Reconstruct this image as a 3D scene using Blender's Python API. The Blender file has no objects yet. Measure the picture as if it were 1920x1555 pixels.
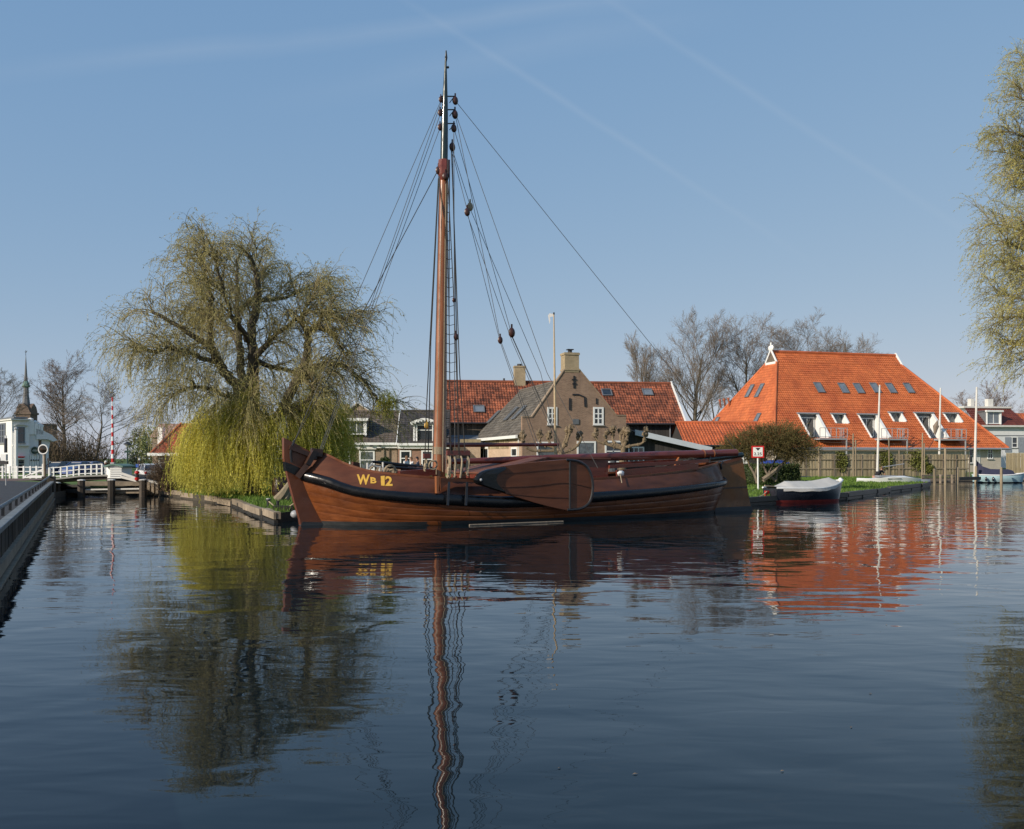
import bpy, bmesh, math, random
import numpy as np
from mathutils import Vector as V, Matrix, geometry, noise as mnoise
R = random.Random(11)
rad = math.radians
sc = bpy.context.scene
COL = sc.collection
# ---------------------------------------------------------------- camera, sky, sun, exposure
F, CX, HY, H = 1800.0, 960.0, 860.0, 2.0
cam_d = bpy.data.cameras.new('camera'); cam = bpy.data.objects.new('camera', cam_d); COL.objects.link(cam)
cam.location = (0, 0, H); cam.rotation_euler = (rad(90), 0, 0)
cam_d.sensor_width = 36; cam_d.lens = F / 1920 * 36; cam_d.shift_y = (HY - 777.5) / 1920
cam_d.clip_start = .1; cam_d.clip_end = 8000
sc.camera = cam
SUN = V((-0.73, -0.55, 0.41)).normalized()
w = bpy.data.worlds.new('World'); sc.world = w; w.use_nodes = True
nt = w.node_tree; nt.nodes.clear()
def N(t, **k):
    n = nt.nodes.new(t)
    for a, b in k.items(): setattr(n, a, b)
    return n
sky = N('ShaderNodeTexSky', sky_type='NISHITA', sun_disc=False)
sky.sun_elevation = math.asin(SUN.z); sky.sun_rotation = math.atan2(SUN.x, SUN.y)
sky.air_density = .6; sky.dust_density = .3; sky.ozone_density = 1.5; sky.altitude = 0
bg = N('ShaderNodeBackground'); bg.inputs[1].default_value = .1
out = N('ShaderNodeOutputWorld'); tc = N('ShaderNodeTexCoord')
def wmath(op, a, b=None, clamp=False):
    n = N('ShaderNodeMath', operation=op, use_clamp=clamp)
    for i, x in enumerate((a, b)):
        if x is None: continue
        if isinstance(x, (int, float)): n.inputs[i].default_value = x
        else: nt.links.new(x, n.inputs[i])
    return n.outputs[0]
def wdot(vec):
    n = N('ShaderNodeVectorMath', operation='DOT_PRODUCT'); nt.links.new(tc.outputs['Generated'], n.inputs[0]); n.inputs[1].default_value = vec
    return n.outputs['Value']
def pdir(px, py): return V(((px - CX) / F, 1, (HY - py) / F)).normalized()
nz = N('ShaderNodeTexNoise'); nz.inputs['Scale'].default_value = 5; nz.inputs['Detail'].default_value = 6; nt.links.new(tc.outputs['Generated'], nz.inputs['Vector'])
acc = None      # old contrails drifting apart, high in the sky
for (p, q, wid, st) in (((0, 132), (1210, 5), .012, .075), ((760, 0), (1420, 425), .005, .05), ((1180, 30), (1760, 400), .0055, .045), ((640, 160), (1200, 60), .02, .035)):
    a, b = pdir(*p), pdir(*q); n_ = a.cross(b).normalized(); mid = (a + b).normalized(); half = mid.dot(a)
    d = wmath('ABSOLUTE', wmath('ADD', wdot(n_), wmath('MULTIPLY', wmath('SUBTRACT', nz.outputs[0], .5), wid * 1.6)))
    m = wmath('SUBTRACT', 1, wmath('DIVIDE', d, wid), True)
    e = wmath('MULTIPLY', wmath('SUBTRACT', wdot(mid), half - .02), 1 / (1.02 - half), True)
    m = wmath('MULTIPLY', wmath('MULTIPLY', wmath('MULTIPLY', m, e), nz.outputs[0]), st * 2.4)
    acc = m if acc is None else wmath('ADD', acc, m)
mx = N('ShaderNodeMixRGB'); mx.inputs[2].default_value = (6.6, 7.1, 7.6, 1)
# spring haze evens the sky out between zenith and horizon
sep = N('ShaderNodeSeparateColor'); nt.links.new(sky.outputs[0], sep.inputs[0]); com = N('ShaderNodeCombineColor')
for i, (k_, g_) in enumerate(((.775, .55), (.655, .336), (.668, .154))):
    nt.links.new(wmath('MULTIPLY', wmath('POWER', wmath('MULTIPLY', sep.outputs[i], .1), g_), k_ * 10), com.inputs[i])
nt.links.new(acc, mx.inputs[0]); nt.links.new(com.outputs[0], mx.inputs[1])
nt.links.new(mx.outputs[0], bg.inputs[0]); nt.links.new(bg.outputs[0], out.inputs[0])
sl = bpy.data.lights.new('sun', 'SUN'); sl.energy = 5.0; sl.angle = rad(.53); sl.color = (1, .90, .76)
so = bpy.data.objects.new('sun', sl); COL.objects.link(so); so.rotation_euler = (-SUN).to_track_quat('-Z', 'Y').to_euler(); so.location = (-60, -40, 60)
sc.view_settings.view_transform = 'Standard'; sc.view_settings.look = 'None'; sc.view_settings.exposure = 0; sc.view_settings.gamma = 1
sc.view_settings.use_curve_mapping = False
# ---------------------------------------------------------------- helpers
def at(px, py, Y): return V(((px - CX) / F * Y, Y, H + (HY - py) / F * Y))
def gnd(px, py, z=0.): return at(px, py, (H - z) * F / (py - HY))
MW = {}
def mw(o): return MW.get(o, Matrix())
class MB:
    def __init__(s): s.v, s.f, s.m = [], [], []
    def add(s, vs, fs, m=0):
        b = len(s.v); s.v += [tuple(p) for p in vs]; s.f += [tuple(i + b for i in f) for f in fs]; s.m += [m] * len(fs)
    def box(s, c, size, rz=0, m=0, mat=None):
        c = V(c); h = V(size) / 2; M_ = mat or Matrix.Rotation(rz, 3, 'Z')
        vs = [c + M_ @ V((x * h.x, y * h.y, z * h.z)) for x in (-1, 1) for y in (-1, 1) for z in (-1, 1)]
        s.add(vs, [(0, 1, 3, 2), (4, 6, 7, 5), (0, 4, 5, 1), (2, 3, 7, 6), (0, 2, 6, 4), (1, 5, 7, 3)], m)
    def bar(s, a, b, w, h, up=(0, 0, 1), m=0):
        a, b = V(a), V(b); d = (b - a); L = d.length
        if L < 1e-6: return
        d /= L; u = V(up); r = d.cross(u)
        if r.length < 1e-4: r = d.cross(V((1, 0, 0)))
        r.normalize(); u = r.cross(d)
        s.box((a + b) / 2, (L, w, h), m=m, mat=Matrix((d, r, u)).transposed())
    def prism(s, pts, ext, m=0):
        pts = [V(p) for p in pts]; e = V(ext); n = len(pts)
        s.add(pts + [p + e for p in pts], [tuple(range(n))[::-1], tuple(range(n, 2 * n))] + [(i, (i + 1) % n, n + (i + 1) % n, n + i) for i in range(n)], m)
    def tube(s, pts, r, n=6, caps=True, m=0):
        pts = [V(p) for p in pts]; k = len(pts)
        rs = r if hasattr(r, '__len__') else [r] * k
        prev = None; vs = []
        for i, p in enumerate(pts):
            d = (pts[min(i + 1, k - 1)] - pts[max(i - 1, 0)])
            if d.length < 1e-9: d = V((0, 0, 1))
            d.normalize()
            if prev is None: a = d.orthogonal().normalized()
            else:
                a = prev - d * prev.dot(d)
                a = a.normalized() if a.length > 1e-6 else d.orthogonal().normalized()
            prev = a; b = d.cross(a)
            for j in range(n):
                t = 2 * math.pi * j / n; vs.append(p + (a * math.cos(t) + b * math.sin(t)) * rs[i])
        fs = [(i * n + j, i * n + (j + 1) % n, (i + 1) * n + (j + 1) % n, (i + 1) * n + j) for i in range(k - 1) for j in range(n)]
        if caps: fs += [tuple(range(n))[::-1], tuple(range((k - 1) * n, k * n))]
        s.add(vs, fs, m)
    def loft(s, rings, closed=True, caps=False, m=0):
        n = len(rings[0]); vs = [p for r_ in rings for p in r_]; e = n if closed else n - 1
        fs = [(i * n + j, i * n + (j + 1) % n, (i + 1) * n + (j + 1) % n, (i + 1) * n + j) for i in range(len(rings) - 1) for j in range(e)]
        if caps: fs += [tuple(range(n))[::-1], tuple(range((len(rings) - 1) * n, len(rings) * n))]
        s.add(vs, fs, m)
    def blob(s, c, r, seg=8, rg=6, jit=0, m=0):
        c = V(c); r = V(r) if hasattr(r, '__len__') else V((r, r, r)); rings = []
        for i in range(1, rg):
            a = math.pi * i / rg; ring = []
            for j in range(seg):
                t = 2 * math.pi * j / seg; q = 1 + R.uniform(-jit, jit)
                ring.append(c + V((r.x * math.sin(a) * math.cos(t) * q, r.y * math.sin(a) * math.sin(t) * q, r.z * math.cos(a) * q)))
            rings.append(ring)
        b = len(s.v); s.loft(rings, True, False, m)
        t, l = len(s.v), len(s.v) + 1; s.v += [tuple(c + V((0, 0, r.z))), tuple(c - V((0, 0, r.z)))]
        for j in range(seg):
            s.f.append((t, b + (j + 1) % seg, b + j) if False else (b + (j + 1) % seg, b + j, t)); s.f.append((b + (rg - 2) * seg + j, b + (rg - 2) * seg + (j + 1) % seg, l)); s.m += [m, m]
    def build(s, name, mat, parent=None, smooth=False, local=False, angle=.75, **props):
        me = bpy.data.meshes.new(name)
        vs = s.v
        if parent is not None and not local:
            I = mw(parent).inverted(); vs = [tuple(I @ V(p)) for p in vs]
        me.from_pydata(vs, [], s.f)
        for mm in (mat if isinstance(mat, (list, tuple)) else [mat]): me.materials.append(mm)
        if any(s.m): me.polygons.foreach_set('material_index', s.m)
        return link(name, me, parent, smooth, angle, **props)
def link(name, me, parent=None, smooth=False, angle=.75, **props):
    if smooth:
        me.polygons.foreach_set('use_smooth', [True] * len(me.polygons)); me.set_sharp_from_angle(angle=angle)
    me.update()
    o = bpy.data.objects.new(name, me); COL.objects.link(o)
    if parent is not None: o.parent = parent; MW[o] = mw(parent)
    for k, x in props.items(): o[k] = x
    return o
def thing(name, label, cat, loc=(0, 0, 0), rz=0, group=None):
    o = bpy.data.objects.new(name, None); COL.objects.link(o); o.empty_display_size = .3
    o.location = loc; o.rotation_euler = (0, 0, rz); MW[o] = Matrix.Translation(V(loc)) @ Matrix.Rotation(rz, 4, 'Z')
    return tag(o, label, cat, group)
def tag(o, label=None, cat=None, group=None, kind=None):
    if label: o['label'] = label
    if cat: o['category'] = cat
    if group: o['group'] = group
    if kind: o['kind'] = kind
    return o
def copy_tree(o, loc, rz, label, scale=None):
    r = o.copy(); COL.objects.link(r); r.location = loc; r.rotation_euler = (0, 0, rz); r['label'] = label
    if scale: r.scale = scale
    def kids(src, dst):
        for ch in list(src.children):
            c = ch.copy(); COL.objects.link(c); c.parent = dst; kids(ch, c)
    kids(o, r)
    MW[r] = Matrix.Translation(V(loc)) @ Matrix.Rotation(rz, 4, 'Z')
    return r
def hit(o, px, py, p0, n):
    """where a line of sight meets a plane given in the local frame of o (local result)"""
    I = mw(o).inverted(); c = I @ V((0, 0, H)); d = I.to_3x3() @ V(((px - CX) / F, 1, (HY - py) / F))
    n = V(n); return c + d * ((V(p0) - c).dot(n) / d.dot(n))
def spl(xs, ys):
    xs = np.array(xs, float); ys = np.array(ys, float); h = np.diff(xs); dl = np.diff(ys) / h
    m = np.empty_like(ys); m[0] = dl[0]; m[-1] = dl[-1]
    for i in range(1, len(xs) - 1):
        m[i] = 0 if dl[i - 1] * dl[i] <= 0 else 2 * dl[i - 1] * dl[i] / (dl[i - 1] + dl[i])
    def f(x):
        x = min(max(x, xs[0]), xs[-1]); i = min(int(np.searchsorted(xs, x, 'right')) - 1, len(xs) - 2)
        t = (x - xs[i]) / h[i]
        return float((2 * t**3 - 3 * t**2 + 1) * ys[i] + (t**3 - 2 * t**2 + t) * h[i] * m[i] + (-2 * t**3 + 3 * t**2) * ys[i + 1] + (t**3 - t**2) * h[i] * m[i + 1])
    return f
def path(pts, k=6):
    """smooth curve through points"""
    pts = [V(p) for p in pts]; o = []
    for i in range(len(pts) - 1):
        p0, p1, p2, p3 = pts[max(i - 1, 0)], pts[i], pts[i + 1], pts[min(i + 2, len(pts) - 1)]
        for j in range(k):
            t = j / k
            o.append(.5 * ((2 * p1) + (p2 - p0) * t + (2 * p0 - 5 * p1 + 4 * p2 - p3) * t * t + (3 * p1 - p0 - 3 * p2 + p3) * t**3))
    return o + [pts[-1]]
# ---------------------------------------------------------------- materials
def M(name, col, rough=.6, var=.18, scale=3., bump=0., bscale=30., metal=0., spec=.5, rnd=0., coat=0., stretch=(1, 1, 1), island=0., col2=None, trans=0., detail=5):
    m = bpy.data.materials.new(name); m.use_nodes = True; t = m.node_tree; L = t.links.new
    p = t.nodes['Principled BSDF']; p.inputs['Roughness'].default_value = rough; p.inputs['Metallic'].default_value = metal
    p.inputs['Specular IOR Level'].default_value = spec; p.inputs['Coat Weight'].default_value = coat; p.inputs['Coat Roughness'].default_value = .08
    c = t.nodes.new('ShaderNodeTexCoord'); mp = t.nodes.new('ShaderNodeMapping'); mp.inputs['Scale'].default_value = stretch; L(c.outputs['Object'], mp.inputs[0])
    n = t.nodes.new('ShaderNodeTexNoise'); n.inputs['Scale'].default_value = scale; n.inputs['Detail'].default_value = detail; n.inputs['Roughness'].default_value = .65; L(mp.outputs[0], n.inputs['Vector'])
    r = t.nodes.new('ShaderNodeMapRange'); r.inputs[1].default_value = .3; r.inputs[2].default_value = .7; L(n.outputs[0], r.inputs[0])
    x = t.nodes.new('ShaderNodeMixRGB'); L(r.outputs[0], x.inputs[0])
    c2 = col2 or [min(1, a * (1 + var)) for a in col]
    x.inputs[1].default_value = (*[a * (1 - var) for a in col], 1); x.inputs[2].default_value = (*c2, 1)
    o = x.outputs[0]
    def jitter(src, amt, o):
        mr = t.nodes.new('ShaderNodeMapRange'); mr.inputs[3].default_value = 1 - amt; mr.inputs[4].default_value = 1 + amt; L(src, mr.inputs[0])
        mm = t.nodes.new('ShaderNodeMixRGB'); mm.blend_type = 'MULTIPLY'; mm.inputs[0].default_value = 1; L(o, mm.inputs[1])
        cb = t.nodes.new('ShaderNodeCombineColor')
        for i in range(3): L(mr.outputs[0], cb.inputs[i])
        L(cb.outputs[0], mm.inputs[2]); return mm.outputs[0]
    if rnd: o = jitter(t.nodes.new('ShaderNodeObjectInfo').outputs['Random'], rnd, o)
    if island: o = jitter(t.nodes.new('ShaderNodeNewGeometry').outputs['Random Per Island'], island, o)
    L(o, p.inputs['Base Color'])
    if coat:     # worn and glossy patches
        rv = t.nodes.new('ShaderNodeTexNoise'); rv.inputs['Scale'].default_value = scale * .9; rv.inputs['Detail'].default_value = 7; L(c.outputs['Object'], rv.inputs['Vector'])
        rm = t.nodes.new('ShaderNodeMapRange'); rm.inputs[1].default_value = .35; rm.inputs[2].default_value = .68; rm.inputs[3].default_value = rough * .75; rm.inputs[4].default_value = min(rough * 2.1, .8); L(rv.outputs[0], rm.inputs[0]); L(rm.outputs[0], p.inputs['Roughness'])
    if bump:
        b = t.nodes.new('ShaderNodeTexNoise'); b.inputs['Scale'].default_value = bscale; b.inputs['Detail'].default_value = 4; L(mp.outputs[0], b.inputs['Vector'])
        bn = t.nodes.new('ShaderNodeBump'); bn.inputs['Strength'].default_value = 1; bn.inputs['Distance'].default_value = bump; L(b.outputs[0], bn.inputs['Height']); L(bn.outputs[0], p.inputs['Normal'])
    if trans:
        tr = t.nodes.new('ShaderNodeBsdfTranslucent'); ms = t.nodes.new('ShaderNodeMixShader'); ms.inputs[0].default_value = trans
        L(o, tr.inputs[0]); L(p.outputs[0], ms.inputs[1]); L(tr.outputs[0], ms.inputs[2]); L(ms.outputs[0], t.nodes['Material Output'].inputs[0])
    return m
def brick(name, c1, c2, mortar, sx=.23, sy=.072, dirt=.25):
    m = bpy.data.materials.new(name); m.use_nodes = True; t = m.node_tree; L = t.links.new; p = t.nodes['Principled BSDF']; p.inputs['Roughness'].default_value = .85
    c = t.nodes.new('ShaderNodeTexCoord'); so_ = t.nodes.new('ShaderNodeSeparateXYZ'); sn = t.nodes.new('ShaderNodeSeparateXYZ'); L(c.outputs['Object'], so_.inputs[0]); L(c.outputs['Normal'], sn.inputs[0])
    def ma(op, a, b=None):
        n = t.nodes.new('ShaderNodeMath'); n.operation = op; L(a, n.inputs[0])
        if b is not None: L(b, n.inputs[1])
        return n.outputs[0]
    u = ma('ADD', ma('MULTIPLY', so_.outputs[0], ma('ABSOLUTE', sn.outputs[1])), ma('MULTIPLY', so_.outputs[1], ma('ABSOLUTE', sn.outputs[0])))
    cb = t.nodes.new('ShaderNodeCombineXYZ'); L(u, cb.inputs[0]); L(so_.outputs[2], cb.inputs[1])
    b = t.nodes.new('ShaderNodeTexBrick'); L(cb.outputs[0], b.inputs['Vector']); b.inputs['Scale'].default_value = 1; b.inputs['Brick Width'].default_value = sx; b.inputs['Row Height'].default_value = sy
    b.inputs['Mortar Size'].default_value = .008; b.inputs['Color1'].default_value = (*c1, 1); b.inputs['Color2'].default_value = (*c2, 1); b.inputs['Mortar'].default_value = (*mortar, 1); b.inputs['Bias'].default_value = 0
    n = t.nodes.new('ShaderNodeTexNoise'); n.inputs['Scale'].default_value = .9; n.inputs['Detail'].default_value = 8; n.inputs['Roughness'].default_value = .75; L(c.outputs['Object'], n.inputs['Vector'])
    r = t.nodes.new('ShaderNodeMapRange'); r.inputs[1].default_value = .3; r.inputs[2].default_value = .7; r.inputs[3].default_value = 1 - dirt; r.inputs[4].default_value = 1 + dirt; L(n.outputs[0], r.inputs[0])
    x = t.nodes.new('ShaderNodeMixRGB'); x.blend_type = 'MULTIPLY'; x.inputs[0].default_value = 1; L(b.outputs[0], x.inputs[1]); L(r.outputs[0], x.inputs[2]); L(x.outputs[0], p.inputs['Base Color'])
    bn = t.nodes.new('ShaderNodeBump'); bn.inputs['Distance'].default_value = .006; bn.invert = True; L(b.outputs['Fac'], bn.inputs['Height']); L(bn.outputs[0], p.inputs['Normal'])
    return m
m = {}
m['varnish'] = M('hull_varnish', (.15, .041, .0125), .28, .38, 2.0, .004, 9, coat=.12, spec=.35, rnd=.16, stretch=(.35, 1, 2.2), col2=(.235, .073, .021))
m['topside'] = M('topside_varnish', (.085, .030, .0155), .34, .32, 1.6, .004, 9, coat=.08, spec=.3, stretch=(.4, 1, 2), col2=(.14, .048, .022))
m['stem'] = M('stem_varnish', (.135, .038, .011), .34, .25, 2.2, .003, 12, coat=.15, stretch=(.7, 1, .7))
m['black'] = M('black_gloss', (.006, .006, .0065), .2, .3, 3, .003, 10, coat=.12, spec=.4)
m['boot'] = M('boot_paint', (.035, .038, .04), .5, .35, 4, .004, 20, stretch=(.3, 1, 2))
m['mastwood'] = M('mast_varnish', (.25, .088, .032), .25, .3, 2.5, .002, 20, coat=.5, stretch=(4, 4, .25))
m['green'] = M('mast_green', (.014, .026, .022), .25, .3, 5, coat=.4)
m['sparred'] = M('spar_varnish', (.13, .024, .014), .3, .3, 3, .002, 20, coat=.4, stretch=(.3, 3, 3))
m['darkwood'] = M('dark_wood', (.045, .02, .012), .4, .3, 6, .003, 30)
m['leewood'] = M('leeboard_wood', (.12, .040, .018), .38, .28, 2, .003, 12, coat=.08, spec=.35, stretch=(.3, 1, 1.6), col2=(.17, .056, .024))
m['deck'] = M('deck_wood', (.2, .11, .06), .6, .3, 4, .004, 30, stretch=(.3, 3, 1))
m['iron'] = M('black_iron', (.02, .02, .022), .45, .3, 10)
m['rope'] = M('hemp_rope', (.34, .27, .18), .9, .25, 30)
m['wire'] = M('steel_wire', (.085, .083, .08), .5, .2, 10)
m['tar'] = M('tarred_rope', (.022, .02, .018), .8, .2, 20)
m['yellow'] = M('letter_yellow', (.62, .36, .05), .5, .15, 8)
m['blockw'] = M('block_wood', (.055, .02, .014), .4, .3, 10)
m['rudder'] = M('rudder_wood', (.17, .06, .014), .32, .3, 2, .004, 12, coat=.3, stretch=(1.2, 1, .5))
m['white'] = M('white_paint', (.76, .76, .73), .45, .06, 3, .002, 30)
m['offwhite'] = M('aged_white', (.62, .60, .55), .6, .12, 3)
m['glass'] = M('window_glass', (.022, .027, .032), .06, .5, 1.2, spec=.9)
m['paleglass'] = M('curtained_glass', (.10, .115, .125), .08, .7, 2.2, spec=.9)
m['skyglass'] = M('skylight_glass', (.16, .18, .20), .05, .3, 1, spec=1.)
m['lead'] = M('lead_grey', (.13, .14, .15), .5, .2, 5)
m['grey'] = M('grey_metal', (.32, .33, .34), .45, .1, 5)
m['zinc'] = M('zinc', (.25, .27, .30), .4, .15, 5)
m['orange'] = M('new_orange_pantile', (.47, .105, .03), .6, .25, .45, .004, 6, island=.16, col2=(.56, .155, .045), detail=12)
m['orange_hip'] = m['orange']
m['oldred'] = M('old_red_pantile', (.17, .052, .028), .8, .55, .7, .006, 8, island=.55, col2=(.33, .10, .045), detail=9)
m['annexred'] = M('annex_pantile', (.42, .105, .035), .7, .28, .8, .004, 8, island=.2)
m['dkred'] = M('dark_red_tile', (.14, .034, .022), .6, .25, 1, island=.2)
m['slate'] = M('grey_tile', (.105, .092, .074), .85, .4, 1.1, .006, 8, island=.4, detail=8)
m['browntile'] = M('brown_tile', (.10, .078, .062), .8, .3, 1.4, .004, 8, island=.3, detail=8)
m['dktile'] = M('charcoal_tile', (.05, .044, .042), .75, .3, 1.4, .004, 8, island=.3, detail=8)
m['brick_gable'] = brick('brown_brick', (.225, .128, .083), (.31, .185, .118), (.28, .23, .175))
m['brick_cream'] = brick('yellow_brick', (.45, .31, .205), (.55, .39, .27), (.48, .40, .32), dirt=.16)
m['brick_row'] = brick('red_brown_brick', (.26, .13, .085), (.34, .18, .12), (.28, .21, .16), dirt=.2)
m['brick_tan'] = brick('tan_brick', (.25, .175, .11), (.33, .235, .15), (.3, .25, .2), dirt=.2)
m['brick_church'] = brick('church_brick', (.11, .07, .05), (.15, .095, .065), (.16, .13, .11))
m['chimbrick'] = brick('chimney_brick', (.30, .23, .13), (.38, .29, .17), (.33, .28, .2))
m['plaster'] = M('plaster', (.50, .44, .36), .85, .08, 1.5, .003, 20)
m['whitewash'] = M('whitewash', (.68, .68, .67), .7, .06, 1.2, .003, 15)
m['barnwood'] = M('barn_board', (.040, .036, .033), .85, .3, 3, .004, 20, rnd=.25, stretch=(3, 3, .3))
m['greywood'] = M('weathered_board', (.17, .135, .10), .85, .3, 3, .004, 20, rnd=.28, stretch=(3, 3, .3))
m['fence'] = M('fence_board', (.30, .24, .145), .85, .28, 3, .004, 20, rnd=.32, stretch=(4, 4, .4))
m['quaywood'] = M('quay_timber', (.05, .038, .028), .75, .4, 3, .006, 14, rnd=.3, stretch=(2, 2, .4))
m['oldtimber'] = M('grey_timber', (.24, .19, .135), .85, .35, 3, .008, 10, rnd=.3)
m['wetwood'] = M('wet_timber', (.03, .026, .021), .5, .4, 3, .006, 12)
m['post'] = M('post_wood', (.25, .20, .13), .85, .25, 4, .005, 20, rnd=.25, stretch=(4, 4, .4))
m['bark'] = M('bark', (.085, .07, .05), .9, .35, 3, .02, 14, stretch=(2, 2, .6))
m['twig'] = M('bare_twig', (.155, .125, .098), .9, .2, .6, island=.3)
m['twigbrown'] = M('brown_twig', (.15, .10, .07), .9, .2, .6, island=.3)
m['willowtwig'] = M('willow_twig', (.36, .325, .125), .8, .22, .35, island=.45, trans=.4, col2=(.48, .41, .17))
m['willowleaf'] = M('willow_spring_leaf', (.56, .54, .10), .7, .25, .7, island=.4, trans=.5, col2=(.72, .65, .13))
m['willowbranch'] = M('willow_branch', (.20, .165, .085), .9, .25, 2)
m['willowfar'] = M('willow_pale', (.50, .45, .16), .8, .2, .35, island=.35, trans=.45)
m['bushleaf'] = M('bush_leaf', (.17, .115, .045), .8, .3, .8, island=.5, trans=.25, col2=(.16, .14, .04))
m['hedge'] = M('hedge_leaf', (.045, .068, .014), .7, .3, 2, island=.5, trans=.1)
m['ivy'] = M('ivy_leaf', (.15, .16, .035), .6, .3, 2, island=.55, trans=.15)
m['farleaf'] = M('far_leaf', (.2, .22, .09), .8, .3, .3, island=.4, trans=.2)
m['conifer'] = M('conifer_leaf', (.035, .05, .025), .8, .3, .3, island=.4)
m['grassblade'] = M('grass_blade', (.10, .185, .024), .7, .3, .7, island=.5, trans=.3, col2=(.16, .26, .035))
m['grass'] = M('lawn', (.07, .13, .018), .95, .35, .55, .03, 22, col2=(.125, .20, .03), detail=9)
m['earth'] = M('bank_earth', (.06, .05, .035), .95, .3, 3, .02, 12)
m['asphalt'] = M('asphalt', (.036, .037, .041), .85, .2, 2, .006, 90)
m['paver'] = M('brick_paving', (.14, .085, .065), .85, .2, 5, .004, 30)
m['stonep'] = M('stone_grey', (.26, .25, .23), .8, .15, 3)
m['red'] = M('red_paint', (.55, .018, .015), .35, .1, 3)
m['navy'] = M('navy_paint', (.016, .018, .026), .22, .2, 3, coat=.4)
m['redbottom'] = M('red_bottom', (.27, .035, .03), .5, .25, 4)
m['tarp'] = M('tarpaulin', (.50, .48, .44), .75, .08, 2, .012, 5)
m['navycloth'] = M('navy_cloth', (.030, .030, .058), .8, .15, 3, .012, 6)
m['ltblue'] = M('light_blue_paint', (.40, .58, .62), .3, .08, 2, coat=.3)
m['skin'] = M('skin', (.42, .22, .15), .6, .06, 6)
m['blackcloth'] = M('black_cloth', (.012, .012, .016), .9, .2, 8)
m['whitecloth'] = M('white_cloth', (.62, .61, .60), .9, .06, 8)
m['hair'] = M('brown_hair', (.16, .09, .045), .8, .2, 20)
m['jeans'] = M('blue_cloth', (.06, .07, .11), .9, .15, 8)
m['carwhite'] = M('white_car_paint', (.72, .72, .71), .2, .02, 2, coat=.6)
m['carblue'] = M('blue_car_paint', (.02, .06, .22), .2, .05, 2, coat=.6)
m['cardark'] = M('dark_car_paint', (.022, .027, .04), .2, .05, 2, coat=.6)
m['rubber'] = M('rubber', (.02, .02, .02), .8, .1, 4)
m['lampgreen'] = M('dark_green_paint', (.015, .05, .035), .4, .1, 4)
m['copper'] = M('verdigris', (.12, .21, .17), .7, .2, 2)
m['bluesign'] = M('blue_sign', (.02, .09, .4), .4, .05, 3)
m['mirror'] = M('mirror_glass', (.1, .08, .06), .05, .1, 2, metal=1)
m['spiregrey'] = M('spire_slate', (.13, .13, .135), .7, .2, 1)
m['blacksign'] = M('sign_black', (.01, .01, .01), .5, .05, 3)
m['bluetarp'] = M('blue_tarp', (.02, .05, .25), .6, .2, 3, .02, 4)
# water: one still sheet with low wind ripples
wm = bpy.data.materials.new('canal_water'); wm.use_nodes = True; t = wm.node_tree; p = t.nodes['Principled BSDF']
p.inputs['Base Color'].default_value = (.0045, .0105, .0145, 1); p.inputs['Roughness'].default_value = .015; p.inputs['IOR'].default_value = 1.333; p.inputs['Specular IOR Level'].default_value = .5
c = t.nodes.new('ShaderNodeTexCoord'); hs = None
for (sx, sy, scl, det, rg, amp, dist) in ((1.0, 1.15, .55, 1.7, .42, .025, .6), (.75, 1.9, 1.7, 1.6, .45, .0047, .5), (1, 2.4, 4.5, 1, .5, .0003, .3), (.25, .5, .25, 1, .5, .02, 0)):
    mp = t.nodes.new('ShaderNodeMapping'); mp.inputs['Scale'].default_value = (sx, sy, 1); mp.inputs['Rotation'].default_value = (0, 0, .22); t.links.new(c.outputs['Object'], mp.inputs[0])
    n = t.nodes.new('ShaderNodeTexNoise'); n.inputs['Scale'].default_value = scl; n.inputs['Detail'].default_value = det; n.inputs['Roughness'].default_value = rg; n.inputs['Distortion'].default_value = dist
    t.links.new(mp.outputs[0], n.inputs['Vector'])
    k = t.nodes.new('ShaderNodeMath'); k.operation = 'MULTIPLY'; k.inputs[1].default_value = amp; t.links.new(n.outputs[0], k.inputs[0])
    if hs is None: hs = k.outputs[0]
    else:
        ad = t.nodes.new('ShaderNodeMath'); t.links.new(hs, ad.inputs[0]); t.links.new(k.outputs[0], ad.inputs[1]); hs = ad.outputs[0]
bn = t.nodes.new('ShaderNodeBump'); bn.inputs['Distance'].default_value = 1; bn.inputs['Strength'].default_value = 1; t.links.new(hs, bn.inputs['Height']); t.links.new(bn.outputs[0], p.inputs['Normal'])
m['water'] = wm
# ---------------------------------------------------------------- setting: water, land, quay
BANK = [(7.6, -20), (-1.4, 0), (-9.1, 17.1), (-23, 48), (-25, 56), (-22, 60), (-18.2, 57), (-19.2, 52.5), (-11.6, 40), (-7.35, 29.9), (-6.7, 32.3), (8.3, 40.4), (10, 41.4), (16.5, 47.5), (29.3, 67.5), (28.3, 71),
        (30, 81), (38.5, 83), (50, 86), (62, 80), (42, 52), (26.5, 42), (23.2, 30), (20, 10), (24, -20)]
def in_poly(x, y, P):
    c = False; n = len(P); j = n - 1
    for i in range(n):
        if (P[i][1] > y) != (P[j][1] > y) and x < (P[j][0] - P[i][0]) * (y - P[i][1]) / (P[j][1] - P[i][1]) + P[i][0]: c = not c
        j = i
    return c
BA = np.array(BANK, float); BB = np.roll(BA, -1, 0)
def dbank(x, y):
    p = np.array((x, y)); d = BB - BA; tt = np.clip(((p - BA) * d).sum(1) / (d * d).sum(1), 0, 1); q = BA + d * tt[:, None]
    return float(np.sqrt(((p - q) ** 2).sum(1)).min())
def left_side(x, y): return y < 57 and x < -1.4 - .4505 * y + .1
def gz(x, y):
    if left_side(x, y): return .82
    d = dbank(x, y); t_ = min(d / 24, 1); return .30 + .48 * t_ * t_ * (3 - 2 * t_)
mb = MB(); mb.add([(-2500, -400, 0), (2500, -400, 0), (2500, 2500, 0), (-2500, 2500, 0)], [(0, 1, 2, 3)])
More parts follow.
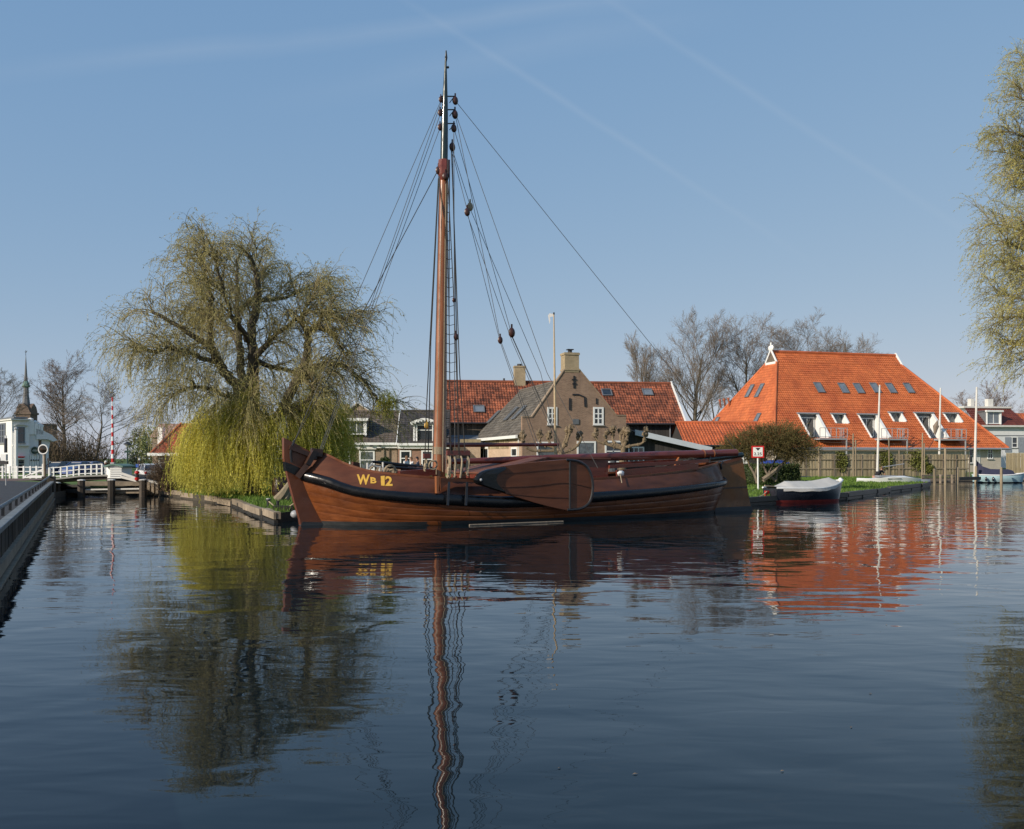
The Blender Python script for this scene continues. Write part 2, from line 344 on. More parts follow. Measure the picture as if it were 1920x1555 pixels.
water = tag(mb.build('canal_water', m['water']), kind='structure')
pts = [V(p) for p in BANK]; n0 = len(pts); ed = [(i, (i + 1) % n0) for i in range(n0)]
ob = [V(p) for p in ((-3000, -500), (3000, -500), (3000, 3000), (-3000, 3000))]; pts += ob; ed += [(n0 + i, n0 + (i + 1) % 4) for i in range(4)]
for gx in np.arange(-72, 76, 3.):
    for gy in np.arange(14, 135, 3.):
        if not in_poly(gx, gy, BANK) and dbank(gx, gy) > 1: pts.append(V((gx, gy)))
for gx in range(-600, 601, 60):
    for gy in range(150, 900, 60): pts.append(V((gx, gy)))
cv, ce, cf, *_ = geometry.delaunay_2d_cdt(pts, ed, [], 0, 1e-4)
mb = MB(); mb.v = [(q.x, q.y, gz(q.x, q.y) if abs(q.x) < 700 else .8) for q in cv]
for f in cf:
    cx_, cy_ = sum(cv[i].x for i in f) / 3, sum(cv[i].y for i in f) / 3
    if not in_poly(cx_, cy_, BANK): mb.f.append(tuple(f)); mb.m.append(0)
tag(mb.build('ground', m['grass'], smooth=True), kind='structure')
mb = MB()
for i in range(n0):
    a, b = BANK[i], BANK[(i + 1) % n0]
    if i == n0 - 1: continue
    za, zb = (.82, .82) if i < 3 else (.30, .30)
    mb.add([(*a, za), (*b, zb), (*b, -1.5), (*a, -1.5)], [(0, 1, 2, 3)])
tag(mb.build('bank_face', m['earth']), kind='structure')
# asphalt on the quay, paving strip, painted line
def sheet(name, poly, z, mat):
    b = MB(); b.add([(x, y, z) for x, y in poly], [tuple(range(len(poly)))]); return tag(b.build(name, mat), kind='structure')
q = lambda Y, o=0: (-1.4 - .4505 * Y - o, Y)
sheet('quay_road', [q(2, .02), q(47.6, .02), (-26, 50), (-60, 50), (-60, 2)], .824, m['asphalt'])
sheet('road', [(-60, 50.2), (-26, 50.2), (-25.3, 56.6), (-60, 56.6)], .828, m['paver'])
sheet('road_marking', [(-27.5, 40.0), (-21.2, 39.7), (-21.3, 40.0), (-27.5, 40.3)], .832, m['paver'])
sheet('kerb_line', [(-40, 28.0), (-14.9, 28.0), (-15.0, 28.25), (-40, 28.25)], .832, m['paver'])
sheet('approach_road', [(-18.0, 53.8), (-8, 57), (20, 63), (20, 66), (-8, 61), (-18.0, 58)], .80, m['asphalt'])
# quay wall of upright boards with a double rail
qw = thing('quay_wall', 'dark timber quay wall with a grey double handrail along the asphalt', 'quay wall', (*q(17), 0))
m['quaycap'] = M('worn_grey_cap', (.17, .18, .18), .6, .4, 2.5, .006, 12, detail=9)
dq = V((-.4505, 1, 0)).normalized(); nq = V((dq.y, -dq.x, 0))
pm = MB(); pm.box((0, 0, .20), (.035, .208, 1.25)); pl = None
for i in range(150):
    Y = 12.5 + i * .22
    if Y > 47.6: break
    p_ = V((*q(Y), 0)) + nq * (.04 + R.uniform(-.008, .008)); p_.z = R.uniform(-.05, -.01)
    if pl is None:
        pl = pm.build('plank', m['quaywood'], qw, local=True); o = pl
    else: o = pl.copy(); COL.objects.link(o)
    o.location = mw(qw).inverted() @ p_; o.rotation_euler = (0, 0, math.atan(.4505))
def qp(Y, z, off=0): return V((*q(Y), z)) + nq * off
mb = MB(); mb.bar(qp(12.5, .22, .09), qp(47.6, .22, .09), .1, .2); mb.bar(qp(12.5, -.05, .12), qp(47.6, -.05, .12), .12, .16); mb.build('wale', m['oldtimber'], qw)
mb = MB(); mb.bar(qp(12.5, .83, .03), qp(47.6, .83, .03), .17, .08); mb.build('cap_beam', m['quaycap'], qw)
rl = [qp(13, 1.03, -.16), qp(30, 1.03, -.16), qp(41, 1.03, -.16), qp(45, 1.04, -.16), qp(48.2, 1.1, -.1), qp(49.6, 1.2, 0)]
mb = MB(); mb.tube(path(rl), .04, 8); mb.build('handrail', m['quaycap'], qw, smooth=True)
for i in range(16):
    mb = MB(); Y = 13.5 + i * 2.1; mb.box(qp(Y, .92, -.16), (.06, .06, .2), math.atan(.4505)); mb.build('rail_post', m['iron'], qw)
mb = MB(); mb.box(V((-23.35, 48.4, .3)), (.55, .7, 1.6), .3); mb.build('end_post', m['quaywood'], qw)
# timber edging along the grass banks
def edging(label, P, mat, w=.22, h=.22, z=.20, seg=2.4):
    T = thing('bank_edging', label, 'edging', (*P[0], 0))
    for a, b in zip(P[:-1], P[1:]):
        a, b = V((*a, 0)), V((*b, 0)); L = (b - a).length; k = max(1, round(L / seg)); d = (b - a) / L
        for i in range(k):
            s0, s1 = L * i / k + .02, L * (i + 1) / k - .02; zz = z + R.uniform(-.05, .04)
            b_ = MB(); n_ = V((d.y, -d.x, 0)) * R.uniform(-.05, .05)
            b_.bar(a + d * s0 + n_ + V((0, 0, zz)), a + d * s1 + n_ + V((0, 0, zz + R.uniform(-.03, .03))), w, h); b_.build('timber', mat, T)
            b_ = MB(); q_ = a + d * s0 + V((d.y, -d.x, 0)) * .02; b_.tube([q_ + V((0, 0, -.8)), q_ + V((0, 0, zz + .02))], .09, 7); b_.build('pile', m['wetwood'], T)
        b_ = MB(); b_.bar(a + V((0, 0, -.3)), b + V((0, 0, -.3)), .12, .75); b_.build('sheeting', m['wetwood'], T)
    return T
edging('grey weathered timber edging of the grass bank below the willow', [BANK[7], (-15.2, 46.2), BANK[8], (-9.2, 34.2), BANK[9]], m['oldtimber'])
edging('dark wet timber edging of the lawn behind the covered sloop', [BANK[11], BANK[12], BANK[13], BANK[14], BANK[15]], m['wetwood'], .25, .22, .20, 3.5)
edging('brown timber edging between the mooring posts and the tall fence', [BANK[15], BANK[16], BANK[17], BANK[18]], m['oldtimber'], .2, .22, .22, 2.6)
# grass
def scatter_grass(name, n, region, hmin, hmax, test=lambda x, y: True):
    V_, F_ = [], []
    k = 0
    while k < n:
        x, y = R.uniform(region[0], region[1]), R.uniform(region[2], region[3])
        if in_poly(x, y, BANK) or not test(x, y): k += .2; continue
        if dbank(x, y) < .1: continue
        z = gz(x, y); hgt = R.uniform(hmin, hmax) * (1 + y / 90)
        for _ in range(3):
            a = R.uniform(0, 6.28); wd = .012 * (1 + y / 45); dx, dy = math.cos(a) * wd, math.sin(a) * wd; lx, ly = R.uniform(-.5, .5) * hgt, R.uniform(-.5, .5) * hgt; b = len(V_)
            ox, oy = R.uniform(-.06, .06), R.uniform(-.06, .06)
            V_ += [(x + ox - dx, y + oy - dy, z - .01), (x + ox + dx, y + oy + dy, z - .01), (x + ox + lx, y + oy + ly, z + hgt)]; F_.append((b, b + 1, b + 2))
        k += 1
    b = MB(); b.v, b.f, b.m = V_, F_, [0] * len(F_); return tag(b.build(name, m['grassblade']), kind='stuff')
scatter_grass('bank_grass', 16000, (-20, -4, 29, 56), .05, .16, lambda x, y: not left_side(x, y))
scatter_grass('lawn_grass', 18000, (8, 38, 40, 88), .04, .11)
# ---------------------------------------------------------------- vegetation
def tubes_mesh(mb, branches):
    for P, rs in branches:
        r0 = rs[0]; mb.tube(P, rs, 8 if r0 > .12 else 5 if r0 > .03 else 3, caps=False)
def grow(P, rnd, base, d, L, r, lev, out, P_):
    """one branch and its children; out[lev] collects (points, radii)"""
    k = P_['seg'][lev]; pts = [V(base)]; d = V(d).normalized(); st = L / k
    for i in range(k):
        d = (d + V((rnd.gauss(0, 1), rnd.gauss(0, 1), rnd.gauss(0, 1))) * P_['wob'][lev] + V((0, 0, P_['up'][lev])) + P_.get('wind', V((0, 0, 0))) * (lev / 4)).normalized()
        pts.append(pts[-1] + d * st)
    r1 = r * P_['tap'][lev]; rs = [r + (r1 - r) * i / k for i in range(k + 1)]
    out[lev].append((pts, rs))
    if lev + 1 >= len(P_['n']): return
    n = P_['n'][lev + 1]; n = max(1, int(n * rnd.uniform(.75, 1.25)))
    for j in range(n):
        t_ = P_['from'][lev] + (1 - P_['from'][lev]) * (j + rnd.random()) / n; i = min(int(t_ * k), k - 1); f = t_ * k - i
        b = pts[i].lerp(pts[i + 1], f); dd = (pts[i + 1] - pts[i]).normalized()
        a = dd.orthogonal().normalized(); a = Matrix.Rotation(rnd.uniform(0, 6.283), 3, dd) @ a
        ang = P_['ang'][lev] * rnd.uniform(.7, 1.3); nd = dd * math.cos(ang) + a * math.sin(ang)
        grow(P, rnd, b, nd, L * P_['len'][lev] * rnd.uniform(.7, 1.2) * (1.1 - .45 * t_), max(rs[i] * P_['rad'][lev] * rnd.uniform(.7, 1.), P_.get('rmin', .006)), lev + 1, out, P_)
BARE = dict(seg=(7, 5, 4, 3, 2), wob=(.05, .12, .15, .18, .2), up=(.05, .08, .07, .05, .03), tap=(.12, .3, .3, .4, .5), n=(1, 13, 8, 7, 5), ang=(.75, .65, .6, .6), len=(.5, .55, .55, .55), rad=(.42, .5, .5, .55))
BARE['from'] = (.3, .25, .2, .15)
def bare_mesh(seed, h, r, prm):
    rnd = random.Random(seed); out = [[] for _ in prm['n']]
    grow(None, rnd, V((0, 0, -.2)), V((0, 0, 1)), h * .82, r, 0, out, prm)
    return out
def bare_tree(label, px, Y, top_py, seed, mat='twig', prm=None, group=None, lean=0, wide=None, name='bare_tree'):
    x = (px - CX) / F * Y; z = .7; h = H + (HY - top_py) / F * Y - z
    p_ = dict(BARE); p_.update(prm or {}); p_['rmin'] = Y / F * .17
    out = bare_mesh(seed, h, h * .019, p_); a, b = MB(), MB()
    ends = [pp[-1] for pp, _ in out[-1]]; s_ = h / max(e.z for e in ends); xm = np.percentile([abs(e.x) for e in ends], 97)
    sx = s_ if wide is None else wide / xm
    for i, lv in enumerate(out): tubes_mesh(a if i < 2 else b, [([V((q_.x * sx + lean * q_.z * s_, q_.y * sx, q_.z * s_)) for q_ in pp], rs) for pp, rs in lv])
    T = thing(name, label, 'tree', (x, Y, z), 0, group)
    a.build('trunk', m['bark'], T, smooth=True, local=True); b.build('crown', m[mat], T, local=True)
    return T
UP = dict(ang=(.62, .55, .55, .6), up=(.05, .11, .09, .06, .04), len=(.5, .52, .58, .6), wob=(.05, .11, .12, .14, .16))
bare_tree('tall brown twiggy bare tree beside the church spire', 118, 118, 652, 1, 'twigbrown', dict(n=(1, 34, 9, 6, 4), ang=(.95, .6, .6, .6), len=(.36, .55, .5, .5)), wide=3.3)
bare_tree('spreading bare tree behind the red and white barrier pole', 172, 100, 700, 2, 'twig', dict(n=(1, 18, 9, 8, 5), ang=(.95, .6, .6, .6), len=(.62, .5, .5, .5)), wide=5.5, lean=.12)
bare_tree('bare tree cut by the picture edge above the white cafe', -25, 120, 690, 3, 'twig', wide=4.2)
bare_tree('tallest bare tree left of the big orange farmhouse roof', 1300, 132, 572, 4, 'twig', dict(n=(1, 24, 10, 8, 5), **UP), wide=5.6)
bare_tree('low bare tree right behind the barn verge', 1222, 135, 622, 5, 'twig', dict(n=(1, 18, 10, 7, 5), **UP), wide=3.8)
bare_tree('bare tree behind the white roof peak of the farmhouse', 1398, 134, 582, 6, 'twig', dict(n=(1, 20, 10, 8, 5), **UP), wide=5.6)
bare_tree('broad bare tree behind the middle of the orange ridge', 1502, 136, 580, 7, 'twig', dict(n=(1, 22, 10, 8, 5), **UP), wide=6.4)
bare_tree('lowest bare tree behind the right end of the orange ridge', 1594, 140, 598, 8, 'twig', dict(n=(1, 18, 10, 8, 5), **UP), wide=5.8)
bare_tree('bare tree behind the chimneys of the dark red house', 1872, 150, 702, 9, 'twigbrown', dict(n=(1, 16, 9, 7, 4)), wide=4.0)
bare_tree('small bare tree beside the right hip of the farmhouse roof', 1822, 150, 728, 10, 'twigbrown', dict(n=(1, 14, 8, 6, 4)), wide=3.2)
bare_tree('thin bare tree before the small red roofed house', 323, 66, 770, 12, 'twig', dict(n=(1, 8, 6, 5, 4)), wide=1.3)
bare_tree('young bare tree by the orange annex roof', 1345, 120, 700, 13, 'twig', dict(n=(1, 10, 7, 6, 4)), wide=2.6)
# leaf clouds and hanging strands, many small faces
class FM:
    def __init__(s): s.V, s.Fq, s.n = [], [], 0
    def quads(s, A):  # A: (n,4,3)
        k = len(A); s.V.append(A.reshape(-1, 3)); s.Fq.append(np.arange(4 * k).reshape(-1, 4) + s.n); s.n += 4 * k
    def build(s, name, mat, parent=None, **pr):
        Vv = np.concatenate(s.V); Q = np.concatenate(s.Fq); me = bpy.data.meshes.new(name)
        if parent is not None: Vv = Vv - np.array(mw(parent).translation)
        me.vertices.add(len(Vv)); me.vertices.foreach_set('co', Vv.ravel().astype(np.float32)); me.loops.add(Q.size); me.loops.foreach_set('vertex_index', Q.ravel().astype(np.int32))
        me.polygons.add(len(Q)); me.polygons.foreach_set('loop_start', np.arange(0, Q.size, 4, dtype=np.int32)); me.polygons.foreach_set('loop_total', np.full(len(Q), 4, dtype=np.int32))
        me.materials.append(mat); me.update(calc_edges=True); me.validate()
        return link(name, me, parent, **pr)
G = np.random.default_rng(5)
def unit(a): return a / np.maximum(np.linalg.norm(a, axis=-1, keepdims=True), 1e-9)
def leaves(fm, C, D, ln, wd):
    """diamond leaves at C along D"""
    n = len(C); D = unit(D); s_ = unit(np.cross(D, G.normal(size=(n, 3)))); ln = ln * G.uniform(.7, 1.3, (n, 1)); wd = wd * G.uniform(.7, 1.3, (n, 1))
    fm.quads(np.stack([C, C + D * ln * .45 + s_ * wd, C + D * ln, C + D * ln * .45 - s_ * wd], 1))
def strands(fm, P, D, Ln, K=8, grav=.35, wind=(0, 0, 0), width=.008, leafn=14, ll=.07, lw=.011, wob=.12):
    n = len(P); D = unit(D); st = (Ln / K)[:, None]; pts = [P]; d = D; side = unit(np.cross(G.normal(size=(n, 3)), (0, 0, 1.)))
    for i in range(K):
        d = unit(d + np.array([0, 0, -1.]) * grav + np.array(wind) + G.normal(size=(n, 3)) * wob); pts.append(pts[-1] + d * st)
    for i in range(K):
        w0, w1 = width * (1 - .6 * i / K), width * (1 - .6 * (i + 1) / K)
        fm.quads(np.stack([pts[i] - side * w0, pts[i] + side * w0, pts[i + 1] + side * w1, pts[i + 1] - side * w1], 1))
    if leafn:
        A = np.stack(pts, 1)
        for j in range(leafn):
            t_ = G.uniform(.1, .999, n) * K; i = t_.astype(int); f = (t_ - i)[:, None]; a, b = A[np.arange(n), i], A[np.arange(n), i + 1]
            leaves(fm, a + (b - a) * f, unit(b - a) + G.normal(size=(n, 3)) * .6, ll, lw)
def cloud(c, r, n, hollow=.0):
    u = unit(G.normal(size=(n, 3))); q_ = (hollow + (1 - hollow) * G.uniform(0, 1, (n, 1))) ** .5
    return np.array(c) + u * q_ * np.array(r), u
# --- the big weeping willow on the grass bank
WY = 43.5
def willow_pt(cx_, cy_, dy=0):  # picture of the tree as drawn on site, in a plane through its trunk
    px_, py_ = 200 + cx_ / 2.591, 380 + cy_ / 2.591; px_ = 478 + (px_ - 478) * (.74 if px_ < 478 else .94); p_ = at(px_, 905 - (905 - py_) * .955, WY); return V((p_.x * 1, WY + dy, p_.z))
wb = at(478, 920, WY); TW = thing('weeping_willow', 'big weeping willow in yellow green spring leaf on the grass bank by the bow', 'tree', (wb.x, WY, .45))
LIMBS = [([(700, 1400, 0), (705, 1200, 0), (700, 1000, 0), (700, 850, .2), (702, 740, .3), (690, 620, .2), (728, 450, .1), (742, 330, -.3), (705, 215, -.5)], .42),
         ([(700, 1050, 0), (610, 870, -.5), (530, 770, -.9), (480, 690, -1.2), (440, 660, -1.4), (300, 590, -1.8), (150, 525, -2.1)], .27),
         ([(490, 700, -1.1), (465, 600, -.9), (472, 470, -.7), (430, 330, -.6), (400, 240, -.6)], .17),
         ([(690, 1000, 0), (590, 780, .9), (570, 620, 1.2), (545, 480, 1.4), (540, 330, 1.6), (530, 180, 1.7)], .22),
         ([(705, 730, .3), (800, 660, -.5), (900, 590, -1.), (1010, 520, -1.3)], .16),
         ([(700, 1330, 0), (790, 1130, -.4), (880, 1000, -.8), (960, 870, -1.1), (1020, 720, -1.2), (1020, 625, -1.2), (1060, 590, -1.2), (1140, 615, -1.2), (1190, 690, -1.3)], .28),
         ([(990, 830, -1.1), (1060, 770, -.5), (1150, 760, 0), (1260, 830, .4), (1345, 935, .6), (1375, 960, .6)], .16),
         ([(710, 740, .3), (830, 770, 1.), (920, 780, 1.6), (1010, 760, 2.2)], .12),
         ([(800, 1100, -.4), (930, 1010, -1.6), (1010, 985, -2.), (1070, 945, -2.4), (1080, 880, -2.6)], .15),
         ([(1020, 640, -1.2), (985, 545, -1.0), (1050, 430, -1.0)], .11),
         ([(570, 640, 1.2), (480, 560, 2.), (360, 480, 2.6), (240, 430, 3.)], .13), ([(735, 430, .1), (830, 400, 1.2), (930, 340, 2.)], .11),
         ([(545, 470, 1.4), (640, 350, 2.3), (660, 230, 2.8)], .1), ([(530, 770, -.9), (430, 740, -2.), (330, 720, -3.), (220, 740, -3.6)], .12),
         ([(690, 640, .2), (650, 560, -1.5), (620, 420, -2.6), (600, 300, -3.)], .13), ([(1060, 590, -1.2), (1120, 520, -1.4), (1210, 560, -1.6)], .08),
         ([(700, 950, 0), (620, 930, -2.2), (520, 900, -3.4), (440, 920, -4.)], .12), ([(700, 980, 0), (760, 940, -2), (800, 960, -3)], .1), ([(700, 960, 0), (560, 980, 2), (450, 960, 3.2)], .12)]
tk, br2 = MB(), MB(); spr = []; wrnd = random.Random(3)
for L_, r0 in LIMBS:
    P = path([willow_pt(*a) for a in L_], 5); k = len(P); P = [p_ + V((wrnd.gauss(0, .035), wrnd.gauss(0, .035), wrnd.gauss(0, .03))) for p_ in P]
    tk.tube(P, [r0 * (1 - .8 * i / (k - 1)) + .012 for i in range(k)], 8, False)
    for i in range(int(k * (.18 if r0 < .4 else .42)), k - 1):
        for _ in range(2 if r0 < .2 else 1):
            if wrnd.random() < .92: spr.append((P[i].lerp(P[i + 1], wrnd.random()), (P[i + 1] - P[i]).normalized(), i / k, 1))
        if i == k - 2: spr += [(P[k - 1], (P[k - 1] - P[k - 2]).normalized(), 1, 1)] * 2
tw = []
crown_c = willow_pt(700, 640); 
def sprout(p_, d, lev, L0, r0):
    a = Matrix.Rotation(wrnd.uniform(0, 6.283), 3, d) @ d.orthogonal().normalized(); outw = (p_ - crown_c); outw.z *= .6; outw = outw.normalized() if outw.length > .1 else V((0, 0, 1))
    nd = (d * .55 + a * .75 + outw * .45 + V((0, 0, .28))).normalized(); L_ = L0 * wrnd.uniform(.6, 1.25); k = 6; P = [p_]
    for i in range(k):
        nd = (nd + V((wrnd.gauss(0, .17), wrnd.gauss(0, .17), wrnd.gauss(0, .13) - .075 * i * (1 if lev == 2 else .6)))).normalized(); P.append(P[-1] + nd * L_ / k)
    br2.tube(P, [r0 * (1 - .75 * i / k) for i in range(k + 1)], 4 if r0 > .02 else 3, False)
    for i in range(1, k + 1):
        dd = (P[i] - P[i - 1]).normalized()
        if lev < 2:
            for _ in range((2 if i > 1 else 1) if wrnd.random() < .72 else 0): sprout(P[i - 1].lerp(P[i], wrnd.random()), dd, lev + 1, L0 * .62, r0 * .5)
        tw.append((P[i], dd))
for p_, d, t_, lv in spr: sprout(p_, d, 1, 1.75 if p_.z > 4.5 else 1.4, .03)
tk.build('trunk', m['bark'], TW, smooth=True); br2.build('branches', m['willowbranch'], TW, kind='stuff')
P = np.array([a for a, b in tw]); D = np.array([b for a, b in tw]); print('willow twigs', len(P))
rightish = np.clip((P[:, 0] - wb.x - 1.2) / 3.5, 0, 1) * np.clip((9.5 - P[:, 2]) / 3, 0, 1); keep = G.uniform(size=len(P)) < 14500 / len(P) * (1 - .74 * rightish)
P, D = P[keep], D[keep]; hi = np.clip((P[:, 2] - 3.) / 7, 0, 1)
Ln = G.uniform(.5, 1.25, len(P)) * (1.45 - .75 * hi)
fm = FM(); strands(fm, P, D + G.normal(size=P.shape) * .4, Ln, 6, .2, (.06, 0, 0), .0085, 10, .085, .0115)
fm.build('crown', m['willowtwig'], TW, kind='stuff')
# lower skirt of dense leafy strands
fm = FM(); n = 5600
ang = G.uniform(0, 2 * np.pi, n); rr = np.sqrt(G.uniform(.12, 1, n)); cc = at(497, 800, WY)
X = cc.x + .1 + np.cos(ang) * rr * 3.2; Yy = WY - .3 + np.sin(ang) * rr * 3.2
lump = np.array([mnoise.noise(V((x * .75, y * .75, 3.1))) + .55 * mnoise.noise(V((x * 1.9, y * 1.9, 7.7))) for x, y in zip(X, Yy)])
top = 4.35 + lump * 1.3 - .9 * rr ** 3 - np.where(G.uniform(size=n) < .4, G.uniform(0, 1.8, n), 0) + G.normal(size=n) * .3 + .25 * np.clip((X - cc.x) / 4, -1, 1); Ln = np.clip(top - .42 - G.uniform(0, 1.5, n) ** 1.7 - .25 * lump - .8 * np.clip((X - cc.x - 1.0) / 2.5, 0, 1), .8, 4.2)
kp = lump > -.33; X, Yy, top, Ln = X[kp], Yy[kp], top[kp], Ln[kp]; n = len(X)
strands(fm, np.stack([X, Yy, top], 1), np.stack([np.cos(ang[kp]) * .6, np.sin(ang[kp]) * .6, np.full(n, -.05)], 1), Ln * 1.1, 10, .45, (.02, 0, 0), .009, 30, .095, .0145, .17)
fm.build('hanging_foliage', m['willowleaf'], TW, kind='stuff')
# sparser strands hanging right of the skirt, before the row houses
fm = FM(); n = 170; X = at(608, 800, WY).x + G.normal(size=n) * .42; Yy = WY + G.normal(size=n) * 1.2; top = 4.6 + G.normal(size=n) * .45
strands(fm, np.stack([X, Yy, top], 1), np.stack([G.normal(size=n) * .4, G.normal(size=n) * .4, np.full(n, -.2)], 1), G.uniform(1., 2.6, n), 9, .5, (.02, 0, 0), .008, 20, .08, .011)
X = at(722, 770, WY).x + G.normal(size=160) * .22; strands(fm, np.stack([X, WY + .5 + G.normal(size=160) * .35, 4.75 + G.normal(size=160) * .2], 1), G.normal(size=(160, 3)) * .4, G.uniform(.5, 1.2, 160), 7, .5, (0, 0, 0), .008, 20, .08, .011)
fm.build('outer_foliage', m['willowleaf'], TW, kind='stuff')
# --- the willow that reaches in from the right
TR = thing('weeping_willow', 'pale green willow standing at the right picture edge over the water', 'tree', (26.5, 41.5, .42))
tk, br2 = MB(), MB(); tw = []; crown_c = V((25.6, 41.5, 9)); wrnd = random.Random(8)
tk.tube(path([(25.6, 41.5, .2), (25.4, 41.5, 4), (25.0, 41.4, 8), (24.6, 41.2, 12), (24.4, 41, 17)]), [.45, .44, .42, .4, .38, .37, .36, .34, .32, .3, .29, .28, .26, .25, .23, .2, .19, .17, .15, .13, .12, .1, .09, .07, .05], 9, False)
for (z0, ex, ez, r0) in ((15, 21.6, 18.9, .1), (14, 20.6, 17.2, .1), (13.5, 20.4, 16.1, .1), (12, 20.9, 14.2, .1), (10, 20.4, 12.5, .12), (8.5, 19.6, 11.2, .13), (8, 19.9, 9.8, .12), (6.8, 20.2, 8.1, .1), (5.8, 20.9, 6.9, .1), (9, 20.8, 11.5, .1), (14, 21.3, 17.6, .1), (5.2, 21.5, 6.3, .1), (10.5, 21.4, 13.6, .1), (13, 21.2, 15.8, .1), (15.5, 21.9, 19.4, .09), (7.5, 20.2, 10.5, .1), (6.4, 20.7, 8.8, .1), (12.5, 21.6, 15.2, .1), (9.5, 20.3, 11.9, .1), (7.2, 20.9, 9.3, .1), (6, 21.3, 7.6, .1), (11.5, 21.2, 13.9, .1)):
    oy = wrnd.uniform(-2, 2); a = V((25.3 - z0 * .05, 41.4, z0)); b = V((ex, 41.3 + oy, ez)); P = path([a, a.lerp(b, .4) + V((0, 0, -.2)), a.lerp(b, .75) + V((0, 0, .25)), b], 5); k = len(P)
    tk.tube(P, [r0 * (1 - .85 * i / (k - 1)) for i in range(k)], 5, False)
    for i in range(3, k): 
        for _ in range(2): sprout(P[i], (P[i] - P[i - 1]).normalized(), 1, 1.25, .022)
tk.v = [(a + .95, b, c) for a, b, c in tk.v]; br2.v = [(a + .95, b, c) for a, b, c in br2.v]; tw = [(a + V((.95, 0, 0)), b) for a, b in tw]; tk.build('trunk', m['bark'], TR, smooth=True); br2.build('branches', m['willowbranch'], TR, kind='stuff')
P = np.array([a for a, b in tw]); D = np.array([b for a, b in tw]); fm = FM(); keep = G.uniform(size=len(P)) < 8500 / len(P); P, D = P[keep], D[keep]
strands(fm, P, D + G.normal(size=P.shape) * .5, G.uniform(.35, .85, len(P)), 6, .12, (-.04, 0, 0), .0085, 13, .075, .011)
fm.build('crown', m['willowfar'], TR, kind='stuff')
# --- shrubs
def twig_shrub(label, px, py, Y, rx, h, n, mat, leafn=4, name='shrub', ln=1.0, cat='shrub'):
    b = at(px, py, Y); z = gz(b.x, Y); T = thing(name, label, cat, (b.x, Y, z)); fm = FM()
    a = G.uniform(0, 6.283, n); el = np.abs(G.normal(size=n)) * .55; D = np.stack([np.sin(el) * np.cos(a), np.sin(el) * np.sin(a), np.cos(el)], 1)
    P = np.stack([b.x + G.normal(size=n) * rx * .3, Y + G.normal(size=n) * rx * .3, np.full(n, z)], 1); L_ = G.uniform(.5, 1.1, n) * h
    strands(fm, P, D, L_, 6, .04, (0, 0, 0), .011, leafn, .06, .012, .22)
    Q = P + D * (L_ * G.uniform(.35, .8, n))[:, None]; strands(fm, Q, D + G.normal(size=(n, 3)) * .6, L_ * .45, 4, .04, (0, 0, 0), .008, leafn, .06, .012, .25)
    Q = P + D * (L_ * G.uniform(.3, .9, n))[:, None]; strands(fm, Q, D + G.normal(size=(n, 3)) * .7, L_ * .4, 4, .04, (0, 0, 0), .008, leafn, .06, .012, .25)
    fm.build('twigs', mat, T, kind='stuff'); return T
twig_shrub('brown twiggy shrub between the white car and the willow', 322, 918, 50.5, .8, 2.1, 700, M('shrub_brown', (.115, .075, .042), .9, .3, 1, island=.5), 5)
twig_shrub('low grey brown shrub at the foot of the bridge rail', 296, 915, 54, .5, 1.2, 250, M('shrub_grey', (.11, .085, .05), .9, .3, 1, island=.5), 4)
# broad bush on crooked stems by the sign
bY = 52.; bb = at(1440, 903, bY); bz = gz(bb.x, bY); TB = thing('spreading_bush', 'broad brown green bush on crooked stems beside the height sign', 'bush', (bb.x, bY, bz)); st = MB()
def bp(px, py, dy=0): return at(px, py, bY + dy)
for L_, r0 in (([(1455, 902, 0), (1440, 890, .1), (1432, 876, .2), (1425, 855, .3), (1412, 835, .5)], .09), ([(1420, 906, 0), (1414, 888, 0), (1405, 872, .1), (1398, 850, .2), (1392, 835, .2)], .09), ([(1416, 893, 0), (1420, 875, .1), (1430, 858, .3), (1445, 838, .6)], .07),
                ([(1430, 900, -.3), (1448, 887, -.2), (1465, 873, 0), (1480, 858, .3), (1495, 842, .5)], .15), ([(1455, 900, .1), (1458, 885, .1), (1470, 870, .2), (1478, 850, .5)], .06), ([(1440, 890, .1), (1460, 850, .8), (1470, 825, 1)], .06)):
    P_ = path([bp(*a) for a in L_], 4); st.tube(P_, [r0 * (1 - .7 * i / (len(P_) - 1)) for i in range(len(P_))], 6, False)
st.build('stems', m['oldtimber'], TB, smooth=True); fm = FM()
for (px, py, rx, rz_, n) in ((1440, 832, 2.0, .75, 1300), (1395, 836, 1.0, .5, 500), (1485, 838, 1.2, .6, 750), (1460, 818, 1.4, .5, 700), (1508, 846, .75, .45, 320), (1375, 842, .7, .4, 260)):
    C, U = cloud(bp(px, py), (rx, 1.1, rz_), n); strands(fm, C, U + np.array([0, 0, .35]), G.uniform(.3, .75, n), 5, .04, (0, 0, 0), .009, 16, .055, .014, .25)
fm.build('crown', m['bushleaf'], TB, kind='stuff')
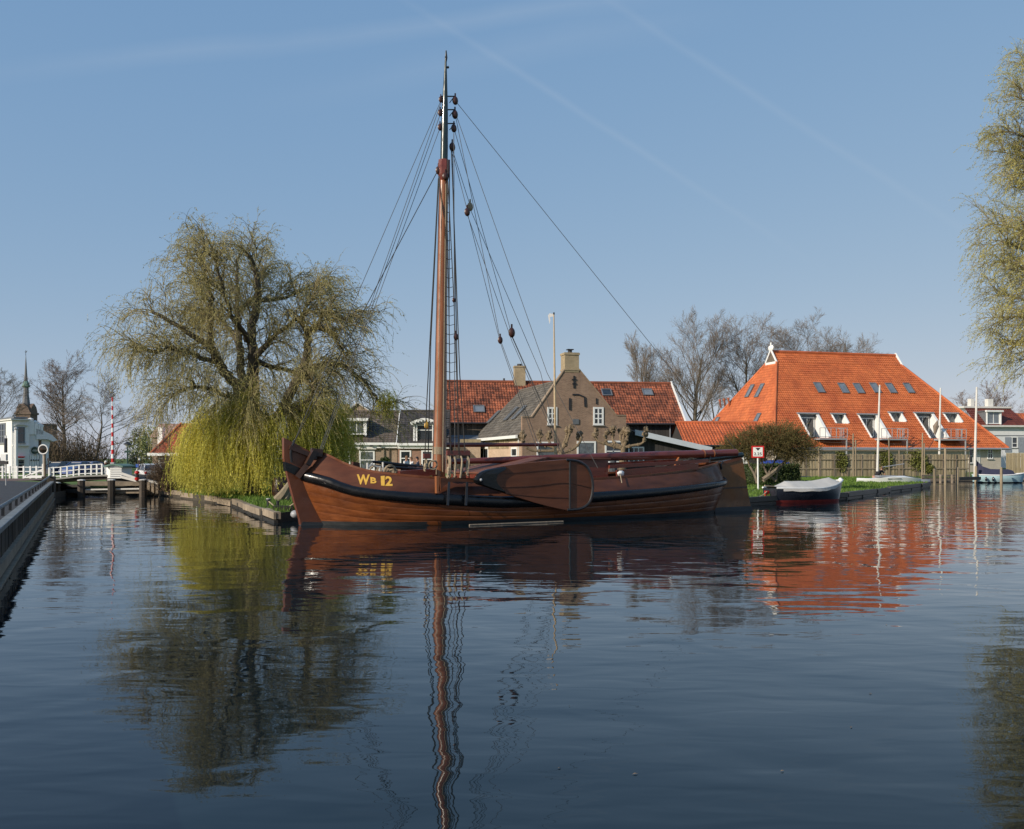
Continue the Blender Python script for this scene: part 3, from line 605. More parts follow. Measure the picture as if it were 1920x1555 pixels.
# clipped hedge
def hedge(label, c0, c1, depth, h, n):
    a, b = V(c0), V(c1); T = thing('clipped_hedge', label, 'hedge', a); d = (b - a); L_ = d.length; d /= L_; nn = V((-d.y, d.x, 0)); fm = FM(); k = n
    u, v_, w_ = G.uniform(0, L_, k), G.uniform(0, depth, k), G.uniform(0, h, k); f = G.integers(0, 4, k)
    v_[f == 0] = 0; v_[f == 1] = depth * (f[f == 1] > 9); w_[f == 2] = h; s3 = f == 3; u[s3] = np.where(G.uniform(size=s3.sum()) < .5, 0, L_)
    C = np.array(a) + u[:, None] * np.array(d) + v_[:, None] * np.array(nn) + np.stack([np.zeros(k), np.zeros(k), w_], 1) + G.normal(size=(k, 3)) * .035
    leaves(fm, C, G.normal(size=(k, 3)), .10, .03); fm.build('foliage', m['hedge'], T, kind='stuff')
    mb = MB(); mid = (a + b) / 2 + nn * depth / 2; mb.box((mid.x, mid.y, a.z + h / 2), (L_ - .08, depth - .08, h - .08), math.atan2(d.y, d.x)); mb.build('core', m['conifer'], T)
h0 = at(1428, 905, 56); h1 = at(1500, 905, 57.5); z_ = .55
hedge('dark clipped hedge behind the crooked stems of the bush', (h0.x, 56, z_), (h1.x, 57.5, z_), 1.6, 1.05, 9000)
h0 = at(1393, 905, 57.5); h1 = at(1432, 905, 58); hedge('lower clipped hedge at the rudder end of the barge', (h0.x, 57.5, z_), (h1.x, 58, z_), 1., .75, 3500)
# ivy, thicket, far trees
def leaf_patch(name, label, cat, C, n, r, mat, ln, wd, **k):
    T = thing(name, label, cat, C); fm = FM(); A, U = cloud(C, r, n); leaves(fm, A, U + G.normal(size=(n, 3)), ln, wd); fm.build('foliage', mat, T, kind='stuff'); return T
tw_n = 3000; fm = FM()
X = G.uniform(-56, -43.5, tw_n); Yy = G.uniform(92, 106, tw_n); strands(fm, np.stack([X, Yy, np.full(tw_n, .5)], 1), np.stack([G.normal(size=tw_n) * .3, G.normal(size=tw_n) * .3, np.ones(tw_n)], 1), G.uniform(2., 5.2, tw_n), 6, .02, (0, 0, 0), .03, 14, .16, .03, .25)
tag(fm.build('thicket', M('thicket_brown', (.105, .075, .042), .9, .35, .25, island=.5)), kind='stuff')
leaf_patch('far_tree', 'soft green far tree left of the small red roofed house', 'tree', at(272, 838, 150), 3500, (2.6, 2.5, 3.4), m['farleaf'], .35, .09)
leaf_patch('conifer_tree', 'dark far conifer beside the street lamp', 'tree', at(252, 872, 120), 900, (.9, .8, 1.6), m['conifer'], .3, .06)
# ---------------------------------------------------------------- the barge
BO = thing('sailing_barge', 'varnished brown flat bottomed sailing barge with tall mast moored along the bank', 'sailing boat', (-6.2, 28.8, 0), rad(28))
def bh(px, py, y=0.): return hit(BO, px, py, (0, y, 0), (0, 1, 0))
LX = [-.15, .1, .5, 1, 2, 3.3, 6, 9, 11.5, 13.5, 14.7, 15.4, 15.7, 15.85]
br = spl(LX, [.10, .42, .83, 1.22, 1.77, 2.08, 2.22, 2.15, 1.95, 1.6, 1.2, .82, .5, .14])
zr = spl([-.15, .5, 1, 2, 3.3, 6.15, 8.9, 11.4, 14.7, 15.85], [1.50, 1.28, 1.07, .91, .80, .655, .75, .85, 1.05, 1.16])
zsh = spl([-.15, .1, .3, .55, 1, 1.5, 2, 3.3, 6, 8.9, 11.4, 13.3, 14.7, 15.85], [2.2, 2.1, 1.99, 1.85, 1.67, 1.57, 1.51, 1.40, 1.31, 1.33, 1.43, 1.56, 1.70, 1.84])
rhalf = spl([-.15, .5, 1, 3.3, 6, 12, 15.85], [.15, .16, .14, .165, .18, .14, .10])
def xr(s): return -.13 + 15.97 * s          # station to length at the rubbing strake
def hull(s, t, side, o=0.):
    b = br(xr(s)); z1 = zr(xr(s)) - rhalf(xr(s)) * .5
    y = (.66 * b) * (1 - t)**2 + 2 * t * (1 - t) * .99 * b + t * t * b; z = -.5 * (1 - t)**2 + 2 * t * (1 - t) * (-.22) + t * t * z1
    q_ = 1 - max(z + .5, 0) / (z1 + .5)
    x0 = -.13 + .95 * q_ ** 1.25; x1 = 15.84 - .75 * q_ ** 1.2
    return V((x0 + (x1 - x0) * s, side * (y + o), z))
def bulw(s, v, side, o=0.):
    x = xr(s); b = br(x); z0 = zr(x) + rhalf(x) * .6; z1 = zsh(x); tum = .30 * min(1, b / .9)
    x0 = -.13 + .5 * v; x1 = 15.84 - .12 * v
    return V((x0 + (x1 - x0) * s, side * max(b - .03 - tum * v ** 1.15 + o, .02), z0 + (z1 - z0) * v))
SS = [0, .004, .01, .018, .028, .04, .055, .075, .1, .13, .17, .22, .28, .35, .43, .51, .59, .66, .73, .79, .84, .88, .91, .935, .955, .972, .985, .994, 1]
def grid(mb, fn, ss, ts, flip=False):
    rows = [[fn(s, t_) for t_ in ts] for s in ss]; n = len(ts); vs = [p_ for r_ in rows for p_ in r_]
    fs = [(i * n + j, i * n + j + 1, (i + 1) * n + j + 1, (i + 1) * n + j) for i in range(len(ss) - 1) for j in range(n - 1)]
    mb.add(vs, [f[::-1] for f in fs] if flip else fs)
for side in (-1, 1):
    mb = MB(); grid(mb, lambda s, t_: hull(s, t_, side, -.007), SS, [i / 10 for i in range(11)], side > 0); hl = mb.build('hull', m['topside'], BO, smooth=True, local=True)
    ts = [.30, .42, .53, .64, .755, .87, 1.0]
    for k in range(6):      # strakes, butted here and there
        cuts = [0, (.33, .58, .21, .47, .28, .62)[k], (.7, .85, .55, .78, .6, .9)[k], 1]
        for c0, c1 in zip(cuts[:-1], cuts[1:]):
            g_ = .0014; ss = sorted({c0 + .0006 * (c0 > 0), c1 - .0006 * (c1 < 1)} | {s for s in SS if c0 + .002 < s < c1 - .002})
            a, b = ts[k] + g_, ts[k + 1] - g_
            mb = MB(); grid(mb, lambda s, t_: hull(s, a + (b - a) * t_, side, (-.002 if t_ in (0., 1.) else .003)), ss, [0., .06, .35, .65, .94, 1.], side > 0)
            mb.build('plank', m['varnish'], hl, smooth=True, local=True, angle=1.2)
    mb = MB()       # dark boot top at the water
    def boot(s, t_):
        zt = -.12 + .24 * t_; lo, hi_ = 0., 1.
        for _ in range(22):
            md = (lo + hi_) / 2
            if hull(s, md, side).z < zt: lo = md
            else: hi_ = md
        return hull(s, lo, side, .010)
    grid(mb, boot, SS, [0, .5, 1.], side > 0); mb.build('boot_stripe', m['boot'], BO, smooth=True, local=True)
    # rubbing strake: heavy rounded black timber
    mb = MB(); rings = []
    for s in SS:
        x = xr(s); h_ = rhalf(x); c = V((x, side * br(x), zr(x))); ring = []
        dx = xr(min(s + .004, 1)) - xr(max(s - .004, 0)); db = br(xr(min(s + .004, 1))) - br(xr(max(s - .004, 0))); nrm = V((-db, dx, 0)).normalized(); nrm = V((nrm.x, side * abs(nrm.y), 0)) if abs(nrm.y) > .02 else V((nrm.x, 0, 0))
        for (o_, z_) in ((-.06, 1), (.03, 1.), (.085, .8), (.11, .35), (.115, -.1), (.10, -.6), (.05, -1), (-.06, -1)): ring.append(c + nrm * o_ + V((0, 0, z_ * h_)))
        rings.append(ring if side < 0 else ring[::-1])
    mb.loft(rings, True, True); mb.build('rubbing_strake', m['black'], BO, smooth=True, local=True, angle=1.)
    mb = MB(); grid(mb, lambda s, t_: bulw(s, t_, side), SS, [i / 6 for i in range(7)], side > 0); grid(mb, lambda s, t_: bulw(s, t_, side, -.08), SS, [i / 6 for i in range(7)], side < 0)
    mb.build('bulwark', m['topside'], BO, smooth=True, local=True)
    mb = MB(); rings = []
    for s in SS:
        p_ = bulw(s, 1, side); iy = -side
        y0, y1 = p_.y - iy * .025, p_.y + iy * min(.12, abs(p_.y) - .01)
        ring = [V((p_.x, y0, p_.z - .02)), V((p_.x, y0, p_.z + .045)), V((p_.x, y1, p_.z + .045)), V((p_.x, y1, p_.z - .02))]; rings.append(ring if side > 0 else ring[::-1])
    mb.loft(rings, True, True); mb.build('cap_rail', m['stem'], BO, local=True)
mb = MB(); L_, Rr = [], []
for s in SS:
    p_ = bulw(s, 1, 1); z_ = max(p_.z - .55, zr(xr(s)) + .12); y_ = max(p_.y - .07, .01); L_.append(V((p_.x, -y_, z_))); Rr.append(V((p_.x, y_, z_)))
n = len(L_); mb.add(L_ + Rr, [(i, i + 1, n + i + 1, n + i) for i in range(n - 1)]); mb.build('deck', m['deck'], BO, local=True)
# stem board, its black band and grey foot
def plate(name, pp, y0, y1, mat, parent=BO, yp=0., **k):
    mb = MB(); pts = [bh(a, b, yp) for a, b in pp]; pts = [V((p_.x, y0, p_.z)) for p_ in pts]; mb.prism(pts, (0, y1 - y0, 0)); return mb.build(name, mat, parent, local=True, **k)
plate('stem', [(530.5, 821), (598, 856), (612, 900), (640, 960), (650, 996), (567, 1010), (560, 972), (549, 935), (538, 893), (531, 860)], -.11, .11, m['stem'])
plate('stem_band', [(531.5, 866), (545, 871), (559, 877), (572, 890), (566, 900), (555, 894), (545, 888), (534, 883)], -.15, .15, m['black'])
plate('stem_foot', [(565, 978), (600, 979), (640, 984), (650, 996), (571, 996), (562, 985)], -.125, .125, m['boot'])
# head ironwork
mb = MB(); y_ = -.16
mb.bar(bh(543, 838.5, y_), bh(594, 858, y_), .09, .13); mb.bar(bh(583, 847, -.2), bh(604, 850, -.2), .16, .22); mb.bar(bh(590, 846, -.26), bh(576, 872, -.3), .14, .16); mb.bar(bh(576, 872, -.3), bh(557.5, 895, -.22), .13, .17); mb.build('head_bracket', m['darkwood'], BO, local=True)
mb = MB(); mb.tube(path([bh(546, 842, -.15), bh(545, 852, -.15), bh(546.5, 867, -.14)]), .035, 6); mb.tube([bh(546, 841, -.14), bh(552, 826, -.1)], .035, 6); mb.build('head_iron', m['iron'], BO, local=True)
# lettering on the bulwark
def text_mesh(body, size, bold=0., ext=.0):
    cu = bpy.data.curves.new('t', 'FONT'); cu.body = body; cu.size = size; cu.offset = bold; cu.align_x = 'CENTER'; cu.align_y = 'CENTER'; cu.extrude = ext; cu.resolution_u = 3
    o = bpy.data.objects.new('t', cu); COL.objects.link(o); bpy.context.view_layer.update(); me = bpy.data.meshes.new_from_object(o.evaluated_get(bpy.context.evaluated_depsgraph_get()))
    vs = [V(v_.co) for v_ in me.vertices]; fs = [tuple(p_.vertices) for p_ in me.polygons]; bpy.data.objects.remove(o); bpy.data.curves.remove(cu); bpy.data.meshes.remove(me)
    return vs, fs
def on_bulwark(px, py):
    """nearest point of the near bulwark on this line of sight"""
    I = mw(BO).inverted(); c = I @ V((0, 0, H)); d = (I.to_3x3() @ V(((px - CX) / F, 1, (HY - py) / F))).normalized(); best = None
    for i in range(200):
        for j in range(25):
            p_ = bulw(.05 + i * .001, j / 24, -1); e = (p_ - c) - d * (p_ - c).dot(d)
            if best is None or e.length < best[0]: best = (e.length, .05 + i * .001, j / 24)
    return best[1:]
for body, px, py, hpx, wpx in (('W', 681, 899, 18.5, 24), ('B', 700, 901, 11, 11), ('1', 717.5, 901.5, 18, 7.5), ('2', 729, 902.5, 18, 13)):
    vs, fs = text_mesh(body, 1, 0 if body == '1' else .035); xs = [v_.x for v_ in vs]; ys = [v_.y for v_ in vs]; cx_, cy_ = (max(xs) + min(xs)) / 2, (max(ys) + min(ys)) / 2
    k00, k10, k01, k11 = (on_bulwark(px + a * wpx / 2, py + b * hpx / 2 + a * .4) for a, b in ((-1, 1), (1, 1), (-1, -1), (1, -1))); mb = MB()
    pp = []
    for v_ in vs:
        a = (v_.x - cx_) / (max(xs) - min(xs)) + .5; b = (v_.y - cy_) / (max(ys) - min(ys)) + .5; s_, vv = ((k00[i] * (1 - a) + k10[i] * a) * (1 - b) + (k01[i] * (1 - a) + k11[i] * a) * b for i in (0, 1))
        pp.append(bulw(s_, min(max(vv, .02), .97), -1, .012))
    mb.add(pp, fs); mb.build('letter' if body in 'WB' else 'numeral', m['yellow'], BO, local=True)
# mast
def mast_pt(py): 
    t_ = (890 - py) / 795.; return bh(822.5 + 13.5 * t_, py)
mz = [(905, .215), (700, .185), (500, .165), (345, .145), (300, .14)]
mb = MB(); mb.tube([mast_pt(a) for a, _ in mz], [b for _, b in mz], 16); MA = mb.build('mast', m['mastwood'], BO, smooth=True, local=True)
mb = MB(); tz = [(304, .125), (260, .12), (200, .1), (150, .06), (118, .035), (95, .012)]; mb.tube([mast_pt(a) for a, _ in tz], [b for _, b in tz], 12); mb.build('topmast', m['green'], MA, smooth=True, local=True)
mb = MB(); a, b = mast_pt(340), mast_pt(301); mb.tube([a, a.lerp(b, .3), a.lerp(b, .7), b], [.15, .2, .21, .19], 8); mb.build('mast_hounds', m['sparred'], MA, local=True)
mb = MB(); mb.tube([bh(836, 120), bh(836.5, 108), bh(837, 95)], [.02, .045, .01], 6); mb.tube([bh(838.5, 127), bh(841, 126)], .04, 5); mb.build('truck', m['iron'], MA, local=True)
for py in (181, 206, 232):
    mb = MB(); p_ = mast_pt(py); mb.tube([bh(p_ and 827, py), bh(853, py)], .022, 5); mb.tube([bh(843, py + 12), bh(851, py + 1)], .018, 4); mb.build('crane_iron', m['iron'], MA, local=True)
mb = MB(); a, b = mast_pt(852), mast_pt(838)
for i in range(7): mb.tube([a.lerp(b, i / 7), a.lerp(b, (i + .7) / 7)], .225, 14)
mb.build('rope_lashing', m['rope'], MA, smooth=True, local=True)
def block(px, py, y, r, mat='blockw'):
    mb = MB(); c = bh(px, py, y); mb.blob(c, (r * .85, r * .55, r * 1.15), 8, 6); mb.tube([c + V((0, 0, r)), c + V((0, 0, r * 1.9))], r * .22, 4); mb.build('block', m[mat], BO, smooth=True, local=True)
for a in ((853.5, 189, 0, .125), (853, 215, 0, .13), (851, 241, 0, .12), (826.5, 187, 0, .09), (825.5, 212, 0, .1), (825, 239, 0, .1), (848, 276, 0, .13), (876, 398, -.4, .12), (881.5, 388, .3, .13, 'rope'), (959.5, 624, 0, .15), (938, 638, -.5, .11), (851, 563, -1.2, .07), (855, 632, -1.5, .1), (833, 348, 0, .08, 'yellow'), (822, 320, 0, .12), (800, 798, 0, .1, 'yellow'), (835, 331, -.2, .12)): block(*a)
def rope(name, pts, r=.011, mat='wire', sag=0.):
    P = [bh(*p_) for p_ in pts]
    if sag and len(P) == 2: P = [P[0].lerp(P[1], i / 8) - V((0, 0, sag * 4 * (i / 8) * (1 - i / 8))) for i in range(9)]
    mb = MB(); mb.tube(P, r, 5); return mb.build(name, m[mat], BO, smooth=True, local=True)
# stays and halyards forward
for p_ in (((828, 186, 0), (550, 832, -.05)), ((829, 187, .05), (600, 842, .1)), ((826, 213, 0), (602, 843, .2)), ((825, 240, 0), (604, 846, .3)), ((822, 318, 0), (548, 836, 0))): rope('stay', p_, .013 if p_[0][1] > 300 else .010, 'tar' if p_[0][1] > 300 else 'wire')
# stays and sheets aft
for p_ in (((855, 191, 0), (1383, 848, 0)), ((854, 217, 0), (938, 637, -.4)), ((852, 243, 0), (958, 622, 0)), ((848, 285, 0), (876, 394, -.4)), ((848, 280, 0), (881, 384, .3)), ((877, 402, -.4), (936, 634, -.5)), ((882, 393, .3), (1014, 700, 0), (1052, 862, 0)), ((876, 402, -.3), (960, 640, 0), (1058, 862, 0)), ((959, 630, 0), (1062, 862, 0)), ((961, 632, 0), (1065, 864, 0)), ((938, 642, -.5), (1012, 858, -1)), ((940, 642, -.4), (1018, 858, -1)), ((856, 218, 0), (1026, 700, -1), (1121, 878, -2))): rope('halyard', p_, .010)
# shrouds and running lines down the mast
for p_ in (((846, 268, 0), (862, 700, -1.6), (872, 848, -2.0)), ((843, 300, 0), (842, 600, -1.5), (845, 850, -1.9)), ((848, 290, 0), (856, 620, -1.5), (860, 852, -1.9)), ((823, 330, 0), (808, 640, -1.), (803, 852, -1.5)), ((822, 335, 0), (799, 780, -1.4), (797, 850, -1.5))): rope('shroud', p_, .017, 'tar')
for x0, x1, y0, y1, mt in ((829, 818, 345, 890, 'rope'), (836, 830, 345, 885, 'rope'), (840, 836, 300, 880, 'wire'), (824, 812, 330, 880, 'wire'), (851, 853, 250, 860, 'wire'), (838, 846, 350, 890, 'wire')): rope('halyard', ((x0, y0, -.2), (x1, y1, -.45)), .013, mt)
# rope ladder beside the mast
RLd = rope('rope_ladder', ((838, 352, -.3), (834.5, 600, -1.), (836, 830, -1.7)), .016, 'tar'); mb = MB(); mb.tube([bh(840, 340, -.3), bh(851, 560, -1.0), bh(861.5, 848, -1.7)], .016, 5); mb.build('side_rope', m['tar'], RLd, local=True)
for i in range(27):
    py = 362 + i * 17.6; y_ = -.3 - 1.4 * (py - 350) / 490; xl = 838.5 - 3 * min(1, (py - 350) / 250); xr_ = 840.5 + (py - 345) * .0445; mb = MB()
    a, b = bh(xl, py, y_), bh(xr_, py, y_); mb.tube([a, a.lerp(b, .5) - V((0, 0, .035)), b], .012, 4); mb.build('rung', m['tar'], RLd, local=True)
# fittings with their lashings (deadeye rails)
for (x0, x1, py, y_, hh) in ((837.5, 880, 849.5, -1.85, 9), (794, 805, 855, -1.55, 8)):
    mb = MB(); a, b = bh(x0, py, y_), bh(x1, py, y_); mb.bar(a, b, .1, hh / 61); pr = mb.build('pin_rail', m['sparred'], BO, local=True); mb = MB()
    for k in range(4 if x1 - x0 > 20 else 1):
        px = x0 + 4 + k * (x1 - x0 - 8) / 3
        for q_ in range(5): mb.tube(path([bh(px + R.uniform(-2, 2), py + 4, y_), bh(px + R.uniform(-4, 4), py + R.uniform(12, 26), y_ + R.uniform(-.1, .1)), bh(px + R.uniform(-2, 2), py + R.uniform(38, 48) * (1 if x1 - x0 > 20 else .6), y_ - .1)], 4), R.uniform(.012, .026), 5)
        mb.blob(bh(px, py + 30 * (1 if x1 - x0 > 20 else .6), y_ - .05), .07, 6, 5, .2)
    mb.build('lashing', m['rope'], BO, smooth=True, local=True)
# leeboard on the near side
ly = -2.52
lee = path([bh(890, 900, ly), bh(905, 886, ly), bh(930, 876, ly), bh(985, 868.5, ly), bh(1060, 861.5, ly), bh(1085, 863, ly), bh(1103, 875, ly), bh(1112, 897, ly), bh(1113, 922, ly), bh(1107, 944, ly), bh(1090, 956, ly), bh(1066, 957.5, ly), bh(1020, 948, ly), bh(960, 930, ly), bh(915, 915, ly), bh(895, 908, ly), bh(890, 900, ly)], 4)[:-1]
cl = sum(lee, V()) / len(lee); mb = MB(); mb.loft([[p_ + V((0, .07, 0)) for p_ in lee], [p_ + V((0, -.02, 0)) for p_ in lee], [p_.lerp(cl, .012) + V((0, -.045, 0)) for p_ in lee]], True, True); LB = mb.build('leeboard', m['leewood'], BO, local=True)
def strap(pp, w_, mat, nm='iron_band', r=None, yy=None):
    mb = MB(); P = path([bh(a, b, yy or ly - .055) for a, b in pp], 5)
    if r: mb.tube(P, r, 6)
    else:
        for a, b in zip(P[:-1], P[1:]): mb.bar(a, b + (b - a) * .15, .03, w_, (0, -1, 0)) if False else mb.bar(a, b + (b - a) * .12, w_, .03, (0, -1, 0))
    mb.build(nm, m[mat], LB, smooth=bool(r), local=True)
strap([(1068.5, 863), (1068.5, 910), (1068.5, 956)], .055, 'iron', r=.032)
strap([(1062, 862.5), (1084, 865.5), (1101, 877), (1110, 898), (1111, 921), (1105, 942), (1089, 953.5), (1064, 956)], .05, 'iron', r=.04)
strap([(940, 914), (998, 912), (1060, 906), (1108, 915)], .02, 'darkwood', 'plank_seam', r=.007); strap([(945, 889), (1000, 884), (1067, 878)], .02, 'darkwood', 'plank_seam', r=.006); strap([(950, 926), (1010, 932), (1067, 934)], .02, 'darkwood', 'plank_seam', r=.006)
hd = [bh(a, b, ly) for a, b in ((889, 900), (897, 889), (912, 881), (940, 875.5), (948, 878), (933, 888), (929, 902), (938, 916), (947, 925), (925, 918.5), (905, 911.5), (893, 907))]
hd = path(hd + [hd[0]], 3)[:-1]; c_ = sum(hd, V()) / len(hd); mb = MB(); mb.loft([[p_ + V((0, .075, 0)) for p_ in hd], [p_ + V((0, -.05, 0)) for p_ in hd], [p_.lerp(c_, .12) + V((0, -.10, 0)) for p_ in hd]], True, True); mb.build('leeboard_head', m['black'], LB, smooth=True, local=True)
mb = MB(); mb.blob(bh(902, 900, ly - .11), .045, 8, 6); mb.build('pivot_bolt', m['grey'], LB, smooth=True, local=True)
# bracket, post and chain plates on the near side
mb = MB(); ys = -2.06
mb.prism([bh(a, b, ys) for a, b in ((815, 893), (820.5, 893), (821, 905), (818.5, 925), (815.5, 925))], (0, -.14, 0)); mb.build('fender_timber', m['mastwood'], BO, local=True)
mb = MB(); mb.prism([bh(a, b, ys + .02) for a, b in ((821, 896), (892, 900), (892, 905), (850, 903), (836, 905), (826, 912), (821, 921))], (0, -.20, 0)); mb.build('bracket_shelf', m['topside'], BO, local=True)
for px in (842, 876):
    mb = MB(); mb.bar(bh(px, 904, -2.26), bh(px - 2.5, 948, -2.44), .07, .03, (0, -1, 0)); mb.build('chain_plate', m['iron'], BO, local=True)
# spars: boom and gaff
def spar(name, a, b, r0, r1, mat, n=12, parent=BO):
    a, b = bh(*a), bh(*b); mb = MB(); mb.tube([a, a.lerp(b, .3), a.lerp(b, .7), b], [r0 * .85, (r0 + r1) / 2 * 1.05, r1, r1 * .95], n); return mb.build(name, m[mat], parent, smooth=True, local=True)
spar('boom', (840, 866, 0), (1380, 849.5, 0), .10, .155, 'sparred'); spar('gaff', (828, 834.5, .2), (1047, 834, .2), .085, .06, 'sparred'); spar('tiller', (1252, 871, 0), (1392, 853, 0), .06, .1, 'green')
for px in (1318, 1336): mb = MB(); a, b = bh(px - 1, 851.2, 0), bh(px + 1, 851, 0); mb.tube([a, b], .165, 12); mb.build('boom_band', m['mastwood'], BO, smooth=True, local=True)
spar('lowered_bowsprit', (698, 866, .6), (828, 881, .6), .05, .07, 'black'); spar('lowered_bowsprit', (700, 873.5, .2), (828, 884, .2), .04, .05, 'black')
# bitts, stanchions, coils on the fore deck
mb = MB(); mb.prism([bh(a, b, .3) for a, b in ((660.5, 890), (662.5, 866), (675, 868), (676, 892))], (0, .18, 0)); mb.build('bitts', m['topside'], BO, local=True)
for px, p0, p1 in ((689, 868, 890), (718, 867, 891), (712, 874, 890)): mb = MB(); mb.tube([bh(px, p1, -.4), bh(px, p0, -.4)], .03, 6); mb.build('stanchion', m['offwhite'], BO, local=True)
mb = MB(); mb.bar(bh(690, 876, -.4), bh(699, 869, -.4), .05, .05); mb.bar(bh(699, 873.5, -.4), bh(714, 876, -.4), .05, .04); mb.build('stanchion', m['offwhite'], BO, local=True)
def coil(px, py, y, r, tilt, mat='rope', th=.022, n=4, name='rope_coil'):
    c = bh(px, py, y); mb = MB()
    for k in range(n):
        rr = r * R.uniform(.82, 1.05); T = Matrix.Rotation(tilt + R.uniform(-.15, .15), 3, 'X'); mb.tube([c + T @ V((rr * math.cos(i * .45), 0, rr * math.sin(i * .45))) + V((0, R.uniform(-.02, .02), 0)) for i in range(15)], th, 5, False)
    mb.build(name, m[mat], BO, smooth=True, local=True)
coil(618, 866, -.2, .14, .2); coil(700, 881, -.5, .11, .1, n=3); coil(731, 884, -.5, .2, .2); coil(1294, 868, 0, .2, .1, th=.035); coil(812, 872, -.6, .14, .3); coil(845, 893, -1.9, .12, .1)
coil(735, 886, -.3, .16, .9)
mb = MB(); c_ = bh(790, 886, 0); mb.bar(bh(745, 890, 0), bh(812, 885, 0), .5, .22); mb.build('fore_hatch', m['sparred'], BO, local=True)
mb = MB()
for px in (768, 776, 785, 793): mb.blob(bh(px, 884, .3), (.12, .12, .15), 7, 6, .2)
mb.build('windlass', m['darkwood'], BO, smooth=True, local=True)
# cabin coaming and cockpit
mb = MB(); x0, x1 = 5.3, 10.1
mb.prism([V((x0, -1.15, .9)), V((x1, -1.15, .9)), V((x1, -1.15, 1.95)), V((x0 + 2.4, -1.15, 1.98)), V((x0, -1.15, 1.50))], (0, 2.3, 0)); cb_ = mb.build('cabin', m['sparred'], BO, local=True)
mb = MB(); mb.prism([V((x0 - .05, -1.25, 1.52)), V((x0 + 2.4, -1.25, 2.0)), V((x1 + .05, -1.25, 1.97)), V((x1 + .05, -1.25, 2.02)), V((x0 + 2.4, -1.25, 2.05)), V((x0 - .05, -1.25, 1.57))], (0, 2.5, 0)); mb.build('cabin_roof', M('cabin_top', (.14, .05, .03), .75, .25, 3), cb_, local=True)
for i in range(5): mb = MB(); mb.box((x1 + .02, -.5 + i * .25, 1.55), (.04, .22, .55)); mb.build('door_board', m['leewood'], cb_, local=True)
mb = MB(); mb.bar(V((10.1, -1.2, 1.72)), V((14.6, -.9, 1.92)), .08, .12); mb.bar(V((10.1, 1.2, 1.72)), V((14.6, .9, 1.92)), .08, .12); mb.bar(V((10.2, -1.5, 1.5)), V((13.9, -1.2, 1.72)), .06, .22); mb.build('cockpit_coaming', m['sparred'], BO, local=True)
mb = MB(); mb.tube(path([bh(1270, 884, -.6), bh(1266, 872, -.4), bh(1272, 858, -.1), bh(1270, 846, 0)]), .04, 6); mb.build('boom_crutch', M('orange_varnish', (.45, .14, .035), .3, .2, 5, coat=.4), BO, smooth=True, local=True)
mb = MB(); a = bh(1284, 880, -.9); mb.tube(path([a + V((-.2, 0, -.1)), a + V((-.18, 0, .14)), a + V((0, 0, .24)), a + V((.18, 0, .14)), a + V((.2, 0, -.1))]), .07, 7); mb.build('taffrail_knee', m['leewood'], BO, smooth=True, local=True)
mb = MB(); a, b = bh(1185, 884, -.6), bh(1240, 880, -.4); mb.bar(a, b, .3, .08); mb.build('folded_cover', m['whitewash'], BO, local=True)
mb = MB(); mb.blob(bh(1163, 888, -1.5), (.16, .12, .1), 8, 6, .2); mb.build('white_fender', m['white'], BO, smooth=True, local=True)
mb = MB(); mb.tube([bh(1163, 890, -1.8), bh(1166, 906, -2.0)], .015, 5); mb.build('mooring_line', m['rope'], BO, local=True)
# stern: rudder with head and irons
plate('rudder', [(1336, 872), (1352, 866), (1386, 858), (1390, 862), (1396, 900), (1402, 935), (1408, 962), (1408, 985), (1338, 995), (1340, 930)], -.08, .08, m['rudder'])
plate('rudder_foot', [(1338, 952), (1406, 949), (1409, 962), (1410, 985), (1336, 995)], -.1, .1, m['boot'])
plate('rudder_band', [(1345, 915), (1398, 912), (1398.6, 914.6), (1345, 917.6)], -.095, .095, m['darkwood'])
plate('rudder_head', [(1350, 866), (1386, 857.5), (1388, 862), (1352, 871)], -.11, .11, m['leewood'])
mb = MB(); mb.tube(path([bh(1355, 866, -.12), bh(1352, 872, -.14), bh(1353, 880, -.12)]), .035, 6); mb.tube([bh(1332, 849, -.1), bh(1331, 868, -.12)], .02, 5); mb.build('rudder_iron', m['iron'], BO, local=True)
mb = MB(); mb.blob(V((15.95, 0, 1.16)), (.2, .34, .17), 10, 8); mb.build('stern_knob', m['black'], BO, smooth=True, local=True)
# pale fender boom floating along the waterline
fa, fb = gnd(880, 985, .02), gnd(1056, 978.3, .02); fl = MB(); fl.tube([fa, fb], .03, 8); FL = tag(fl.build('floating_pole', m['greywood'], smooth=True), 'thin pale pole floating on the water along the side of the barge', 'pole')
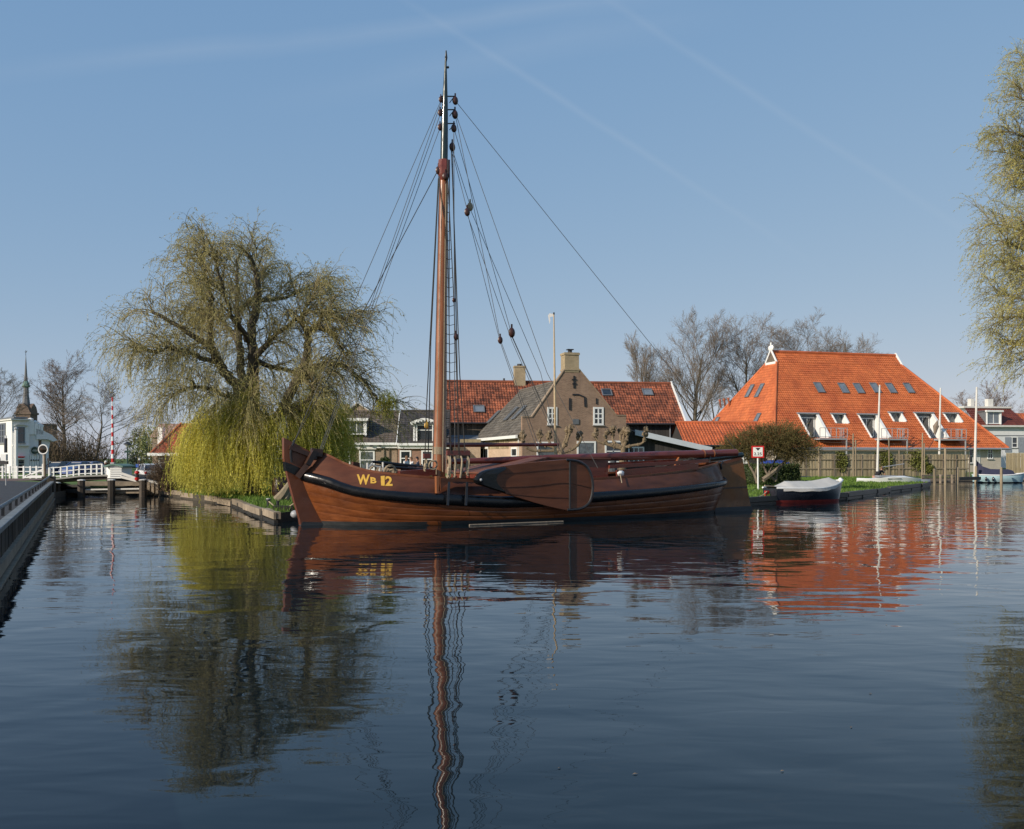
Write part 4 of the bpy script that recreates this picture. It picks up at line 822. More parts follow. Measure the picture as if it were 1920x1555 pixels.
# ---------------------------------------------------------------- buildings
def roof(name, par, O, U, W, poly, mat, tw=.24, th=.34, amp=.028, lip=.03, holes=(), kind='stuff', sub=4):
    """pantiled slope: courses of curved tiles laid over the plane O + u*U + w*W, cut to a convex outline"""
    O, U, W = V(O), V(U).normalized(), V(W).normalized(); n = U.cross(W).normalized()
    us = [p_[0] for p_ in poly]; ws = [p_[1] for p_ in poly]; b = bmesh.new(); u0, w0 = min(us), min(ws)
    pr = [amp * math.sin(2 * math.pi * j / sub) * (1 if j else 1) for j in range(sub + 1)] if sub > 1 else [0, 0]
    for i in range(int((max(ws) - w0) / th) + 1):
        for j in range(int((max(us) - u0) / tw) + 1):
            uc, wc = u0 + (j + .5) * tw, w0 + (i + .5) * th
            if any(h[0] < uc < h[1] and h[2] < wc < h[3] for h in holes): continue
            jz = R.uniform(-.006, .006); lo, hi_, lp = [], [], []
            for k in range(sub + 1):
                u_ = u0 + (j + k / sub) * tw; h_ = pr[k] + jz
                hi_.append(b.verts.new(O + U * u_ + W * (w0 + (i + 1) * th + .01) + n * h_)); lo.append(b.verts.new(O + U * u_ + W * (w0 + i * th) + n * (h_ + lip))); lp.append(b.verts.new(O + U * u_ + W * (w0 + i * th) + n * (h_ - .01)))
            for k in range(sub):
                b.faces.new((lo[k], lo[k + 1], hi_[k + 1], hi_[k])); b.faces.new((lp[k], lp[k + 1], lo[k + 1], lo[k]))
    k = len(poly); ar = sum(poly[i][0] * poly[(i + 1) % k][1] - poly[(i + 1) % k][0] * poly[i][1] for i in range(k))
    for i in range(k):
        a, c_ = poly[i], poly[(i + 1) % k]
        if abs(a[0] - c_[0]) < 1e-6 and (abs(a[0] - u0) < 1e-6): continue
        d = (U * (c_[0] - a[0]) + W * (c_[1] - a[1])).normalized(); o_ = d.cross(n) * (1 if ar > 0 else -1)
        bmesh.ops.bisect_plane(b, geom=b.verts[:] + b.edges[:] + b.faces[:], plane_co=O + U * a[0] + W * a[1], plane_no=o_, clear_outer=True)
    me = bpy.data.meshes.new(name); b.to_mesh(me); b.free(); me.materials.append(mat)
    if sub > 1: me.polygons.foreach_set('use_smooth', [True] * len(me.polygons)); me.set_sharp_from_angle(angle=1.0)
    o = link(name, me, par)
    if kind: o['kind'] = kind
    return o
def window(par, c, r, u, n, w_, h_, cols=1, rows=(1.,), fr='white', gl='glass', t_=.07, dep=.06, name='window', sill=True, sub=True):
    """frame bars, panes and sill standing a little proud of a wall; c = middle of the opening on the wall"""
    c, r, u, n = V(c), V(r).normalized(), V(u).normalized(), V(n).normalized(); mb = MB(); o_ = c + n * (dep / 2 - .01)
    def B(x0, x1, y0, y1, d=dep): mb.box(o_ + r * (x0 + x1) / 2 + u * (y0 + y1) / 2 + n * (d - dep) / 2, (x1 - x0, y1 - y0, d), mat=Matrix((r, u, n)).transposed())
    B(-w_ / 2, w_ / 2, h_ / 2 - t_, h_ / 2); B(-w_ / 2, w_ / 2, -h_ / 2, -h_ / 2 + t_); B(-w_ / 2, -w_ / 2 + t_, -h_ / 2 + t_, h_ / 2 - t_); B(w_ / 2 - t_, w_ / 2, -h_ / 2 + t_, h_ / 2 - t_)
    xs = [-w_ / 2 + t_ + (w_ - 2 * t_) * i / cols for i in range(cols + 1)]; ys = [-h_ / 2 + t_]; tot = sum(rows)
    for q_ in rows: ys.append(ys[-1] + (h_ - 2 * t_) * q_ / tot)
    for x in xs[1:-1]: B(x - t_ * .35, x + t_ * .35, -h_ / 2 + t_, h_ / 2 - t_, dep * .9)
    for y in ys[1:-1]: B(-w_ / 2 + t_, w_ / 2 - t_, y - t_ * .3, y + t_ * .3, dep * .8)
    W_ = mb.build(name, m[fr], par, local=True)
    for i in range(cols):
        for j in range(len(rows)):
            mb = MB(); mb.box(o_ + r * (xs[i] + xs[i + 1]) / 2 + u * (ys[j] + ys[j + 1]) / 2 - n * .012, (xs[i + 1] - xs[i], ys[j + 1] - ys[j], .014), mat=Matrix((r, u, n)).transposed()); mb.build('pane', m[gl], W_, local=True)
    if sill:
        mb = MB(); mb.box(o_ - u * (h_ / 2 + .035) + n * .03, (w_ + .12, .06, dep + .07), mat=Matrix((r, u, n)).transposed()); mb.build('sill', m['stonep'], W_, local=True)
    return W_
def skylight(par, c, U, W, w_, h_, gl='skyglass', fr='lead', open_=0.):
    c, U, W = V(c), V(U).normalized(), V(W).normalized(); n = U.cross(W).normalized(); return window(par, c + n * .05, U, W, n, w_, h_, 1, (1,), fr, gl, .09, .09, 'skylight', False)
EX, EY, EZ = V((1, 0, 0)), V((0, 1, 0)), V((0, 0, 1))
A14 = rad(15)
# --- gable house
GH = thing('gable_house', 'brown brick house with shouldered gable, top chimney and dark tiled roof behind the mast', 'house', (.75, 69, .72), A14)
def gf(px, py, y=0.): return hit(GH, px, py, (0, y, 0), (0, 1, 0))
gw = gf(1174, 850).x; gt = [gf(a, b) for a, b in ((979, 783), (997, 783), (1059, 693), (1085.5, 693), (1156, 780), (1174, 780))]
Lh, Wd = 15., gw; ez = 2.98; rz_ = gt[2].z - .55
mb = MB(); mb.prism([(0, 0, -.5), (gw, 0, -.5)] + [(p_.x, 0, p_.z) for p_ in gt[::-1]], (0, .32, 0)); mb.build('front_wall', m['brick_gable'], GH, local=True)
mb = MB(); mb.box((.15, .32 + (Lh - .32) / 2, ez / 2 - .25), (.3, Lh - .32, ez + .5)); mb.build('side_wall', m['brick_cream'], GH, local=True)
mb = MB(); mb.box((gw - .15, .32 + (Lh - .32) / 2, ez / 2 - .25), (.3, Lh - .32, ez + .5)); mb.prism([(.3, Lh - .3, -.5), (gw - .3, Lh - .3, -.5), (gw - .3, Lh - .3, ez), (gw / 2, Lh - .3, rz_), (.3, Lh - .3, ez)], (0, .3, 0)); mb.build('rear_wall', m['brick_gable'], GH, local=True)
for side in (0, 1):
    O = V((-.28, Lh + .1, ez - .1)) if side == 0 else V((gw + .28, .34, ez - .1)); U = -EY if side == 0 else EY; top = V((gw / 2, O.y, rz_)); W_ = top - O; s_ = W_.length
    roof('roof_tiles', GH, O, U, W_, [(0, 0), (Lh - .24, 0), (Lh - .24, s_), (0, s_)], m['slate'], .24, .32, .022, .04)
mb = MB(); mb.tube([(gw / 2, .3, rz_ + .02), (gw / 2, Lh + .1, rz_ + .02)], .13, 8); mb.build('ridge_tiles', m['slate'], GH, local=True)
mb = MB()       # stone strip along gable steps
for a, b in ((gt[0], gt[1]), (gt[1], gt[2]), (gt[3], gt[4]), (gt[4], gt[5])): mb.bar(V((a.x, .16, a.z + .04)), V((b.x, .16, b.z + .04)), .42, .07)
mb.build('gable_coping', m['brick_tan'], GH, local=True)
ca, cb_ = gf(1059, 693), gf(1085.5, 661.5); mb = MB(); mb.box(((ca.x + cb_.x) / 2, .45, (ca.z + cb_.z) / 2 - .1), (cb_.x - ca.x, .95, cb_.z - ca.z + .2)); mb.box(((ca.x + cb_.x) / 2, .45, cb_.z - .1), (cb_.x - ca.x + .1, 1.05, .16)); mb.box(((ca.x + cb_.x) / 2, .45, ca.z), (cb_.x - ca.x + .1, 1.05, .12)); CH = mb.build('chimney', m['chimbrick'], GH, local=True)
mb = MB(); mb.tube([((ca.x + cb_.x) / 2, .45, cb_.z - .05), ((ca.x + cb_.x) / 2, .45, cb_.z + .2)], .16, 10); mb.box(((ca.x + cb_.x) / 2, .45, cb_.z + .25), (.46, .46, .06)); mb.build('chimney_pot', m['iron'], CH, local=True)
def gwin(x0, x1, y0, y1, **k):
    a, b = gf(x0, y0), gf(x1, y1); window(GH, V(((a.x + b.x) / 2, 0, (a.z + b.z) / 2)), EX, EZ, -EY, b.x - a.x, a.z - b.z, **k)
for x0, x1 in ((1026, 1044.5), (1112, 1131.5)): gwin(x0, x1, 763.5, 797.5, cols=2, rows=(1, 1, 1), t_=.13)
gwin(1006, 1042, 828.5, 869, cols=1, rows=(1.,), gl='paleglass', t_=.12); gwin(1081.5, 1117, 827.5, 869, cols=1, rows=(1.,), gl='paleglass', t_=.12); gwin(1134, 1168, 826.5, 868, cols=1, rows=(1., .9), t_=.12)
def anchor(pts, w_=.12, nm='wall_anchor'):
    mb = MB()
    for a, b in zip(pts[:-1], pts[1:]): p_, q_ = gf(*a), gf(*b); mb.bar(p_ + V((0, -.03, 0)), q_ + V((0, -.03, 0)), .06, w_, (1, 0, 0) if abs(a[0] - b[0]) < abs(a[1] - b[1]) else (0, 0, 1))
    mb.build(nm, m['iron'], GH, local=True)
anchor([(1068, 747), (1068, 769)]); anchor([(1096, 745), (1097, 763)]); anchor([(1118, 747), (1118, 758)], .08); anchor([(1073, 740), (1084, 740), (1096, 745)], .1, 'lamp_arm'); anchor([(1076, 705), (1076, 728)], .1); anchor([(1072, 712), (1080, 712)], .1); anchor([(1073, 720), (1080, 720)], .1)
mb = MB(); a, b = gf(1074, 786), gf(1085, 796); mb.box(((a.x + b.x) / 2, -.03, (a.z + b.z) / 2), (b.x - a.x, .06, a.z - b.z)); mb.build('stone_plaque', m['lead'], GH, local=True)
mb = MB(); mb.bar((-.35, .32, ez - .12), (-.35, Lh + .1, ez - .12), .16, .22); mb.build('gutter', m['white'], GH, local=True); mb = MB(); mb.tube([(-.14, .55, ez - .2), (-.14, .55, -.4)], .05, 6); mb.build('drainpipe', m['offwhite'], GH, local=True)
def gs(px, py): return hit(GH, px, py, (0, 0, 0), (1, 0, 0))
for x0, x1, y0, y1, cl_ in ((898, 916, 839, 878, 2), (959, 970, 839, 858, 1)):
    a, b = gs(x0, y0), gs(x1, y1); window(GH, V((0, (a.y + b.y) / 2, (a.z + b.z) / 2)), -EY, EZ, -EX, abs(a.y - b.y), a.z - b.z, cl_, (1,), t_=.14)
for i in range(14): mb = MB(); mb.box((-.02, 4.2 + i * .75, ez - .55), (.05, .6, .75)); mb.build('gable_board', m['fence'], GH, local=True)
O = V((-.28, Lh + .1, ez - .1)); W_ = V((gw / 2, O.y, rz_)) - O; nn = (-EY).cross(W_).normalized()
for px, py in ((926, 783), (959, 777), (974, 775)):
    p_ = hit(GH, px, py, O + nn * .05, nn); skylight(GH, p_, -EY, W_, .85, 1.5)
# --- long barn with old red pantiles
BN = thing('long_barn', 'long dark boarded barn with weathered red pantile roof behind the gable house', 'barn', (-6.0, 84, .75), rad(7)); Lb, Db, eb, rb = 21.6, 9., 4.45, 8.35
mb = MB(); mb.box((Lb / 2, Db / 2, eb / 2 - .3), (Lb - .1, Db - .3, eb + .5)); mb.prism([(.15, .3, eb - .1), (.15, Db - .3, eb - .1), (.15, Db / 2, rb - .3)], (.2, 0, 0)); mb.prism([(Lb - .35, .3, eb - .1), (Lb - .35, Db - .3, eb - .1), (Lb - .35, Db / 2, rb - .3)], (.2, 0, 0)); mb.build('wall', m['barnwood'], BN, local=True)
bd = MB(); bd.box((0, 0, 0), (.22, .03, eb - .1)); b0 = None
for i in range(88):
    x = .2 + i * .243; mt = 'greywood' if x < 6.5 else 'barnwood'
    if b0 is None or b0[0] != mt: b0 = (mt, bd.build('board', m[mt], BN, local=True)); o = b0[1]
    else: o = b0[1].copy(); COL.objects.link(o)
    o.location = (x, .13 - R.uniform(0, .012), eb / 2 - .1)
for O, U in ((V((-.15, -.25, eb - .12)), EX), (V((Lb + .15, Db + .25, eb - .12)), -EX)):
    W_ = V((O.x, Db / 2, rb)) - O; roof('roof_tiles', BN, O, U, W_, [(0, 0), (Lb + .3, 0), (Lb + .3, W_.length), (0, W_.length)], m['oldred'], .25, .36, .034, .045)
mb = MB(); mb.tube([(-.15, Db / 2, rb + .03), (Lb + .15, Db / 2, rb + .03)], .14, 8); mb.build('ridge_tiles', m['oldred'], BN, local=True)
for x in (-.2, Lb + .2): mb = MB(); mb.bar((x, -.4, eb - .2), (x, Db / 2, rb + .1), .07, .34); mb.bar((x, Db + .4, eb - .2), (x, Db / 2, rb + .1), .07, .34); mb.build('verge_board', m['white'], BN, local=True)
mb = MB(); mb.tube([(-.1, -.34, eb - .12), (Lb + .1, -.34, eb - .12)], .09, 8); mb.build('gutter', m['iron'], BN, local=True); mb = MB(); mb.tube([(Lb - 1.2, 0, eb - .2), (Lb - 1.2, 0, -.3)], .05, 6); mb.build('drainpipe', m['zinc'], BN, local=True)
O = V((-.15, -.25, eb - .12)); W_ = V((O.x, Db / 2, rb)) - O; nn = EX.cross(W_).normalized()
for px, py, w_, h_, g_ in ((898, 768, 1., 1.0, 'skyglass'), (1137.5, 737, .95, 1., 'glass'), (1214, 736.5, .95, 1., 'skyglass')): skylight(BN, hit(BN, px, py, O + nn * .04, nn), EX, W_, w_, h_, g_)
p_ = hit(BN, 974, 716, (0, Db / 2, rb), (0, 1, 0)); mb = MB(); mb.box((p_.x, Db / 2, rb + .45), (1.02, .9, 2.0)); mb.box((p_.x, Db / 2, rb + 1.42), (1.1, 1., .14)); CH = mb.build('chimney', m['chimbrick'], BN, local=True); mb = MB(); mb.tube([(p_.x, Db / 2, rb + 1.45), (p_.x, Db / 2, rb + 1.7)], .22, 8); mb.build('chimney_pot', m['iron'], CH, local=True)
p_ = hit(BN, 945, 714, (0, Db / 2, rb), (0, 1, 0)); mb = MB(); mb.tube([(p_.x, Db / 2, rb), (p_.x, Db / 2, rb + .35)], .09, 8); mb.build('vent_pipe', m['iron'], BN, local=True)
# low yellow brick outhouse before the barn's left end
p_ = at(862, 890, 80); OH = thing('outhouse', 'low yellow brick outhouse with a sloping roof between the mast and the gable house', 'outhouse', (-4.9, 79.5, .72), rad(8))
mb = MB(); mb.prism([(0, 0, -.4), (2.3, 0, -.4), (2.3, 0, 2.5), (0, 0, 2.5)], (0, 3.2, 0)); mb.build('wall', m['brick_cream'], OH, local=True)
mb = MB(); mb.bar((-.15, -.1, 2.55), (2.45, -.1, 2.55), .2, .12); mb.bar((.6, -.16, 2.75), (2.3, -.16, 2.75), .1, .26); mb.build('fascia', m['fence'], OH, local=True); mb = MB(); mb.prism([(-.1, -.1, 2.62), (-.1, 3.3, 3.3), (-.1, 3.3, 3.1), (-.1, -.1, 2.5)], (2.5, 0, 0)); mb.build('roof', m['lead'], OH, local=True)
mb = MB(); mb.box((1.0, -.04, .85), (.85, .06, 2.0)); mb.build('door', m['barnwood'], OH, local=True)
# --- dark shed with sloping white fascia, right of the gable
SH = thing('lean_to_shed', 'black boarded lean-to shed under a long sloping pale fascia right of the gable', 'shed', (8.75, 72.6, .72), rad(6))
def sf(px, py, y=0.): return hit(SH, px, py, (0, y, 0), (0, 1, 0))
a, b = sf(1188, 806), sf(1327, 839); x1 = sf(1329, 845).x
mb = MB(); mb.prism([(-.2, .1, -.4), (x1, .1, -.4), (x1, .1, b.z - .3), (-.2, .1, a.z + .1)], (0, 5, 0)); mb.build('wall', m['barnwood'], SH, local=True)
mb = MB(); mb.prism([(a.x, -.55, a.z), (x1 + .1, -.55, b.z), (x1 + .1, -.55, b.z - .40), (a.x, -.55, a.z - .42)], (0, .09, 0)); mb.build('fascia', M('fascia_grey', (.46, .50, .53), .5, .06), SH, local=True)
mb = MB(); mb.prism([(a.x, -.46, a.z - .02), (x1 + .1, -.46, b.z - .02), (x1 + .1, -.46, b.z - .14), (a.x, -.46, a.z - .14)], (0, 5.5, 0)); mb.build('roof', m['zinc'], SH, local=True)
nb = 0
for i in range(40):
    x = -.1 + i * .2
    if x > x1: break
    zt = a.z - .15 + (b.z - a.z) * (x - a.x) / (x1 - a.x) - .1; mb = MB(); mb.box((x, .075 - R.uniform(0, .01), zt / 2 - .2), (.185, .03, zt + .3)); mb.build('board', m['barnwood'], SH, local=True)
c0, c1 = sf(1178, 838), sf(1208, 868); window(SH, V(((c0.x + c1.x) / 2, .06, (c0.z + c1.z) / 2)), EX, EZ, -EY, c1.x - c0.x, c0.z - c1.z, 3, (1, 1), t_=.1)
# closed parasol of dark cloth, red tiled porch below boom is part of the terrace
p_ = at(1150, 884, 66); PS = thing('closed_parasol', 'closed dark grey parasol on a pole before the gable house', 'parasol', (p_.x, 66, .7)); mb = MB(); mb.tube([(p_.x, 66, .7), (p_.x, 66, 2.6)], .03, 6); mb.build('pole', m['grey'], PS); mb = MB(); mb.tube([(p_.x, 66, .95), (p_.x, 66, 1.4), (p_.x, 66, 2.2), (p_.x, 66, 2.55)], [.3, .27, .15, .04], 9); mb.build('canopy', M('parasol_cloth', (.05, .06, .07), .9, .2), PS)
# --- row houses left of the mast
def rowhouse(label, x0, x1, ridge_py, gut_py, brickm, tile, ang, Y=78.):
    p0 = at(x0, 890, Y); T = thing('row_house', label, 'house', (p0.x, Y, .72), ang)
    f = lambda px, py, y=0.: hit(T, px, py, (0, y, 0), (0, 1, 0)); L_ = f(x1, 850).x; ez_ = f((x0 + x1) / 2, gut_py).z; D = 8.; rz2 = f((x0 + x1) / 2, ridge_py, D / 2).z
    mb = MB(); mb.box((L_ / 2, D / 2, ez_ / 2 - .25), (L_, D, ez_ + .5)); mb.prism([(.01, .2, ez_ - .02), (.01, D - .2, ez_ - .02), (.01, D / 2, rz2 - .2)], (L_ - .02, 0, 0)); mb.build('wall', brickm, T, local=True)
    O = V((0, -.3, ez_ - .02)); W_ = V((0, D / 2, rz2)) - O; roof('roof_tiles', T, O, EX, W_, [(0, 0), (L_, 0), (L_, W_.length), (0, W_.length)], tile, .31, .34, .018, .035)
    O2 = V((L_, D + .3, ez_ - .02)); W2 = V((L_, D / 2, rz2)) - O2; roof('roof_tiles', T, O2, -EX, W2, [(0, 0), (L_, 0), (L_, W2.length), (0, W2.length)], tile, .31, .34, 0, .035, sub=1)
    mb = MB(); mb.tube([(0, D / 2, rz2 + .02), (L_, D / 2, rz2 + .02)], .12, 7); mb.build('ridge_tiles', tile, T, local=True)
    mb = MB(); mb.box((L_ / 2, -.30, ez_ + .02), (L_ + .06, .3, .2)); mb.box((L_ / 2, -.14, ez_ - .2), (L_ + .02, .2, .24)); mb.build('gutter', m['white'], T, local=True)
    return T, f, L_, ez_, rz2, D, W_, O
T, f, L_, ez_, rz2, D, W_, O = rowhouse('row house with the wide white dormer and brown tiled roof beyond the bow', 572, 745, 772.5, 833, m['brick_tan'], m['browntile'], rad(3))
mb = MB(); mb.bar((L_ - .05, -.35, ez_ + .05), (L_ - .05, D / 2, rz2 + .08), .07, .14); mb.build('verge_strip', m['white'], T, local=True)
for px in (658, 677, 697, 713): mb = MB(); a = f(px, 836); mb.box((a.x, -.34, a.z), (.2, .25, .12)); mb.build('bracket', m['iron'], T, local=True)
for x0, x1, y0, y1, rws in ((633, 657, 845, 882, (1.2, 1)), (673.5, 702.5, 845, 882, (1.1, 1))):
    a, b = f(x0, y0), f(x1, y1); window(T, V(((a.x + b.x) / 2, 0, (a.z + b.z) / 2)), EX, EZ, -EY, b.x - a.x, a.z - b.z, 1, rws, t_=.12, gl='paleglass'); mb = MB(); mb.box(((a.x + b.x) / 2, -.12, a.z + .16), (b.x - a.x + .3, .26, .13)); mb.build('window_hood', m['offwhite'], T, local=True)
for px in (720, 730): mb = MB(); a = f(px, 840); mb.tube([(a.x, -.08, ez_ - .2), (a.x, -.08, -.2)], .045, 6); mb.build('drainpipe', m['greywood'], T, local=True)
# dormer one
def dormer(T, f, x0, x1, y0, y1, O, W_, cols, white='white', yfront=.35, gl='paleglass', rows=(1,), pediment=False):
    a, b = f(x0, y0, yfront), f(x1, y1, yfront); mb = MB(); dz = W_.z / W_.y; yb = O.y + (a.z - O.z) / dz + .3; ybb = yfront
    for x in (a.x + .06, b.x - .06): mb.prism([(x - .05, yfront, b.z - .1), (x - .05, yfront, a.z), (x - .05, yb, a.z)], (.1, 0, 0))
    DM = mb.build('dormer', m['lead'], T, local=True)
    mb = MB(); mb.box(((a.x + b.x) / 2, (yfront - .3 + yb) / 2, a.z + .02), (b.x - a.x + .3, yb - yfront + .3, .1)); mb.build('dormer_roof', m['lead'], DM, local=True)
    mb = MB()
    if pediment:
        k = 9
        for i in range(k):
            t0, t1 = i / k, (i + 1) / k; g_ = lambda t_: V((a.x - .25 + (b.x - a.x + .5) * t_, yfront - .3, a.z + .02 + .36 * math.sin(math.pi * t_)))
            mb.bar(g_(t0), g_(t1), .35, .16)
            mb.box(g_((t0 + t1) / 2) + V((0, -.02, -.14)), (.13, .3, .1))
        mb.prism([(a.x, yfront - .1, a.z - .02)] + [(a.x + (b.x - a.x) * i / 8, yfront - .1, a.z + .34 * math.sin(math.pi * i / 8)) for i in range(9)] + [(b.x, yfront - .1, a.z - .02)], (0, .1, 0))
        for x in (a.x + .02, b.x - .02, a.x + .22, b.x - .22): mb.box((x, yfront - .14, (a.z + b.z) / 2 - .05), (.13, .14, a.z - b.z + .1))
    else:
        mb.box(((a.x + b.x) / 2, yfront - .2, a.z + .0), (b.x - a.x + .36, .34, .22)); mb.box((b.x - .05, yfront - .08, (a.z + b.z) / 2), (.16, .14, a.z - b.z)); mb.box((a.x + .05, yfront - .08, (a.z + b.z) / 2), (.16, .14, a.z - b.z))
    mb.build('dormer_fascia', m[white], DM, local=True)
    window(T, V(((a.x + b.x) / 2, yfront, (a.z + b.z) / 2)), EX, EZ, -EY, b.x - a.x - .3, a.z - b.z - .1, cols, rows, t_=.1, gl=gl, name='dormer_window', sill=False, sub=False)
dormer(T, f, 626, 687, 787, 816.5, O, W_, 4)
p_ = f(650, 768, D / 2); mb = MB(); mb.box((p_.x, D / 2, rz2 + .15), (.5, .5, 1.0)); mb.build('chimney', m['chimbrick'], T, local=True)
T, f, L_, ez_, rz2, D, W_, O = rowhouse('row house with the small white curved dormer next to the mast', 746, 842, 771.5, 834, m['brick_row'], m['dktile'], rad(3))
for x0, x1, y0, y1 in ((749.5, 771, 844.5, 876), (790, 812, 844.5, 880)): a, b = f(x0, y0), f(x1, y1); window(T, V(((a.x + b.x) / 2, 0, (a.z + b.z) / 2)), EX, EZ, -EY, b.x - a.x, a.z - b.z, 1, (1.1, 1), t_=.12)
dormer(T, f, 776, 817, 795, 830, O, W_, 1, gl='glass', rows=(2.4, 1), pediment=True)
p_ = at(685, 770, 92); PK = thing('gabled_roof', 'small gable peak rising behind the ridge of the row house', 'house', (p_.x - 1.2, 92, .72)); mb = MB(); mb.prism([(-1.6, 0, -.4), (2.4, 0, -.4), (2.4, 0, 5.3), (.45, 0, 6.55), (-1.6, 0, 5.0)], (0, 6, 0)); mb.build('wall', m['brick_tan'], PK, local=True); mb = MB(); mb.bar((.45, -.1, 6.62), (2.5, -.1, 5.3), .3, .08); mb.bar((.45, -.1, 6.62), (-1.8, -.1, 5.0), .3, .08); mb.build('verge_strip', m['offwhite'], PK, local=True)
# --- big farmhouse with new orange pantiles
FM_ = thing('pyramid_farmhouse', 'huge farmhouse with steep bright orange pantile roof, skylights and cut-in balconies', 'farmhouse', (25.4, 93, .78), A14)
Lf, Df, ef, rf, iL, iR, hh = 27.3, 19.4, 2.28, 12.75, 6.0, 7.3, 1.15
Rz = rf - ef; kf = 1 - hh / Rz
mb = MB(); mb.box((Lf / 2, Df / 2, ef / 2 - .3), (Lf - 1.0, Df - 1.0, ef + .5)); mb.build('wall', m['plaster'], FM_, local=True)
Of = V((0, 0, ef)); Wf = V((0, Df / 2, Rz)); sf_ = Wf.length; nf = EX.cross(Wf.normalized())
def ff(px, py):
    p_ = hit(FM_, px, py, Of, nf); return p_.x, (p_ - Of).dot(Wf.normalized())
holes = []; big = ((1495.5, 1531.5, 1545, 823.5), (1606.5, 1641.5, 1650, 822.5), (1713, 1746.5, 1757, 821.5)); small = ((1557, 1581, 1586, 793.5), (1666, 1688.5, 1693, 793), (1769, 1791.5, 1796, 792.5))
for x0, x1, xb, yb in big + small:
    u0, w1 = ff(x0, 775.5); u1, _ = ff(x1, 775.5); _, w0 = ff(xb, yb); holes.append((u0, u1, w0, w1))
tw_, th_ = .24, .34
holes = [(round(a / tw_) * tw_, round(b / tw_) * tw_, round(c / th_) * th_, round(d / th_) * th_) for a, b, c, d in holes]
xa, xb_ = iL * kf, Lf - iR * kf
roof('roof_tiles', FM_, Of, EX, Wf, [(0, 0), (Lf, 0), (xb_, sf_ * kf), (xa, sf_ * kf)], m['orange'], tw_, th_, .03, .045, holes)
roof('roof_tiles', FM_, Of, EX, Wf, [(xa, sf_ * kf), (xb_, sf_ * kf), (xb_, sf_), (xa, sf_)], m['orange'], tw_, th_, .03, .045)
Wl = V((iL, 0, Rz)); sl_ = Wl.length; dl = Df / 2 * (1 - kf); roof('roof_tiles', FM_, (0, Df, ef), -EY, Wl, [(0, 0), (Df, 0), (Df / 2 + dl, sl_ * kf), (Df / 2 - dl, sl_ * kf)], m['orange'], tw_, th_, .03, .035)
Wr = V((-iR, 0, Rz)); roof('roof_tiles', FM_, (Lf, 0, ef), EY, Wr, [(0, 0), (Df, 0), (Df / 2 + dl, Wr.length * kf), (Df / 2 - dl, Wr.length * kf)], m['orange'], .5, .7, 0, .035, sub=1)
mb = MB(); mb.add([(Lf, Df, ef), (0, Df, ef), (xa, Df / 2 + dl, ef + Rz * kf), (xa, Df / 2, rf), (xb_, Df / 2, rf), (xb_, Df / 2 + dl, ef + Rz * kf)], [(0, 1, 2, 3, 4, 5)]); mb.build('rear_slope', m['orange'], FM_, local=True)
for x, s_ in ((xa, -1), (xb_, 1)):
    mb = MB(); mb.prism([(x, Df / 2 - dl, ef + Rz * kf - .05), (x, Df / 2 + dl, ef + Rz * kf - .05), (x, Df / 2, rf - .05)], (.06 * -s_, 0, 0)); OB = mb.build('owl_board', m['greywood'], FM_, local=True)
    mb = MB(); xx = x + s_ * .08; p0, p1, p2 = V((xx, Df / 2 - dl - .15, ef + Rz * kf - .1)), V((xx, Df / 2 + dl + .15, ef + Rz * kf - .1)), V((xx, Df / 2, rf + .25)); mb.bar(p0, p1, .12, .26); mb.bar(p0, p2, .1, .2); mb.bar(p1, p2, .1, .2)
    if s_ < 0:
        mb.blob((xx, Df / 2 - .22, rf + .42), (.1, .3, .3), 8, 6); mb.blob((xx, Df / 2 + .24, rf + .40), (.1, .3, .28), 8, 6); mb.box((xx, Df / 2, rf + .75), (.1, .18, .5))
    mb.build('owl_board_trim', m['white'], OB, local=True)
mb = MB(); mb.tube([(xa, Df / 2, rf + .03), (xb_, Df / 2, rf + .03)], .17, 8); mb.build('ridge_tiles', m['annexred'], FM_, local=True)
for a, b in (((0, 0, ef), (xa, Df / 2 - dl, ef + Rz * kf)), ((Lf, 0, ef), (xb_, Df / 2 - dl, ef + Rz * kf)), ((0, Df, ef), (xa, Df / 2 + dl, ef + Rz * kf))): mb = MB(); mb.tube([V(a) + V((0, 0, .03)), V(b) + V((0, 0, .03))], .13, 8); mb.build('hip_tiles', m['orange'], FM_, local=True)
mb = MB(); mb.tube([(-.1, -.12, ef - .06), (Lf + .1, -.12, ef - .06)], .11, 8); mb.box((Lf / 2, .1, ef - .12), (Lf, .3, .12)); mb.build('gutter', m['zinc'], FM_, local=True)
for px, py in ((1535.5, 728), (1581, 729), (1609.5, 729.5), (1640.5, 728.5), (1670, 729), (1703.5, 729)):
    p_ = hit(FM_, px, py, Of, nf); skylight(FM_, p_ + nf * .02, EX, Wf, .82, 1.55)
nl = (-EY).cross(Wl.normalized())
for px, py, hs_ in ((1406.5, 734, 1.6), (1425, 733, 1.7), (1418.5, 789, 1.7), (1345, 789, .8)): skylight(FM_, hit(FM_, px, py, (0, Df, ef), nl) + nl * .02, -EY, Wl, .8, hs_)
for px, py in ((1352, 765), (1360, 763.5), (1368, 762)):
    p_ = hit(FM_, px, py, (0, Df, ef), nl); mb = MB(); mb.tube([p_, p_ + V((-.15, 0, .75))], .1, 7); mb.tube([p_ + V((-.15, 0, .75)), p_ + V((-.15, 0, .95))], .15, 7); mb.build('vent_pipe', m['oldred'], FM_, local=True)
wn = Wf.normalized()
def P_(u, w_): return Of + EX * u + wn * w_
whole = M('balcony_white', (.74, .73, .70), .6, .05)
